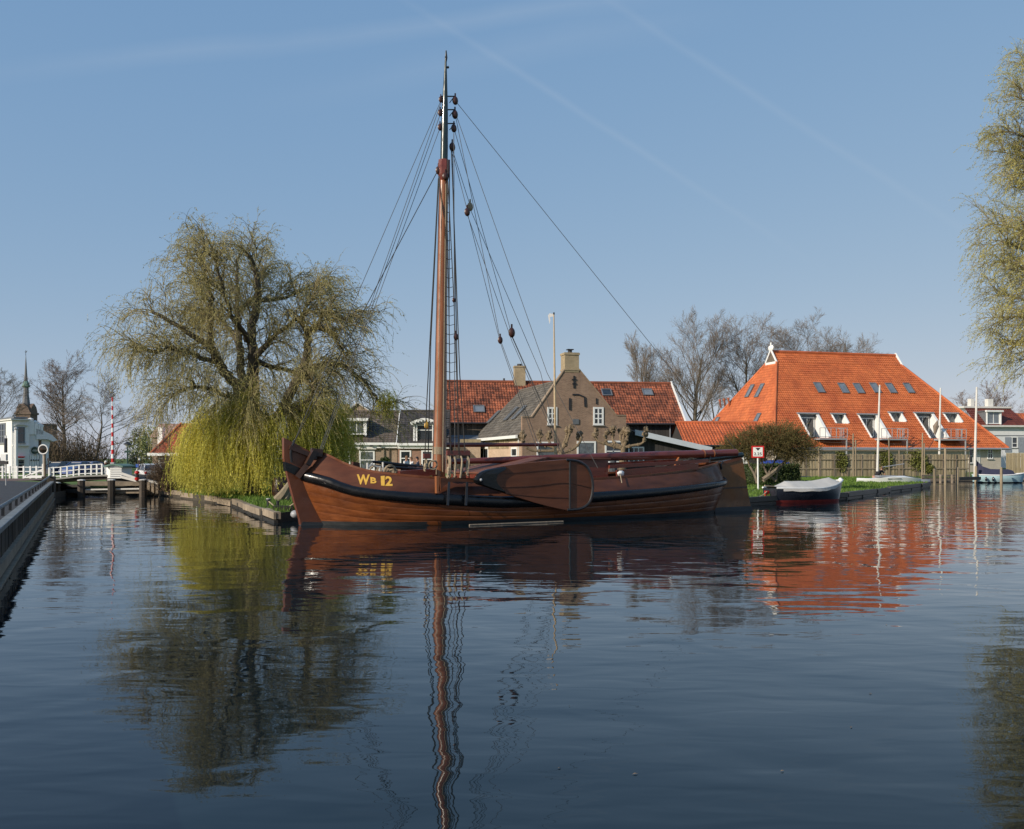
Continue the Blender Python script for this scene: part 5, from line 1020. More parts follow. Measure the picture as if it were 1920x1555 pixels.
for k, (u0, u1, w0, w1) in enumerate(holes):
    B0, T0 = P_(0, w0), P_(0, w1); isbig = k < 3; yb, zb, yt, zt = B0.y, B0.z, T0.y, T0.z
    yin = yt + .25
    mb = MB(); mb.prism([(u0 - .08, yb, zb), (u0 - .08, yin, zb), (u0 - .08, yin, zt), (u0 - .08, yt, zt)], (.08, 0, 0)); mb.prism([(u1, yb, zb), (u1, yin, zb), (u1, yin, zt), (u1, yt, zt)], (.08, 0, 0)); RC = mb.build('balcony_recess' if isbig else 'light_recess', whole, FM_, local=True)
    mb = MB(); mb.box(((u0 + u1) / 2, yin + .05, (zb + zt) / 2), (u1 - u0 + .16, .1, zt - zb)); mb.build('recess_back', m['lead'] if isbig else m['paleglass'], RC, local=True)
    mb = MB(); mb.box(((u0 + u1) / 2, (yb + yin) / 2, zb - .04), (u1 - u0 + .16, yin - yb, .08)); mb.box(((u0 + u1) / 2, (yt + yin) / 2 - .1, zt + .05), (u1 - u0 + .3, yin - yt + .35, .12)); mb.build('recess_floor', m['zinc'], RC, local=True)
    mb = MB()      # lead flashing with white lining round the opening
    for a, b, wd_ in ((P_(u0, w0), P_(u0, w1), .1), (P_(u1, w0), P_(u1, w1), .30 if isbig else .14), (P_(u0, w1), P_(u1, w1), .14)): mb.bar(a + nf * .06, b + nf * .06, wd_, .10, nf)
    mb.build('recess_trim', whole if isbig else m['white'], RC, local=True)
    if isbig:
        window(FM_, V(((u0 + u1) / 2 + .1, yin, (zb + zt) / 2 - .1)), EX, EZ, -EY, (u1 - u0) * .8, (zt - zb) - .5, 2, (1,), t_=.09, gl='glass', name='balcony_door', sill=False)
        s0, s1, yf = u0 + .25, u1 + 1.15, yb - 1.25
        mb = MB(); mb.box(((s0 + s1) / 2, (yf + yb + .4) / 2, zb - .14), (s1 - s0, yb + .4 - yf, .14)); BL = mb.build('balcony', m['grey'], FM_, local=True)
        mb = MB()
        for z_ in (.95, .08): mb.bar((s0, yf, zb + z_), (s1, yf, zb + z_), .05, .05); mb.bar((s1, yf, zb + z_), (s1, yb + .3, zb + z_), .05, .05)
        mb.build('balcony_rail', m['grey'], BL, local=True)
        for i in range(6): mb = MB(); x = s0 + (s1 - s0) * i / 5; mb.box((x, yf, zb + .45), (.05, .05, .95)); mb.build('baluster', m['grey'], BL, local=True)
        for y_ in (yf + .6, yf + 1.2): mb = MB(); mb.box((s1, y_, zb + .45), (.05, .05, .95)); mb.build('baluster', m['grey'], BL, local=True)
        mb = MB(); mb.box((s1 - .05, yf + .05, (zb - .3) / 2 - .1), (.1, .1, zb + .1)); mb.build('balcony_post', m['grey'], BL, local=True)
def fw(px, py): return hit(FM_, px, py, (0, .5, 0), (0, 1, 0))
for x0, x1, y0, y1, c_, rw in ((1816, 1832, 841, 869, 2, (1, 1)), (1851, 1861.5, 840.5, 861, 2, (1, 1)), (1833, 1837, 841, 869, 1, (1, 1))): a, b = fw(x0, y0), fw(x1, y1); window(FM_, V(((a.x + b.x) / 2, .5, (a.z + b.z) / 2)), EX, EZ, -EY, b.x - a.x, a.z - b.z, c_, rw, t_=.09, fr='white')
# balcony furniture
a = P_(holes[2][0] + .8, holes[2][2] + .5); Ch = thing('folded_parasol', 'grey folded parasol leaning in the right hand balcony', 'parasol', mw(FM_) @ a); mb = MB(); mb.tube([(0, 0, .1), (.1, 0, .9), (.3, 0, 1.5)], [.1, .28, .06], 7); mb.build('canopy', m['greywood'], Ch, local=True); mb = MB(); mb.tube([(-.05, 0, -.3), (.3, 0, 1.6)], .025, 5); mb.build('pole', m['grey'], Ch, local=True)
# --- low annex with red pantiles
AX = thing('low_annex', 'low red pantiled annex between the barn and the orange farmhouse', 'annex', (13.9, 81.5, .75), rad(3))
def af(px, py, y=0.): return hit(AX, px, py, (0, y, 0), (0, 1, 0))
La = af(1442, 840).x; x0 = af(1283, 840).x; ea = af(1350, 835.5).z; ra = af(1350, 793, 3.4).z
mb = MB(); mb.box(((x0 + La) / 2, 3.4, ea / 2 - .3), (La - x0 - .3, 6.4, ea + .5)); mb.prism([(x0 + .1, .3, ea - .05), (x0 + .1, 6.5, ea - .05), (x0 + .1, 3.4, ra - .2)], (La - x0 - .2, 0, 0)); mb.build('wall', m['barnwood'], AX, local=True)
O = V((x0, -.25, ea)); W_ = V((x0, 3.4, ra)) - O; roof('roof_tiles', AX, O, EX, W_, [(0, 0), (La - x0, 0), (La - x0, W_.length), (0, W_.length)], m['annexred'], .27, .36, .04, .04)
mb = MB(); mb.add([(x0, 3.4, ra), (La, 3.4, ra), (La, 7., ea), (x0, 7., ea)], [(0, 1, 2, 3)]); mb.build('rear_slope', m['annexred'], AX, local=True); mb = MB(); mb.tube([(x0, 3.4, ra + .03), (La, 3.4, ra + .03)], .13, 8); mb.build('ridge_tiles', m['annexred'], AX, local=True)
mb = MB(); mb.tube([(x0, -.3, ea - .03), (La, -.3, ea - .03)], .08, 7); mb.build('gutter', m['iron'], AX, local=True)
a, b = af(1388, 850), af(1402, 869); window(AX, V(((a.x + b.x) / 2, .2, (a.z + b.z) / 2)), EX, EZ, -EY, b.x - a.x, a.z - b.z, 2, (1, 1), t_=.12, dep=.12)
# --- dark red roofed house far right
DH = thing('white_house', 'white walled house with dark red tiled mansard, flat top and dormer at the right edge', 'house', (57.5, 122, .8), rad(10))
def df(px, py, y=0.): return hit(DH, px, py, (0, y, 0), (0, 1, 0))
xl, xr2 = df(1832, 800).x, df(1932, 800).x; ze = df(1880, 799).z; zt = df(1880, 766, 2.6).z; xt = df(1893, 766, 2.6).x
mb = MB(); mb.box(((xl + xr2) / 2, 5, ze / 2 - .3), (xr2 - xl - .4, 9.6, ze + .5)); mb.build('wall', m['whitewash'], DH, local=True)
O = V((xl, 0, ze)); W_ = V((xl, 2.6, zt)) - O; roof('roof_tiles', DH, O, EX, W_, [(0, 0), (xr2 - xl, 0), (xt - xl, W_.length), (0, W_.length)], m['dkred'], .3, .4, .02, .05)
mb = MB(); mb.box(((xl + xt) / 2, 5.2, zt + .12), (xt - xl + .3, 5.6, .22)); mb.build('flat_roof', m['offwhite'], DH, local=True); mb = MB(); mb.box(((xl + xr2) / 2, -.15, ze - .02), (xr2 - xl, .35, .22)); mb.build('gutter', m['offwhite'], DH, local=True); mb = MB(); mb.box(((xl + xr2) / 2, .19, df(1900, 817).z), (xr2 - xl - .38, .06, .1)); mb.build('string_course', m['lead'], DH, local=True)
for px in (1825, 1859): p_ = df(px, 760, 4.); mb = MB(); mb.box((p_.x, 4.5, zt + .75), (.75 if px > 1840 else .5, .7, 1.15)); mb.build('chimney', m['offwhite'], DH, local=True)
dormer(DH, df, 1849, 1876, 771, 796, O, W_, 2, gl='skyglass', yfront=.2)
for x0, x1 in ((1896.5, 1908), ): a, b = df(x0, 819, .2), df(x1, 840, .2); window(DH, V(((a.x + b.x) / 2, .2, (a.z + b.z) / 2)), EX, EZ, -EY, b.x - a.x, a.z - b.z, 1, (1, 1.6), t_=.12)
for x0, x1 in ((1884, 1896), (1909, 1921)): a, b = df(x0, 820, .2), df(x1, 848, .2); mb = MB(); mb.box(((a.x + b.x) / 2, .16, (a.z + b.z) / 2), (b.x - a.x, .06, a.z - b.z)); mb.build('shutter', m['zinc'], DH, local=True)
p_ = at(1915, 780, 160); FH = thing('far_house', 'far orange tiled roof peeping past the dark red house', 'house', (p_.x, 160, .8)); mb = MB(); mb.box((2, 3, 3.2), (9, 6, 6.8)); mb.build('wall', m['brick_tan'], FH, local=True)
roof('roof_tiles', FH, (-3, -.3, 6.3), EX, V((0, 3.3, 2.6)), [(0, 0), (10, 0), (9, 4.2), (1, 4.2)], m['annexred'], .5, .5, .03, .05)
# --- small red roofed house at left
RH = thing('small_house', 'small house with red hipped roof and white gutter behind the willow', 'house', (*at(286, 860, 74).xy, .8), rad(-4))
def rf_(px, py, y=0.): return hit(RH, px, py, (0, y, 0), (0, 1, 0))
Lr = 7.2; er = rf_(310, 851).z; D = 7.; rt = rf_(338, 795, D / 2).z; xi = rf_(340, 795, D / 2).x
mb = MB(); mb.box((Lr / 2, D / 2, er / 2 - .3), (Lr - .5, D - .5, er + .5)); mb.build('wall', m['brick_tan'], RH, local=True)
O = V((-.1, -.1, er)); W_ = V((-.1, D / 2, rt)) - O; roof('roof_tiles', RH, O, EX, W_, [(0, 0), (Lr + .2, 0), (Lr + .2 - xi, W_.length), (xi, W_.length)], M('red_pantile', (.32, .075, .03), .7, .25, .8, island=.2), .27, .36, .03, .04)
mb = MB(); mb.add([(-.1, -.1, er), (-.1, D + .1, er), (xi, D / 2, rt)], [(0, 2, 1)]); mb.add([(-.1, D + .1, er), (Lr + .1, D + .1, er), (Lr - xi, D / 2, rt), (xi, D / 2, rt)], [(0, 3, 2, 1)]); mb.build('rear_slope', m['annexred'], RH, local=True)
mb = MB(); mb.box((Lr / 2, -.2, er - .05), (Lr + .4, .3, .22)); mb.box((-.2, D / 2, er - .05), (.3, D + .3, .22)); mb.build('gutter', m['white'], RH, local=True); mb = MB(); mb.tube([(-.1, -.1, er + .04), (xi, D / 2, rt + .04)], .12, 7); mb.build('hip_tiles', m['annexred'], RH, local=True)
p_ = rf_(300.5, 820, 4.); mb = MB(); mb.box((p_.x, 4.2, rf_(300, 817, 4.).z - .6), (.4, .5, 2.6)); mb.build('chimney', m['white'], RH, local=True)
a, b = rf_(295, 859), rf_(314, 879); window(RH, V(((a.x + b.x) / 2, .25, (a.z + b.z) / 2)), EX, EZ, -EY, b.x - a.x, a.z - b.z, 1, (1.4, 1), t_=.09)
p_ = at(312, 815, 96); QH = thing('far_house', 'pale reddish far roof behind the small red roofed house', 'house', (p_.x, 96, .8)); mb = MB(); mb.prism([(-1.4, 0, 0), (5, 0, 0), (5, 0, 3.6), (-1.4, 0, 3.6)], (0, 5, 0)); mb.build('wall', m['brick_tan'], QH, local=True); roof('roof_tiles', QH, (-1.6, -.2, 3.3), EX, V((0, 2.7, 1.5)), [(0, 0), (6.8, 0), (6.8, 3.0), (0, 3.0)], M('pale_tile', (.38, .24, .19), .8, .2, 1, island=.2), .3, .35, .03, .04)
# --- white cafe at the left edge
WC = thing('white_cafe', 'white plastered cafe with tall sash window, pinnacled wing and swept canopy at the left edge', 'building', (*at(24, 880, 78).xy, .9), rad(42))
def cf_(px, py, y=0.): return hit(WC, px, py, (0, y, 0), (0, 1, 0))
def cbox(mb, x0, x1, y0, y1, ya, yb_): a, b = cf_(x0, y0, ya), cf_(x1, y1, ya); mb.box(((a.x + b.x) / 2, (ya + yb_) / 2, (a.z + b.z) / 2), (b.x - a.x, yb_ - ya, a.z - b.z))
mb = MB(); cbox(mb, 24, 55, 787, 905, 0, 6); wl = mb.build('wall', m['whitewash'], WC, local=True)
mb = MB(); a, b = cf_(24, 785), cf_(24, 905); mb.prism([(a.x - .06, .01, b.z), (a.x - .06, .01, a.z), (a.x - .06, 6, a.z), (a.x - .06, 6, b.z)], (.05, 0, 0)); mb.build('side_wall', m['whitewash'], WC, local=True)
mb = MB(); cbox(mb, 21, 57, 785, 788.5, -.25, 6.2); cbox(mb, 24, 56, 834, 837, -.2, 0); mb.build('cornice', m['offwhite'], WC, local=True)
mb = MB(); cbox(mb, 26, 52, 781.5, 785, .8, 5.5); mb.build('roof', m['lead'], WC, local=True)
def cwin(x0, x1, y0, y1, ya=0., **k): a, b = cf_(x0, y0, ya), cf_(x1, y1, ya); window(WC, V(((a.x + b.x) / 2, ya, (a.z + b.z) / 2)), EX, EZ, -EY, b.x - a.x, a.z - b.z, **k)
cwin(30.5, 46.5, 800.5, 830.5, cols=1, rows=(1.6, 1), fr='lead', t_=.1); cwin(32.5, 46.5, 855, 890, cols=1, rows=(1.6, .7, .5), fr='offwhite')
a = cf_(24, 785); 
for t0, t1, z0_, z1_ in ((.3, .75, 792, 831), (.35, .6, 858, 892)): pa, pb = V((a.x - .06, 6 * t0, 0)), V((a.x - .06, 6 * t1, 0)); r_ = (pa - pb).normalized(); window(WC, (pa + pb) / 2 + V((0, 0, (cf_(20, z0_).z + cf_(20, z1_).z) / 2)), r_, EZ, V((r_.y, -r_.x, 0)), (pa - pb).length, cf_(20, z0_).z - cf_(20, z1_).z, cols=3, rows=(1, 1, 1), fr='lead', t_=.12)
for i, yy in enumerate((856, 859.5)): mb = MB(); cbox(mb, 33, 46.5, yy, yy + 2.0, -.25 - .1 * i, -.06); mb.build('awning_stripe', m['red'] if i == 0 else m['white'], WC, local=True)
mb = MB()
for i in range(9):
    t_ = math.pi * i / 8; t2 = math.pi * (i + 1) / 8
    if i < 8: c0 = cf_(39.5, 800); mb.bar((c0.x - math.cos(t_) * .5, -.06, c0.z + .16 * math.sin(t_)), (c0.x - math.cos(t2) * .5, -.06, c0.z + .16 * math.sin(t2)), .12, .09)
mb.build('window_arch', m['offwhite'], WC, local=True)
mb = MB(); cbox(mb, 54, 72, 803, 905, .3, 5); mb.build('wing', m['whitewash'], WC, local=True)
for x0, x1, yt_ in ((55, 64, 789), (64.5, 71.5, 794), (72, 76, 798), (77, 81, 801)):
    mb = MB(); cbox(mb, x0, x1, yt_, 815, .2, .9); p0, p1 = cf_(x0, yt_, .2), cf_(x1, yt_, .2); mb.tube([V(((p0.x + p1.x) / 2, .5, p0.z)), V(((p0.x + p1.x) / 2, .5, p0.z + .15)), V(((p0.x + p1.x) / 2, .5, p0.z + .25))], [.2, .24, .05], 8); mb.build('pinnacle', m['white'], WC, local=True)
mb = MB(); mb.prism([cf_(px, py, .2) for px, py in ((68, 804), (82, 808), (98, 816), (108, 826), (100, 828), (90, 824), (72, 824), (68, 824))], (0, 4.5, 0)); mb.build('canopy', m['whitewash'], WC, local=True)
mb = MB(); mb.prism([cf_(px, py, .5) for px, py in ((74, 824), (90, 825), (94, 830), (91, 845), (92, 905), (74, 905))], (0, 3.5, 0)); mb.build('canopy_wall', m['whitewash'], WC, local=True)
mb = MB(); mb.prism([cf_(px, py, .48) for px, py in ((73, 827), (78, 825), (77, 840), (73, 842))], (0, .1, 0)); mb.build('canopy_painted_shade', m['brick_church'], WC, local=True)  # solid dark piece on the wall, coloured to stand for shade under the canopy
for i in range(4): mb = MB(); cbox(mb, 55.5 + i * 4.6, 59.2 + i * 4.6, 853, 895, .2, .3); dr = mb.build('door_panel', m['white'], WC, local=True); mb = MB(); a = cf_(58.5 + i * 4.3, 863, .2); mb.blob(a + V((0, -.05, 0)), .06, 6, 5); mb.build('handle', m['iron'], dr, local=True)
mb = MB(); mb.prism([cf_(px, py, .1) for px, py in ((91, 864), (96, 866), (100, 876), (91, 877))], (0, 1.5, 0)); mb.build('tent_awning', m['white'], WC, local=True)
p_ = cf_(64.7, 845, .2); SG = thing('round_sign', 'round green sign with white rim and line on the white cafe wing', 'sign', mw(WC) @ (p_ + V((0, -.12, 0)))); mb = MB(); mb.tube([(0, .06, 0), (0, 0, 0)], .34, 20); mb.build('disc', m['lampgreen'], SG, local=True); mb = MB(); mb.tube([(.33 * math.cos(i * .3), -.01, .33 * math.sin(i * .3)) for i in range(22)], .02, 4); mb.box((0, -.012, -.03), (.46, .012, .05)); mb.box((0, -.012, .08), (.3, .012, .02)); mb.build('rim', m['offwhite'], SG, local=True)
# --- church far behind
CT = thing('church_tower', 'brick church tower with slender lantern spire and gilded weathercock above the white cafe', 'church', (*at(50, 860, 240).xy, .8))
k = 240 / F
def cz(py): return H + (HY - py) * k - .8
mb = MB(); mb.box((0, 0, cz(776) / 2), (27 * k, 27 * k, cz(776))); mb.box((0, 0, cz(776)), (31 * k, 31 * k, .5)); mb.build('tower', m['brick_church'], CT, local=True)
mb = MB()
for s_ in (0, 1, 2, 3): mb.prism([Matrix.Rotation(s_ * math.pi / 2, 3, 'Z') @ V((x * k, -14 * k, cz(y))) for x, y in ((-14, 776), (14, 776), (9, 764), (0, 757), (-9, 764))], Matrix.Rotation(s_ * math.pi / 2, 3, 'Z') @ V((0, .8, 0)))
mb.build('parapet', m['brick_church'], CT, local=True)
mb = MB(); mb.tube([(-1 * k, 0, cz(p_)) for p_ in (768, 740, 727)], [8.5 * k, 5.0 * k, 4.5 * k], 8); mb.tube([(-1.5 * k, 0, cz(p_)) for p_ in (718, 700, 680, 666)], [3.8 * k, 2.3 * k, 1.2 * k, .25 * k], 8); mb.build('spire', m['spiregrey'], CT, local=True)
mb = MB(); mb.tube([(-1.2 * k, 0, cz(p_)) for p_ in (727, 725, 722, 718, 715)], [4.5 * k, 8 * k, 7 * k, 5 * k, 3.8 * k], 8); mb.build('lantern', m['copper'], CT, local=True)
mb = MB(); mb.tube([(-1.7 * k, 0, cz(667)), (-1.7 * k, 0, cz(657))], .06, 5); mb.prism([(-4 * k, -.04, cz(659.5)), (-2 * k, -.04, cz(660.5)), (0, -.04, cz(659)), (1 * k, -.04, cz(657.5)), (.4 * k, -.04, cz(660)), (-1 * k, -.04, cz(661.5)), (-3 * k, -.04, cz(661))], (0, .08, 0)); mb.build('weathercock', m['iron'], CT, local=True)
mb = MB(); mb.box((0, 5, 5.5), (60 * k, 40 * k, 9)); mb.build('nave', m['brick_church'], CT, local=True)
# ---------------------------------------------------------------- bridge and its furniture
BY = 52.; kb = BY / F
def bx(px, py, dy=0): return at(px, py, BY + dy)
BR = thing('small_bridge', 'low brown timber bridge with white railings over the narrow canal at left', 'bridge', (*bx(150, 930).xy, 0))
top = [(92, 899), (110, 898), (150, 893.5), (195, 892), (230, 894), (300, 909)]
mb = MB(); mb.prism([bx(a, b) for a, b in top] + [bx(300, 914), bx(232, 902), bx(195, 899.5), bx(150, 900.5), bx(92, 906)], (0, 5.2, 0)); mb.build('deck', m['quaywood'], BR)
mb = MB()
for a, b in zip(top[:-1], top[1:]): mb.bar(bx(a[0], a[1] - .3, -.06), bx(b[0], b[1] - .3, -.06), .22, .09)
mb.build('kerb_beam', m['stonep'], BR)
def ty(px):
    for a, b in zip(top[:-1], top[1:]):
        if a[0] <= px <= b[0]: return a[1] + (b[1] - a[1]) * (px - a[0]) / (b[0] - a[0])
for px in (93, 100.5, 114, 126, 138, 148.5, 160, 171, 181.5, 191): mb = MB(); y_ = ty(px); mb.bar(bx(px, y_), bx(px, y_ - 22), .065 if px > 95 else .16, .07); mb.build('rail_post', m['white'], BR)
for o_ in (21.5, 13, 5):
    mb = MB(); P = [(93, 899), (110, 898), (150, 893.5), (192, 892)]
    for a, b in zip(P[:-1], P[1:]): mb.bar(bx(a[0], a[1] - o_), bx(b[0], b[1] - o_), .04, .042)
    mb.build('rail', m['white'], BR)
# fender works under the bridge: piles, walings, sloping boards
mb = MB(); mb.prism([bx(a, b, -1.2) for a, b in ((152, 903), (270, 903.5), (270, 911), (152, 911))], (0, .5, 0)); mb.build('upper_waling', m['oldtimber'], BR)
mb = MB(); mb.prism([bx(a, b, -1.6) for a, b in ((205, 919.5), (270, 918.5), (270, 925.5), (200, 925.5))], (0, .5, 0)); mb.build('lower_waling', m['oldtimber'], BR)
mb = MB(); mb.bar(bx(150, 918.5, -1.7), bx(268, 916.5, -1.7), .12, .07); mb.build('white_strip', m['offwhite'], BR)
mb = MB(); mb.bar(bx(98, 921, -.6), bx(205, 921, -.6), .3, .2); mb.bar(bx(98, 912, -.4), bx(205, 910, -.4), .3, .14); mb.build('dark_waling', m['wetwood'], BR)
for px, yt, yb in ((106, 905, 938), (152.5, 900, 934), (209, 899.5, 932), (268, 899.5, 934)):
    mb = MB(); mb.tube([bx(px, yb, -1.85), bx(px, yt + 1.5, -1.85)], .2, 8); PI = mb.build('pile', m['quaywood'], BR); mb = MB(); mb.tube([bx(px, yt + 1.2, -1.85), bx(px, yt, -1.85), bx(px, yt - 1, -1.85)], [.22, .2, .04], 8); mb.build('pile_cap', m['offwhite'], PI)
mb = MB(); mb.prism([(-24.5, 58, -.8), (-18, 58, -.8), (-18, 58, .8), (-24.5, 58, .8)], (0, .3, 0)); mb.build('abutment', m['wetwood'], BR)
# right approach: sloping white rails and brown revetment
AR = thing('approach_fence', 'white sloping rails and brown posts leading down from the bridge to the shrubs', 'fence', (*bx(265, 915).xy, .3))
for (a, b) in (((228, 888), (258, 898)), ((226, 894), (258, 902)), ((270, 899.5), (300, 907)), ((270, 905), (300, 914))): mb = MB(); mb.bar(bx(*a, -1.0), bx(*b, -1.0), .1, .13); mb.build('rail', m['offwhite'], AR)
for px in (271, 279, 287, 295): mb = MB(); mb.bar(bx(px, 926, -1.05), bx(px, 902 + (px - 271) * .25, -1.05), .14, .14); mb.build('post', m['oldtimber'], AR)
for py in (913, 919, 925): mb = MB(); mb.bar(bx(270, py, -.95), bx(297, py + 2, -.95), .06, .16); mb.build('plank', m['oldtimber'], AR)
# left road railing, farther back
LY = 56.5
LR = thing('road_railing', 'white post and rail fence along the road before the white cafe', 'railing', (*at(40, 897, LY).xy, .9))
for px in (-8, 5, 18.5, 32, 44.5, 57, 68.5, 81): mb = MB(); tall = px == 81; mb.bar(at(px, 897.5, LY), at(px, 874 if not tall else 870, LY), .085 if px < 80 else .13, .09); mb.build('rail_post', m['white'], LR)
for y0 in (876, 884, 892): mb = MB(); mb.bar(at(-8, y0, LY), at(82, y0 + .3, LY), .04, .045); mb.build('rail', m['white'], LR)
mb = MB(); mb.bar(at(49, 893, LY - .4), at(85, 879, LY - .4), .07, .09); mb.bar(at(46, 895, LY - .4), at(60, 890, LY - .4), .07, .07); mb.prism([at(40, 896.5, LY - .5), at(80, 896.5, LY - .5), at(80, 892, LY - .5), at(62, 891.5, LY - .5)], (0, .08, 0)); mb.build('barrier_arm', m['white'], LR)
# bridge keeper's cabinet
KY = 51.5
KC = thing('keeper_cabinet', 'white panelled bridge cabinet with green arched roof at the foot of the barrier pole', 'cabinet', (*at(211, 897, KY).xy, .9))
def kp(px, py, dy=0): return at(px, py, KY + dy)
mb = MB(); mb.prism([kp(206, 897), kp(228, 897), kp(228, 873), kp(206, 873)], (0, 1.4, 0)); mb.build('front_panel', m['white'], KC); mb = MB(); mb.prism([kp(206, 897), kp(206, 873), kp(196, 873.5, .9), kp(196, 897, .9)], (0, .5, 0)); mb.build('side_panel', m['white'], KC)
for i in range(5): mb = MB(); mb.bar(kp(206.5, 877 + i * 4, -.02), kp(227.5, 877 + i * 4, -.02), .02, .025); mb.build('panel_groove', m['grey'], KC)
mb = MB(); A = [kp(194 + i * 4.5, 874 - 4.0 * math.sin(math.pi * i / 8), -.12) for i in range(9)]; mb.prism(A + [p_ - V((0, 0, .08)) for p_ in A[::-1]], (0, 1.8, 0)); mb.build('roof', m['copper'], KC)
mb = MB(); mb.prism([kp(207, 899, .1), kp(227, 899, .1), kp(226, 896.5, .1), kp(208, 896.5, .1)], (0, 1.2, 0)); mb.build('base', m['iron'], KC)
# raised barrier
BPY = 54.4; PB = thing('barrier_pole', 'raised red and white striped barrier pole standing above the bridge', 'barrier', (*at(211, 870, BPY).xy, .9)); n = 15; y0, y1 = 868, 745
for i in range(n):
    mb = MB(); a = at(211.5 - .8 * i / n, y0 + (y1 - y0) * i / n, BPY); b = at(211.5 - .8 * (i + 1) / n, y0 + (y1 - y0) * (i + 1) / n, BPY); r0, r1 = .085 - .05 * i / n, .085 - .05 * (i + 1) / n; mb.tube([a, b], [r0, r1], 10); mb.build('red_band' if i % 2 == 0 else 'white_band', m['red'] if i % 2 == 0 else m['white'], PB)
mb = MB(); a = at(211.5, 897, BPY); mb.bar(a, at(211.5, 867, BPY), .22, .22); mb.build('pedestal', m['grey'], PB)
# street lamp with name board
SY = 60.; SLm = thing('street_lamp', 'dark green street lamp with flat hat and dark name board', 'street lamp', (*at(239, 895, SY).xy, .8)); c_ = at(239, 880, SY)
mb = MB(); mb.tube([at(239, 897, SY), at(239, 870, SY), at(239, 838, SY)], [.07, .055, .04], 8); mb.build('pole', m['lampgreen'], SLm)
t_ = at(239, 835, SY); mb = MB(); mb.tube([t_ - V((0, 0, .1)), t_ + V((0, 0, .02))], [.08, .17], 10); mb.build('lamp_glass', m['offwhite'], SLm); mb = MB(); mb.tube([t_ + V((0, 0, .02)), t_ + V((0, 0, .08)), t_ + V((0, 0, .22))], [.24, .22, .04], 12); mb.build('lamp_hat', m['iron'], SLm)
mb = MB(); a, b = at(233.5, 845, SY - .06), at(245, 849, SY - .06); mb.box(((a.x + b.x) / 2, SY - .07, (a.z + b.z) / 2), (b.x - a.x, .03, a.z - b.z)); mb.build('name_board', m['lampgreen'], SLm)
# red and white signals, blue sign
TY = 50.7; TL = thing('bridge_signal', 'red signal post with two round red lamps housings beside the white car', 'signal', (*at(257, 902, TY).xy, .8)); mb = MB(); mb.tube([at(257, y, TY) for y in (902, 900, 896.5, 895)], [.05, .12, .13, .06], 10); mb.tube([at(257, y, TY) for y in (889.5, 887.5, 884.5, 883)], [.06, .13, .12, .05], 10); mb.build('lamp_housing', m['red'], TL, smooth=True); mb = MB(); mb.tube([at(257, 903, TY), at(257, 883, TY)], .065, 8); mb.tube([at(257, 895, TY), at(257, 889.5, TY)], .11, 8); mb.build('post', m['iron'], TL)
BS = thing('blue_sign', 'small blue road sign on a thin pole behind the red signal post', 'sign', (*at(257.5, 890, 58).xy, .8)); mb = MB(); a, b = at(255.2, 870.5, 58), at(260.5, 876.5, 58); mb.box(((a.x + b.x) / 2, 57.95, (a.z + b.z) / 2), (b.x - a.x, .03, a.z - b.z)); mb.build('panel', m['bluesign'], BS); mb = MB(); mb.tube([at(257.5, 897, 58), at(257.5, 870, 58)], .03, 6); mb.build('pole', m['grey'], BS)
GP = thing('guide_post', 'thin dark post with white cap before the small red roofed house', 'post', (*at(261.5, 890, 60).xy, .8)); mb = MB(); mb.tube([at(261.5, 893, 60), at(261.5, 863, 60)], .05, 6); mb.build('shaft', m['blockw'], GP); mb = MB(); mb.tube([at(261.5, 863, 60), at(261.5, 860, 60)], .06, 6); mb.build('cap', m['white'], GP)
# traffic mirror on two posts
MYY = 55.; TM = thing('traffic_mirror', 'round traffic mirror with white rim on a pale post at the left bridge end', 'mirror', (*at(84, 895, MYY).xy, .9)); c_ = at(81, 843, MYY)
mb = MB(); mb.tube([c_ + V((.26 * math.cos(i * math.pi / 12), 0, .26 * math.sin(i * math.pi / 12))) for i in range(25)], .038, 6, False); mb.build('rim', m['white'], TM, smooth=True); mb = MB(); mb.tube([c_ + V((0, .05, 0)), c_ + V((0, .0, 0)), c_ + V((0, -.035, 0))], [.25, .24, .03], 24); mb.build('mirror_glass', m['mirror'], TM, smooth=True)
mb = MB(); mb.tube([at(84.5, 897, MYY + .1), at(83.5, 850, MYY + .1)], .07, 7); mb.build('post', m['oldtimber'], TM); mb = MB(); mb.bar(at(81.3, 897, MYY + .15), at(81.3, 853, MYY + .15), .05, .05); mb.build('stay', m['offwhite'], TM)
mb = MB(); a = at(91, 862, MYY + .1); mb.box(a, (.12, .1, .16)); mb.tube([at(91, 897, MYY + .1), at(91, 864, MYY + .1)], .03, 6); LTn = tag(mb.build('small_lantern', m['iron']), 'small black lantern on a post right of the round traffic mirror', 'lantern')
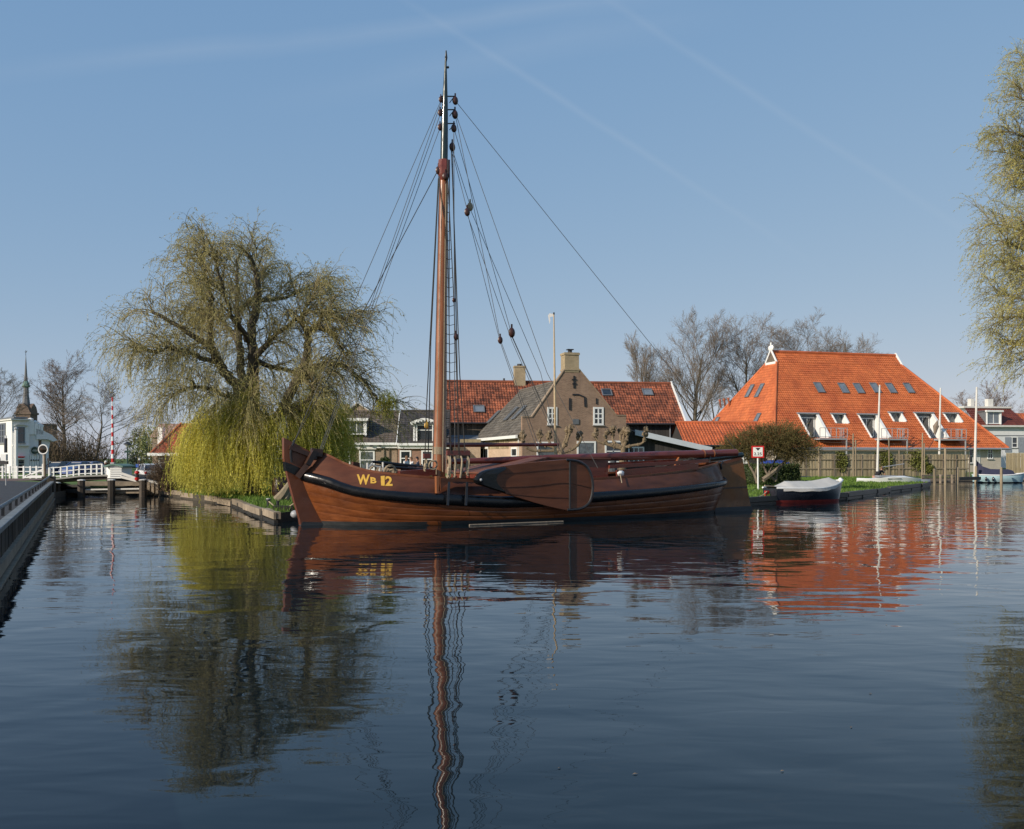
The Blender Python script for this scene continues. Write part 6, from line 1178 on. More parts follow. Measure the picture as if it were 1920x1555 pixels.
# flag masts and the grey sign pole on the quay
for px, yt, lab in ((30.3, 805, 'taller thick white flag mast before the cafe window'), (25.3, 811, 'thin white mast just left of the thick white flag mast')):
    T = thing('flag_mast', lab, 'mast', (*at(px, 895, 60).xy, .9)); mb = MB(); r_ = .10 if px > 28 else .05; mb.tube([at(px, 899, 60), at(px, yt, 60)], r_, 10); mb.build('shaft', m['white'], T, smooth=True); mb = MB(); mb.blob(at(px, yt - .6, 60), r_ * 1.3, 8, 6); mb.build('finial', m['grey'], T)
GY = 42.; SP = thing('sign_pole', 'thin grey pole with pale box and dark rolled panel standing on the asphalt', 'pole', (*at(11, 940, GY).xy, .9)); mb = MB(); mb.tube([at(11.3, 927, GY), at(11.3, 866, GY)], .028, 8); mb.build('shaft', m['grey'], SP)
mb = MB(); a, b = at(3, 852, GY), at(13, 864, GY); mb.box(((a.x + b.x) / 2, GY, (a.z + b.z) / 2), (b.x - a.x, .18, a.z - b.z)); mb.build('box', m['white'], SP); mb = MB(); mb.tube([at(10.8, 849, GY), at(10.8, 822, GY)], .07, 8); mb.build('rolled_panel', m['cardark'], SP); mb = MB(); mb.tube([at(10.8, 822, GY), at(10.8, 817, GY)], .04, 8); mb.build('cap', m['white'], SP)
mb = MB(); a = at(8, 866, GY - .05); mb.box(a + V((0, 0, -.04)), (.3, .14, .14)); mb.build('lower_box', m['iron'], SP)
# cars: one body, windows, wheels; copied in other colours
def car(label, paint, loc, rz, group=None):
    T = thing('parked_car', label, 'car', loc, rz, group)
    prof = [(-2.05, .32, .62), (-2.0, .72, .74), (-1.55, .88, .80), (-.95, .98, .82), (1.55, 1.0, .82), (1.95, .92, .78), (2.08, .6, .72)]
    mb = MB(); rings = [[V((x, -w_, .25)), V((x, -w_ - .04, .5)), V((x, -w_, z - .05)), V((x, -w_ + .16, z)), V((x, w_ - .16, z)), V((x, w_, z - .05)), V((x, w_ + .04, .5)), V((x, w_, .25))] for x, z, w_ in prof]; mb.loft(rings, True, True); mb.build('body', paint, T, smooth=True, local=True)
    cab = [(-1.0, .97, .74), (-.25, 1.40, .60), (.6, 1.45, .60), (1.35, 1.36, .58), (1.85, .98, .70)]
    mb = MB(); mb.loft([[V((x, -.76, .95)), V((x, -w_, z)), V((x, w_, z)), V((x, .76, .95))] for x, z, w_ in cab], True, True); mb.build('windows', m['glass'], T, smooth=True, local=True)
    mb = MB(); mb.loft([[V((x, -w_ - .01, z - .05)), V((x, -w_ + .05, z + .03)), V((x, w_ - .05, z + .03)), V((x, w_ + .01, z - .05))] for x, z, w_ in cab[1:4]], True, True)
    for s_ in (-1, 1):
        for a, b in (((-1.0, s_ * .755, .97), (-.25, s_ * .61, 1.41)), ((1.9, s_ * .72, .98), (1.35, s_ * .59, 1.37)), ((.5, s_ * .77, .96), (.5, s_ * .615, 1.44))): mb.bar(a, b, .07, .05)
    mb.build('roof', paint, T, smooth=True, local=True)
    for x in (-1.3, 1.3):
        for s_ in (-1, 1):
            mb = MB(); mb.tube([(x, s_ * .66, .31), (x, s_ * .86, .31)], .31, 16); wh = mb.build('wheel', m['rubber'], T, local=True); mb = MB(); mb.tube([(x, s_ * .855, .31), (x, s_ * .875, .31)], [.2, .18], 12); mb.build('rim', m['grey'], wh, local=True)
    for s_ in (-1, 1):
        mb = MB(); mb.blob((-1.98, s_ * .58, .64), (.1, .16, .08), 8, 6); mb.build('headlight', m['skyglass'], T, local=True); mb = MB(); mb.blob((2.03, s_ * .62, .74), (.06, .12, .12), 8, 6); mb.build('tail_light', m['red'], T, local=True)
    return T
c_ = at(279, 907, 58); car('white car parked beside the brown shrub at the bridge end', m['carwhite'], (c_.x, 58, .60), rad(-58)).scale = (.74, .74, .74)
for px, pt, dy, lab in ((108, 'cardark', 0, 'dark parked car leftmost behind the white bridge railing'), (127, 'cardark', 1.2, 'dark parked car second from left behind the bridge railing'), (146, 'carblue', 0, 'bright blue parked car behind the middle of the bridge railing'), (167, 'carblue', 1, 'blue parked car just left of the white cabinet')):
    c_ = at(px, 895, 76 + dy); car(lab, m[pt], (c_.x, 76 + dy, .62), rad(80), 'cars parked behind the bridge').scale = (.78, .78, .78)
# ---------------------------------------------------------------- people
def skin_mesh(name, J, E, Rj, mat, par, root=0, sub=1):
    me = bpy.data.meshes.new(name); me.from_pydata([tuple(j) for j in J], E, []); o = bpy.data.objects.new(name, me); COL.objects.link(o)
    s_ = o.modifiers.new('skin', 'SKIN'); sv = me.skin_vertices[0].data
    for i, r_ in enumerate(Rj): sv[i].radius = (r_, r_) if not hasattr(r_, '__len__') else r_; sv[i].use_root = i == root
    ss = o.modifiers.new('sub', 'SUBSURF'); ss.levels = ss.render_levels = sub
    bpy.context.view_layer.update(); m2 = bpy.data.meshes.new_from_object(o.evaluated_get(bpy.context.evaluated_depsgraph_get())); bpy.data.objects.remove(o)
    m2.materials.clear(); m2.materials.append(mat); m2.polygons.foreach_set('use_smooth', [True] * len(m2.polygons)); m2.name = name
    return link(name, m2, par)
def person(label, loc, rz, pose, shirt, legs='jeans', hair='hair', s=1.0):
    """one skinned body (pelvis first), clothing and hair over it; faces +x"""
    T = thing('person', label, 'person', loc, rz)
    if pose == 'stand': pel, ch, nk, hd = (0, 0, .92), (.0, 0, 1.28), (.02, 0, 1.47), (.05, 0, 1.62); kn, an, to = (.05, .1, .5), (.0, .1, .08), (.18, .11, .04); sh, el, wr, ha = (0, .19, 1.42), (.03, .25, 1.14), (.16, .22, .94), (.22, .21, .87)
    elif pose == 'sit': pel, ch, nk, hd = (0, 0, .52), (-.02, 0, .88), (.03, 0, 1.08), (.08, 0, 1.24); kn, an, to = (.44, .12, .5), (.42, .12, .08), (.58, .13, .04); sh, el, wr, ha = (0, .19, 1.02), (.12, .25, .76), (.36, .16, .74), (.44, .14, .76)
    else: pel, ch, nk, hd = (-.12, 0, .36), (.12, 0, .66), (.3, 0, .82), (.4, 0, .93); kn, an, to = (.3, .16, .12), (-.12, .16, .09), (-.28, .16, .04); sh, el, wr, ha = (.24, .2, .76), (.44, .23, .5), (.56, .16, .25), (.62, .14, .16)
    J = [pel, ch, nk, hd, (hd[0] + .03, 0, hd[2] + .1)]; E = [(0, 1), (1, 2), (2, 3), (3, 4)]; Rj = [.13, (.17, .12), .055, .085, .07]
    for s_ in (-1, 1):
        k = len(J); f = lambda p_: (p_[0], p_[1] * s_, p_[2])
        J += [f((pel[0], .1, pel[2] - .05)), f(kn), f(an), f(to), f(sh), f(el), f(wr), f(ha)]; E += [(0, k), (k, k + 1), (k + 1, k + 2), (k + 2, k + 3), (1, k + 4), (k + 4, k + 5), (k + 5, k + 6), (k + 6, k + 7)]; Rj += [.09, .065, .045, .04, .06, .045, .032, .035]
    body = skin_mesh('body', J, E, Rj, m['skin'], T)
    Js = [pel, ch, (nk[0] - .01, 0, nk[2] - .06)]; Es = [(0, 1), (1, 2)]; Rs = [.15, (.19, .145), .08]
    for s_ in (-1, 1): k = len(Js); Js += [(sh[0], sh[1] * s_, sh[2]), (el[0] * .7 + sh[0] * .3, (el[1] * .7 + sh[1] * .3) * s_, el[2] * .7 + sh[2] * .3)]; Es += [(1, k), (k, k + 1)]; Rs += [.08, .065]
    skin_mesh('shirt', Js, Es, Rs, m[shirt], T)
    Jt = [pel]; Et = []; Rt = [.155]
    for s_ in (-1, 1): k = len(Jt); Jt += [(pel[0], .1 * s_, pel[2] - .05), (kn[0], kn[1] * s_, kn[2]), (an[0], an[1] * s_, an[2] + .06)]; Et += [(0, k), (k, k + 1), (k + 1, k + 2)]; Rt += [.11, .082, .06]
    skin_mesh('trousers', Jt, Et, Rt, m[legs], T)
    mb = MB(); mb.blob((hd[0] - .015, 0, hd[2] + .075), (.105, .092, .10), 10, 8); mb.blob((hd[0] - .05, 0, hd[2] + .02), (.075, .085, .1), 8, 6); mb.build('hair', m[hair], T, smooth=True, local=True)
    mb = MB(); mb.blob((hd[0] + .10, 0, hd[2] + .01), (.02, .012, .02), 6, 5)
    for s_ in (-1, 1): mb.blob((hd[0], .088 * s_, hd[2] + .01), (.02, .012, .032), 6, 5)
    mb.build('face', m['skin'], T, local=True)
    if s != 1: T.scale = (s, s, s)
    return T
px_ = lambda px, Y: (px - CX) / F * Y
person('person in a black shirt kneeling beside the white dinghy on the lawn', (px_(1645, 69), 69, gz(px_(1645, 69), 69)), rad(10), 'kneel', 'blackcloth', 'skin', s=1.05)
person('person with short hair in a white shirt seated before the right house window', (px_(761, 64), 64, .72), rad(-30), 'sit', 'whitecloth', 'jeans', s=1.05)
person('person in a pale shirt seated next to the mast side of the terrace', (px_(772.5, 64.6), 64.6, .72), rad(200), 'sit', 'whitecloth', 'jeans')
person('dark haired person in dark clothes seated nearest the mast', (px_(784, 65.2), 65.2, .72), rad(190), 'sit', 'jeans', 'jeans', 'blackcloth')
person('person in white bending at the bridge railing left of the cabinet', (px_(188, 78), 78, .62), rad(10), 'kneel', 'whitecloth', 'whitecloth', 'offwhite', s=1.1)
# terrace seats and planter
for i, (px, Y, rz, lab) in enumerate(((761, 64, -30, 'left hand dark garden chair of the terrace under the row house window'), (772.5, 64.6, 200, 'middle dark garden chair of the terrace'), (784, 65.2, 190, 'garden chair nearest the mast on the terrace'))):
    if i == 0:
        CHR = thing('garden_chair', lab, 'chair', (px_(px, Y), Y, .70), rad(rz), 'garden chairs on the terrace'); mb = MB(); mb.box((0, 0, .4), (.46, .46, .05)); mb.build('seat', m['iron'], CHR, local=True); mb = MB(); mb.box((-.24, 0, .68), (.04, .46, .5)); mb.build('backrest', m['iron'], CHR, local=True)
        for a in (-.2, .2):
            for b in (-.2, .2): mb = MB(); mb.box((a, b, .19), (.04, .04, .38)); mb.build('leg', m['iron'], CHR, local=True)
    else: copy_tree(CHR, (px_(px, Y), Y, .70), rad(rz), lab)
PLT = leaf_patch('potted_plant', 'small green potted tree on the terrace behind the barge fore deck', 'plant', at(721, 866, 63), 500, (.35, .35, .25), m['hedge'], .14, .05); mb = MB(); p_ = at(721, 880, 63); mb.tube([(p_.x, 63, .7), (p_.x, 63, 1.75)], .03, 6); mb.build('stem', m['bark'], PLT); mb = MB(); mb.tube([(p_.x, 63, .7), (p_.x, 63, 1.05)], [.16, .22], 9); mb.build('pot', m['annexred'], PLT)
# ---------------------------------------------------------------- fence, posts, vines
FN = thing('garden_fence', 'tall weathered board fence along the lawn before the orange farmhouse', 'fence', (*at(1460, 886, 84).xy, .6)); f0, f1 = at(1458, 886, 83), at(1817, 882, 86.5); d = (f1 - f0); d.z = 0; Lfn = d.length; d.normalize(); az = math.atan2(d.y, d.x); n = int(Lfn / .165); b0 = None
for i in range(n):
    p_ = f0 + d * (i * .165); px = CX + p_.x / p_.y * F; zb = gz(p_.x, p_.y); new = px > 1758; ht = 2.05 if not new else 2.1
    if b0 is None: mb = MB(); mb.box((0, 0, 1.03), (.15, .025, 2.06)); b0 = mb.build('board', m['fence'], FN, local=True); o = b0
    else: o = b0.copy(); COL.objects.link(o)
    o.location = V((p_.x, p_.y, zb + R.uniform(-.03, .03))) - mw(FN).translation + V((-d.y, d.x, 0)) * (R.uniform(-.012, .012) + (0 if i % 2 else .03)); o.rotation_euler = (0, R.uniform(-.012, .012), az)
nn = V((-d.y, d.x, 0))
for z_ in (.35, 1.15, 1.95): mb = MB(); mb.bar(f0 + nn * -.05 + V((0, 0, 0)) + V((0, 0, z_ + .75 - f0.z)), f1 + nn * -.05 + V((0, 0, z_ + .75 - f1.z)), .05, .09); mb.build('fence_rail', m['post'], FN)
for i in range(15):
    p_ = f0 + d * (Lfn * i / 14); mb = MB(); mb.box(V((p_.x, p_.y, gz(p_.x, p_.y) + 1.0)) - nn * .04, (.09, .06, 2.06), az); mb.build('fence_post', m['greywood'], FN)
mb = MB(); c0, c1 = at(1512, 843, 85.5), at(1760, 842, 88); mb.bar(c0, c1, .25, .1); mb.build('cap_rail', m['zinc'], FN)
EF = thing('garden_fence', 'short pale board fence at the right picture edge beyond the blue boat', 'fence', (*at(1890, 868, 90).xy, .7)); b0 = None
for i in range(22):
    x = at(1888, 868, 90).x + i * .17
    if b0 is None: mb = MB(); mb.box((0, 0, .95), (.15, .03, 1.9)); b0 = mb.build('board', m['fence'], EF, local=True); o = b0
    else: o = b0.copy(); COL.objects.link(o)
    o.location = V((x, 90 + R.uniform(-.02, .02), .62 + R.uniform(-.02, .02))) - mw(EF).translation
for z_ in (1.0, 2.2): mb = MB(); mb.box((at(1888, 868, 90).x + 1.8, 90.05, z_), (3.7, .05, .1)); mb.build('fence_rail', m['post'], EF)
for px, py, rx, rz_, lab in ((1575, 866, .55, .95, 'green ivy clump leftmost on the tall board fence'), (1656, 862, .75, .85, 'yellow green climber in the middle of the tall board fence'), (1715, 864, 1.0, .95, 'broad yellow green climber right of the middle mast on the fence'), (1738, 878, .5, .4, 'low green growth at the foot of the fence near the mooring posts')):
    leaf_patch('climbing_plant', lab, 'climber', at(px, py, 83.7 + (px - 1458) / 359 * 3.4 - .6), 2600, (rx * 1.15, .25, rz_ * 1.05), m['ivy'], .15, .05)
# trellis posts with wires, mooring posts
def post(label, px, yt, yb, Y, r=.075, name='mooring_post', mat='post', cat='post', group=None, z0=None):
    a, b = at(px, yb, Y), at(px, yt, Y); 
    if z0 is not None: a.z = z0
    mb = MB(); lean = V((R.uniform(-.05, .05), 0, 0)); P_ = [a, a.lerp(b, .5) + lean * .4, b + lean]; mb.tube(P_ + [b + lean + V((0, 0, .04))], [r * 1.1, r, r * .92, r * .5], 9); T = mb.build(name, m[mat], smooth=True); return tag(T, label, cat, group)
for px, yt, lab in ((1600, 814, 'slim trellis post standing left of the dinghy mast'), (1604.5, 826, 'shorter slim post just right of the leftmost trellis post'), (1667.5, 822, 'slim trellis post right of the dinghy mast'), (1729, 813, 'slim trellis post in the middle of the fence'), (1733.5, 832, 'shorter slim post beside the middle trellis post'), (1686, 845, 'low dark post between the climbers on the fence'), (1535, 838, 'slim post at the shaded left end of the fence')):
    post(lab, px, yt, 885, 80.5 + (px - 1600) * .012, .06, 'trellis_post', group='trellis posts along the fence', z0=.5)
mb = MB()
for z_ in (2.2, 2.75, 3.3): mb.tube([at(1470, 850, 79.8).xy.to_3d() + V((0, 0, z_ + .2)), at(1600, 850, 80.5).xy.to_3d() + V((0, 0, z_)), at(1667, 850, 81.3).xy.to_3d() + V((0, 0, z_ - .05)), at(1730, 850, 82.1).xy.to_3d() + V((0, 0, z_ - .1))], .012, 4)
tag(mb.build('trellis_wires', m['twig']), 'thin wires strung between the trellis posts before the fence', 'wire')
post('mooring post nearest the white dinghy, standing in the water', 1753, 880, 915, 71.5, .11, z0=-1, group='mooring posts at the corner of the lawn'); post('tall thin mooring post reaching up the fence', 1772.5, 842, 915, 73, .09, z0=-1, group='mooring posts at the corner of the lawn')
post('mooring post at the dark end of the low jetty', 1794.5, 877, 915, 74, .12, z0=-1, group='mooring posts at the corner of the lawn'); post('mooring post before the pale blue boat', 1877.5, 877, 908, 77, .11, z0=-1, group='mooring posts at the corner of the lawn'); post('mooring post at the bow end of the pale blue boat', 1829.5, 875, 908, 78.5, .11, z0=-1, group='mooring posts at the corner of the lawn')
JT = thing('low_jetty', 'low plank jetty between the white dinghy and the blue boat', 'jetty', (*at(1780, 905, 74.5).xy, 0)); 
for i, (pa, pb, ya, yb_) in enumerate(((1728, 1796, 892.5, 892), (1728, 1796, 897, 897), (1732, 1796, 901.5, 901.5))): mb = MB(); mb.bar(at(pa, ya, 75 + (pa - 1728) * .02), at(pb, yb_, 75.6 + (pb - 1728) * .02), .08, .14); mb.build('plank', m['oldtimber'], JT)
for px in (1731, 1763, 1785, 1793): mb = MB(); mb.bar(at(px, 907, 75.6), at(px, 890, 75.6), .12, .12); mb.build('jetty_post', m['oldtimber'], JT)
mb = MB(); mb.bar(at(1794, 898, 76.5), at(1834, 897, 78), .5, .26); mb.build('dark_beam', m['wetwood'], JT)
# ---------------------------------------------------------------- small boats
def small_hull(name, T, L, B, zb, zm, zs_, low, mat_h, mat_b, mat_r, bow=.85, stern=.55, wl=.12, fine=.75):
    """double curved hull along +x (bow), z=0 is the waterline"""
    ss = [i / 18 for i in range(19)]; sh = lambda s: zm + (zb - zm) * max(0, (s - .45) / .55) ** 2 + (zs_ - zm) * max(0, (.45 - s) / .45) ** 2
    bw = lambda s: B / 2 * (stern + (1 - stern) * min(1, s / .4) ** .7 if s < .4 else max(0.02, (1 - max(0, (s - .45) / .55) ** (2.2)) ** fine))
    def hp(s, t_, side, o=0.): q_ = sh(s); z = low + (q_ - low) * t_; y = bw(s) * (.35 + .65 * math.sin(t_ * math.pi / 2) ** .8); x = -L / 2 + L * s + (bow * .35 * (t_ - .6) if s > .9 else 0) * (s - .9) * 10; return V((x, side * (y + o), z))
    rows = {}
    for nm, t0, t1, mt in (('bottom', 0, None, mat_b), ('hull', None, 1, mat_h)):
        mb = MB()
        for side in (-1, 1):
            def fn(s, t_):
                tm = (wl - low) / (sh(s) - low); a = 0 if t0 == 0 else tm; b = tm if t1 is None else 1; return hp(s, a + (b - a) * t_, side)
            grid(mb, fn, ss, [0, .2, .4, .6, .8, 1], side > 0)
        s0 = [hp(0, (0 if nm == 'bottom' else (wl - low) / (sh(0) - low)) + q_ * ((wl - low) / (sh(0) - low) if nm == 'bottom' else 1 - (wl - low) / (sh(0) - low)), sd) for sd, q_ in ((-1, 0), (1, 0), (1, .5), (1, 1), (-1, 1), (-1, .5))]; mb.add(s0, [tuple(range(6))]); mb.build(nm, mat_h if nm == 'hull' else mat_b, T, smooth=True, local=True)
    mb = MB()
    for side in (-1, 1): P_ = [hp(s, 1, side, .0) + V((0, 0, .02)) for s in ss]; mb.tube(P_, .045, 6)
    mb.build('gunwale', mat_r, T, smooth=True, local=True)
    return hp, sh, bw
c_ = gnd(1512, 951, 0); SLP = thing('open_sloop', 'small navy sloop with red bottom under a pale tarpaulin moored at the lawn', 'boat', (px_(1511, 44.3), 44.3, 0), math.atan2(6.0, 6.5) * .62)
hp, sh, bw = small_hull('sloop', SLP, 4.3, 1.7, .98, .62, .66, -.25, m['navy'], m['redbottom'], m['white'])
mb = MB(); ss = [.06 + i * .048 for i in range(18)]; rings = []
for i, s in enumerate(ss): 
    pk = (.34 if .2 < s < .84 else .08 if s < .12 else .2) * (1 + R.uniform(-.03, .03)); w_ = bw(s); x = -2.15 + 4.3 * s; z = sh(s); rings.append([V((x, -w_ - .05, z - .10 + R.uniform(-.03, .02))), V((x, -w_ - .03, z + .05)), V((x, -w_ * .5, z + .05 + pk * .48 + R.uniform(-.015, .015))), V((x, 0, z + pk)), V((x, w_ * .5, z + .05 + pk * .48)), V((x, w_ + .03, z + .05)), V((x, w_ + .05, z - .1))])
mb.loft(rings, False); mb.build('tarpaulin', m['tarp'], SLP, smooth=True, local=True, angle=.5)
mb = MB(); mb.box((-2.32, 0, .15), (.22, .06, .8)); mb.build('rudder', m['red'], SLP, local=True); mb = MB(); mb.bar((-2.45, 0, .78), (-1.9, 0, .74), .07, .06); mb.build('tiller', m['oldtimber'], SLP, local=True); mb = MB(); mb.blob((2.15, 0, .98), (.12, .1, .12), 8, 6); mb.build('bow_knob', m['white'], SLP, smooth=True, local=True)
mb = MB(); mb.tube(path([at(1438, 922, 43.2), at(1428, 930, 43), at(1412, 934, 42.6), at(1400, 936, 42.6)]), .025, 5); tag(mb.build('mooring_rope', m['rope'], smooth=True), 'pale rope running from the covered sloop to the bank', 'rope')
# white dinghy on the lawn with upright mast
DG = thing('racing_dinghy', 'white racing dinghy with grey deck and upright mast lying on the lawn', 'boat', (px_(1668, 67.5), 67.5, gz(px_(1668, 67.5), 67.5) + .03), rad(8))
mb = MB(); prof = [(-2.45, .03, .10, .30), (-1.6, .30, .16, .26), (-.9, .5, .24, .3), (0, .62, .30, .40), (.9, .6, .28, .44), (1.7, .42, .22, .3), (2.35, .06, .14, .22)]; mb.loft([[V((x, -w_, z0 + .06)), V((x, -w_ * .8, 0)), V((x, w_ * .8, 0)), V((x, w_, z0 + .06)), V((x, w_ * .55, z1)), V((x, -w_ * .55, z1))] for x, w_, z0, z1 in prof], True, True); mb.build('hull', m['white'], DG, smooth=True, local=True)
mb = MB(); mb.prism([(-.45, -.58, .22), (.55, -.62, .24), (.6, -.5, .36), (-.4, -.48, .33)], (0, .06, 0)); mb.build('side_window', m['glass'], DG, local=True); mb = MB(); mb.prism([(1.0, -.35, .42), (2.2, -.1, .28), (2.2, .1, .28), (1.0, .35, .42)], (0, 0, .03)); mb.build('fore_deck', m['lead'], DG, local=True); mb = MB(); mb.box((-.3, 0, .42), (1.3, .6, .1)); mb.build('cockpit_cover', m['zinc'], DG, local=True)
a, b = at(1645, 884, 68.5), at(1649.5, 722, 68.5); mb = MB(); mb.tube([a, a.lerp(b, .5), b], [.085, .08, .055], 8); mb.build('mast', m['offwhite'], DG, smooth=True)
mb = MB(); mb.tube([at(1655, 876, 68.3), at(1695, 870, 68.6)], .03, 6); mb.build('boom', m['grey'], DG)
WP = thing('dinghy_wing', 'blue grey float board lying behind the dinghy bow on the lawn', 'board', (px_(1710, 69), 69, gz(px_(1710, 69), 69))); mb = MB(); mb.loft([[V((x, -w_, .04)), V((x, w_, .04)), V((x, w_ * .7, .2)), V((x, -w_ * .7, .2))] for x, w_ in ((-1.2, .05), (-.6, .3), (.4, .36), (1., .2), (1.3, .04))], True, True); mb.build('board', m['zinc'], WP, smooth=True, local=True)
p_ = at(1763, 842, 84.5); M2 = thing('boat_mast', 'white boat mast rising behind the right part of the tall fence', 'mast', (p_.x, 89, .7)); p0, p1 = at(1760.5, 858, 89), at(1763.5, 727.5, 89); p0.z = .8; mb = MB(); mb.tube([p0, p0.lerp(p1, .6), p1], [.1, .09, .065], 8); mb.build('spar', m['offwhite'], M2, smooth=True); mb = MB(); mb.tube([at(1764, 790, 89), at(1748, 830, 89), at(1738, 846, 89)], .03, 5); mb.build('shroud', m['iron'], M2)
# pale blue boat with navy cover
BB_ = thing('day_sailer', 'pale blue day sailer under a navy boom cover at the right bank', 'boat', (px_(1873, 79), 79, 0), rad(-5))
hp, sh, bw = small_hull('blue', BB_, 3.9, 1.7, .78, .62, .66, -.2, m['ltblue'], m['navy'], m['white'], wl=.08)
mb = MB(); rings = []
for x, zt_, w_ in ((-1.85, 1.95, .06), (-1.7, 1.75, .3), (-1.3, 1.35, .62), (-.7, 1.14, .75), (0, 1.12, .78), (.7, 1.12, .7), (1.1, 1.0, .5)): rings.append([V((x, -w_, .60)), V((x, -w_ * .8, .75)), V((x, -.04, zt_)), V((x, .04, zt_)), V((x, w_ * .8, .75)), V((x, w_, .60))])
mb.loft(rings, False); mb.build('boom_cover', m['navycloth'], BB_, smooth=True, local=True, angle=.4)
a, b = at(1828, 866, 79), at(1831.5, 726, 79); mb = MB(); mb.tube([a - V((0, 0, 1.3)), a, b], [.11, .11, .075], 8); mb.build('mast', m['offwhite'], BB_, smooth=True)
for x in (-1.35, -.8): mb = MB(); mb.blob((x, -.86, .32), (.09, .09, .2), 8, 6); mb.build('fender', m['navy'], BB_, smooth=True, local=True)
mb = MB(); mb.tube([at(1876, 838, 79), at(1886, 869, 79)], .02, 5); mb.build('forestay', m['grey'], BB_)
# ---------------------------------------------------------------- waterside sign, flag pole, pollards, bits on the bank
sY = 50.5; z_ = gz(px_(1421, sY), sY); HS = thing('height_sign', 'square red rimmed clearance sign with black triangle and 2.25 on a white post', 'sign', (px_(1421.5, sY), sY, z_)); c_ = at(1420.8, 847.5, sY); wS, hS = 23.5 * sY / F, 22.5 * sY / F
mb = MB(); mb.box((c_.x, sY, c_.z), (wS, .03, hS)); mb.build('red_border', m['red'], HS); mb = MB(); mb.box((c_.x, sY - .019, c_.z), (wS * .76, .008, hS * .76)); mb.build('white_field', m['white'], HS)
mb = MB(); mb.prism([(c_.x - wS * .2, sY - .026, c_.z + hS * .33), (c_.x + wS * .2, sY - .026, c_.z + hS * .33), (c_.x, sY - .026, c_.z + hS * .10)], (0, -.006, 0)); mb.build('triangle', m['blacksign'], HS)
vs, fs = text_mesh('2.25', 1, .02); xs = [v_.x for v_ in vs]; ys = [v_.y for v_ in vs]; mb = MB(); mb.add([(c_.x + (v_.x / (max(xs) - min(xs))) * wS * .62, sY - .027, c_.z - hS * .17 + (v_.y - (max(ys) + min(ys)) / 2) / (max(ys) - min(ys)) * hS * .24) for v_ in vs], fs); mb.build('numerals', m['blacksign'], HS)
mb = MB(); mb.tube([(px_(1422, sY), sY + .04, z_ - .3), (px_(1421, sY), sY + .04, c_.z + hS * .3)], .042, 8); mb.build('post', m['white'], HS, smooth=True)
fY = 57.; FP = thing('flag_pole', 'tall varnished flag pole with a small white pennant before the gable house', 'flag pole', (px_(1041, fY), fY, .7)); mb = MB(); a, b = at(1042, 895, fY), at(1038.5, 590, fY); mb.tube([V((a.x, fY, .6)), a.lerp(b, .5), b], [.085, .07, .035], 8); mb.build('pole', M('pole_wood', (.42, .31, .18), .5, .15, 6), FP, smooth=True)
mb = MB(); mb.tube([b, b + V((0, 0, .12))], .05, 7); mb.build('finial', m['iron'], FP); mb = MB(); fl = [(1038.5, 588.5), (1030, 588), (1027.5, 592), (1029, 601), (1030.5, 608), (1032, 601), (1031, 595), (1038.5, 593)]; mb.prism([at(px, py, fY) for px, py in fl], (0, .02, 0)); mb.build('pennant', m['whitecloth'], FP)
m['pollard'] = M('pollard_bark', (.17, .125, .075), .9, .5, 4, .03, 9, detail=9)
def pollard(label, trunk, arms, Y):
    T = thing('pollard_tree', label, 'tree', (px_(trunk[0][0], Y), Y, .7)); mb = MB(); P_ = path([at(px, py, Y) for px, py in trunk], 4); P_[0].z = .5; mb.tube(P_, [.26 - .10 * i / (len(P_) - 1) for i in range(len(P_))], 9, False); mb.build('trunk', m['pollard'], T, smooth=True); mb = MB(); kn = MB(); tw_ = FM(); KP = []
    for arm in arms:
        dy = R.uniform(-.5, .5); A = path([at(px, py, Y + dy * i / (len(arm) - 1)) for i, (px, py) in enumerate(arm)], 4); mb.tube(A, [.10 - .03 * i / (len(A) - 1) for i in range(len(A))], 7, False)
        for _ in range(5): kn.blob(A[-1] + V((R.uniform(-.12, .12), R.uniform(-.12, .12), R.uniform(-.25, .12))), R.uniform(.1, .19), 7, 6, .3)
        for q_ in A[3:-2:3]: kn.blob(q_, R.uniform(.1, .15), 7, 6, .3)
        KP += [A[-1]] * 14
    mb.build('limbs', m['pollard'], T, smooth=True); kn.build('knuckles', m['pollard'], T); KP = np.array([tuple(p_) for p_ in KP]); strands(tw_, KP, G.normal(size=KP.shape) * .6 + np.array([0, 0, .7]), G.uniform(.2, .5, len(KP)), 3, 0, (0, 0, 0), .012, 0); tw_.build('twigs', m['twig'], T, kind='stuff')
pollard('knobbly pollard tree left, behind the foot of the flag pole', [(1052, 892), (1051, 868), (1052, 846)], [[(1052, 848), (1040, 842), (1028, 825), (1028, 814)], [(1052, 846), (1060, 825), (1066, 806)], [(1052, 846), (1035, 838), (1014, 832), (1013, 812)], [(1052, 850), (1075, 842), (1088, 828), (1087, 816)], [(1050, 845), (1000, 845), (982, 832), (980, 813)], [(1054, 842), (1062, 830), (1071, 803)]], 62)
pollard('knobbly pollard tree right, before the lean-to shed window', [(1168, 892), (1167, 862), (1170, 838)], [[(1170, 842), (1158, 836), (1138, 832), (1137, 812)], [(1170, 838), (1168, 826), (1173, 808)], [(1170, 840), (1185, 836), (1206, 830), (1209, 808)], [(1168, 842), (1146, 836), (1120, 826), (1116, 808)], [(1170, 836), (1176, 822), (1177, 806)], [(1166, 838), (1150, 828), (1149, 806)], [(1170, 838), (1163, 820), (1165, 810)]], 62)
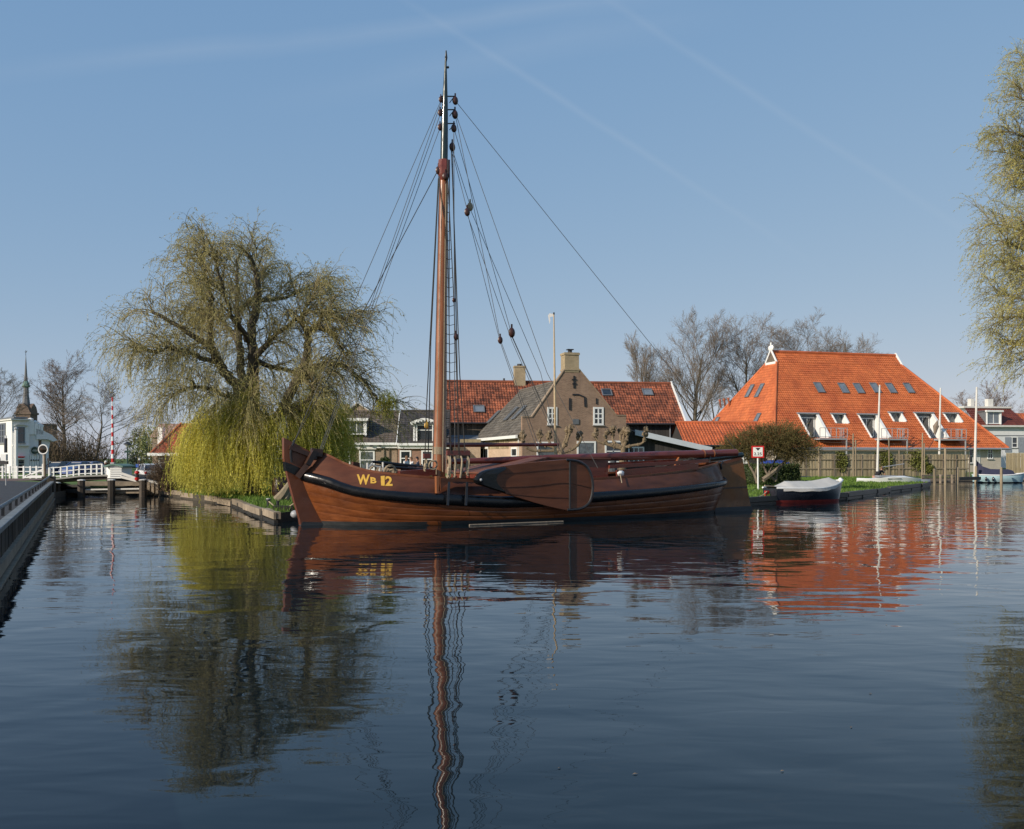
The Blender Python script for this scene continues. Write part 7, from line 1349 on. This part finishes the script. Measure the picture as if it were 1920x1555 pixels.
# things lying on the bank by the bow
p_ = gnd(530, 972, .3); CR = thing('mooring_block', 'dark wet timber block at the corner of the bank under the bow', 'block', (px_(531, 31.2), 31.2, .2)); mb = MB(); mb.box((0, 0, .08), (.62, .5, .36), .2); mb.build('timber', m['wetwood'], CR, local=True); mb = MB(); mb.tube([(-.2, .1, .2), (-.2, .1, .42)], .05, 7); mb.build('pin', m['iron'], CR, local=True)
FE = thing('boat_fender', 'grey round fender between the bank and the stem', 'fender', (px_(554, 30.2), 30.2, .25)); mb = MB(); mb.blob((0, 0, .0), (.16, .16, .13), 9, 7); mb.build('body', m['grey'], FE, smooth=True, local=True)
bY_ = 33.2; BL = thing('bollard', 'small black bollard with white top on the grass edge by the bow', 'bollard', (px_(503, bY_), bY_, .42)); mb = MB(); mb.tube([(0, 0, -.1), (0, 0, .12), (0, 0, .13), (0, 0, .18)], [.05, .05, .09, .08], 9); mb.build('post', m['iron'], BL, local=True); mb = MB(); mb.tube([(0, 0, .18), (0, 0, .2)], .07, 9); mb.build('cap', m['offwhite'], BL, local=True)
mb = MB(); mb.tube(path([V((px_(503, bY_), bY_, .53)), at(525, 956, 32.6), at(540, 951, 31.6), at(553, 943, 30.2)]), .022, 6); tag(mb.build('mooring_rope', m['rope'], smooth=True), 'pale mooring rope from the small bollard to the barge bow', 'rope')
sY2 = 36.5; ST = thing('driftwood_stump', 'bleached split tree stump on the grass behind the stem', 'stump', (px_(536, sY2), sY2, .45)); mb = MB(); mb.tube([(-.32, 0, -.05), (-.1, 0, .2), (.1, .05, .55), (.16, 0, .75)], [.2, .17, .11, .03], 7); mb.tube([(.0, 0, .0), (.16, .1, .3), (.2, 0, .5)], [.12, .1, .02], 6); mb.build('wood', m['post'], ST, local=True)
cY = 40.; CB = thing('compost_barrel', 'dark brown barrel like compost bin under the willow skirt beside the stem', 'bin', (px_(526, cY), cY, .45)); mb = MB(); mb.tube([(0, 0, -.05), (0, 0, .3), (0, 0, .62), (0, 0, .75), (0, 0, .78)], [.33, .36, .33, .26, .05], 12); mb.build('barrel', m['darkwood'], CB, smooth=True, local=True); mb = MB(); mb.tube([(.35 * math.cos(i * .45), .35 * math.sin(i * .45), .2) for i in range(15)], .02, 5); mb.build('hoop', m['iron'], CB, local=True)
for px, yt in ((518, 858), (369, 880)): post('white %s post under the willow %s' % (('thin', 'beside the barge stem') if px == 518 else ('short', 'near its left end')), px, yt, 884 if px == 518 else 915, 48, .04, 'white_post', 'white')
mb = MB(); a = at(611, 866, 66); mb.tube([V((a.x, 66, .7)), at(611, 846, 66)], .09, 7); mb.blob(at(611, 845, 66), .16, 8, 6); tag(mb.build('white_post', m['white']), 'turned white gate post behind the fore deck rail', 'post')
# blue tarpaulin under the bush
TP = thing('blue_tarpaulin', 'blue tarpaulin heap half hidden behind the bush and hedge', 'tarpaulin', (px_(1452, 64), 64, .65)); mb = MB(); mb.blob((0, 0, .7), (1.3, .6, .55), 12, 8, .12); mb.build('sheet', m['bluetarp'], TP, smooth=True, local=True)
# a few bits drifting on the canal
mb = MB()
for i in range(26):
    y = R.uniform(6, 26); x = R.uniform(-.35, .5) * y; a = R.uniform(0, 6.28); l = R.uniform(.010, .022)
    if not in_poly(x, y, BANK): continue
    mb.add([(x - math.cos(a) * l, y - math.sin(a) * l, .004), (x + math.sin(a) * l * .4, y - math.cos(a) * l * .4, .008), (x + math.cos(a) * l, y + math.sin(a) * l, .005), (x - math.sin(a) * l * .4, y + math.cos(a) * l * .4, .01)], [(0, 1, 2, 3)])
tag(mb.build('floating_leaves', m['greywood']), kind='stuff')
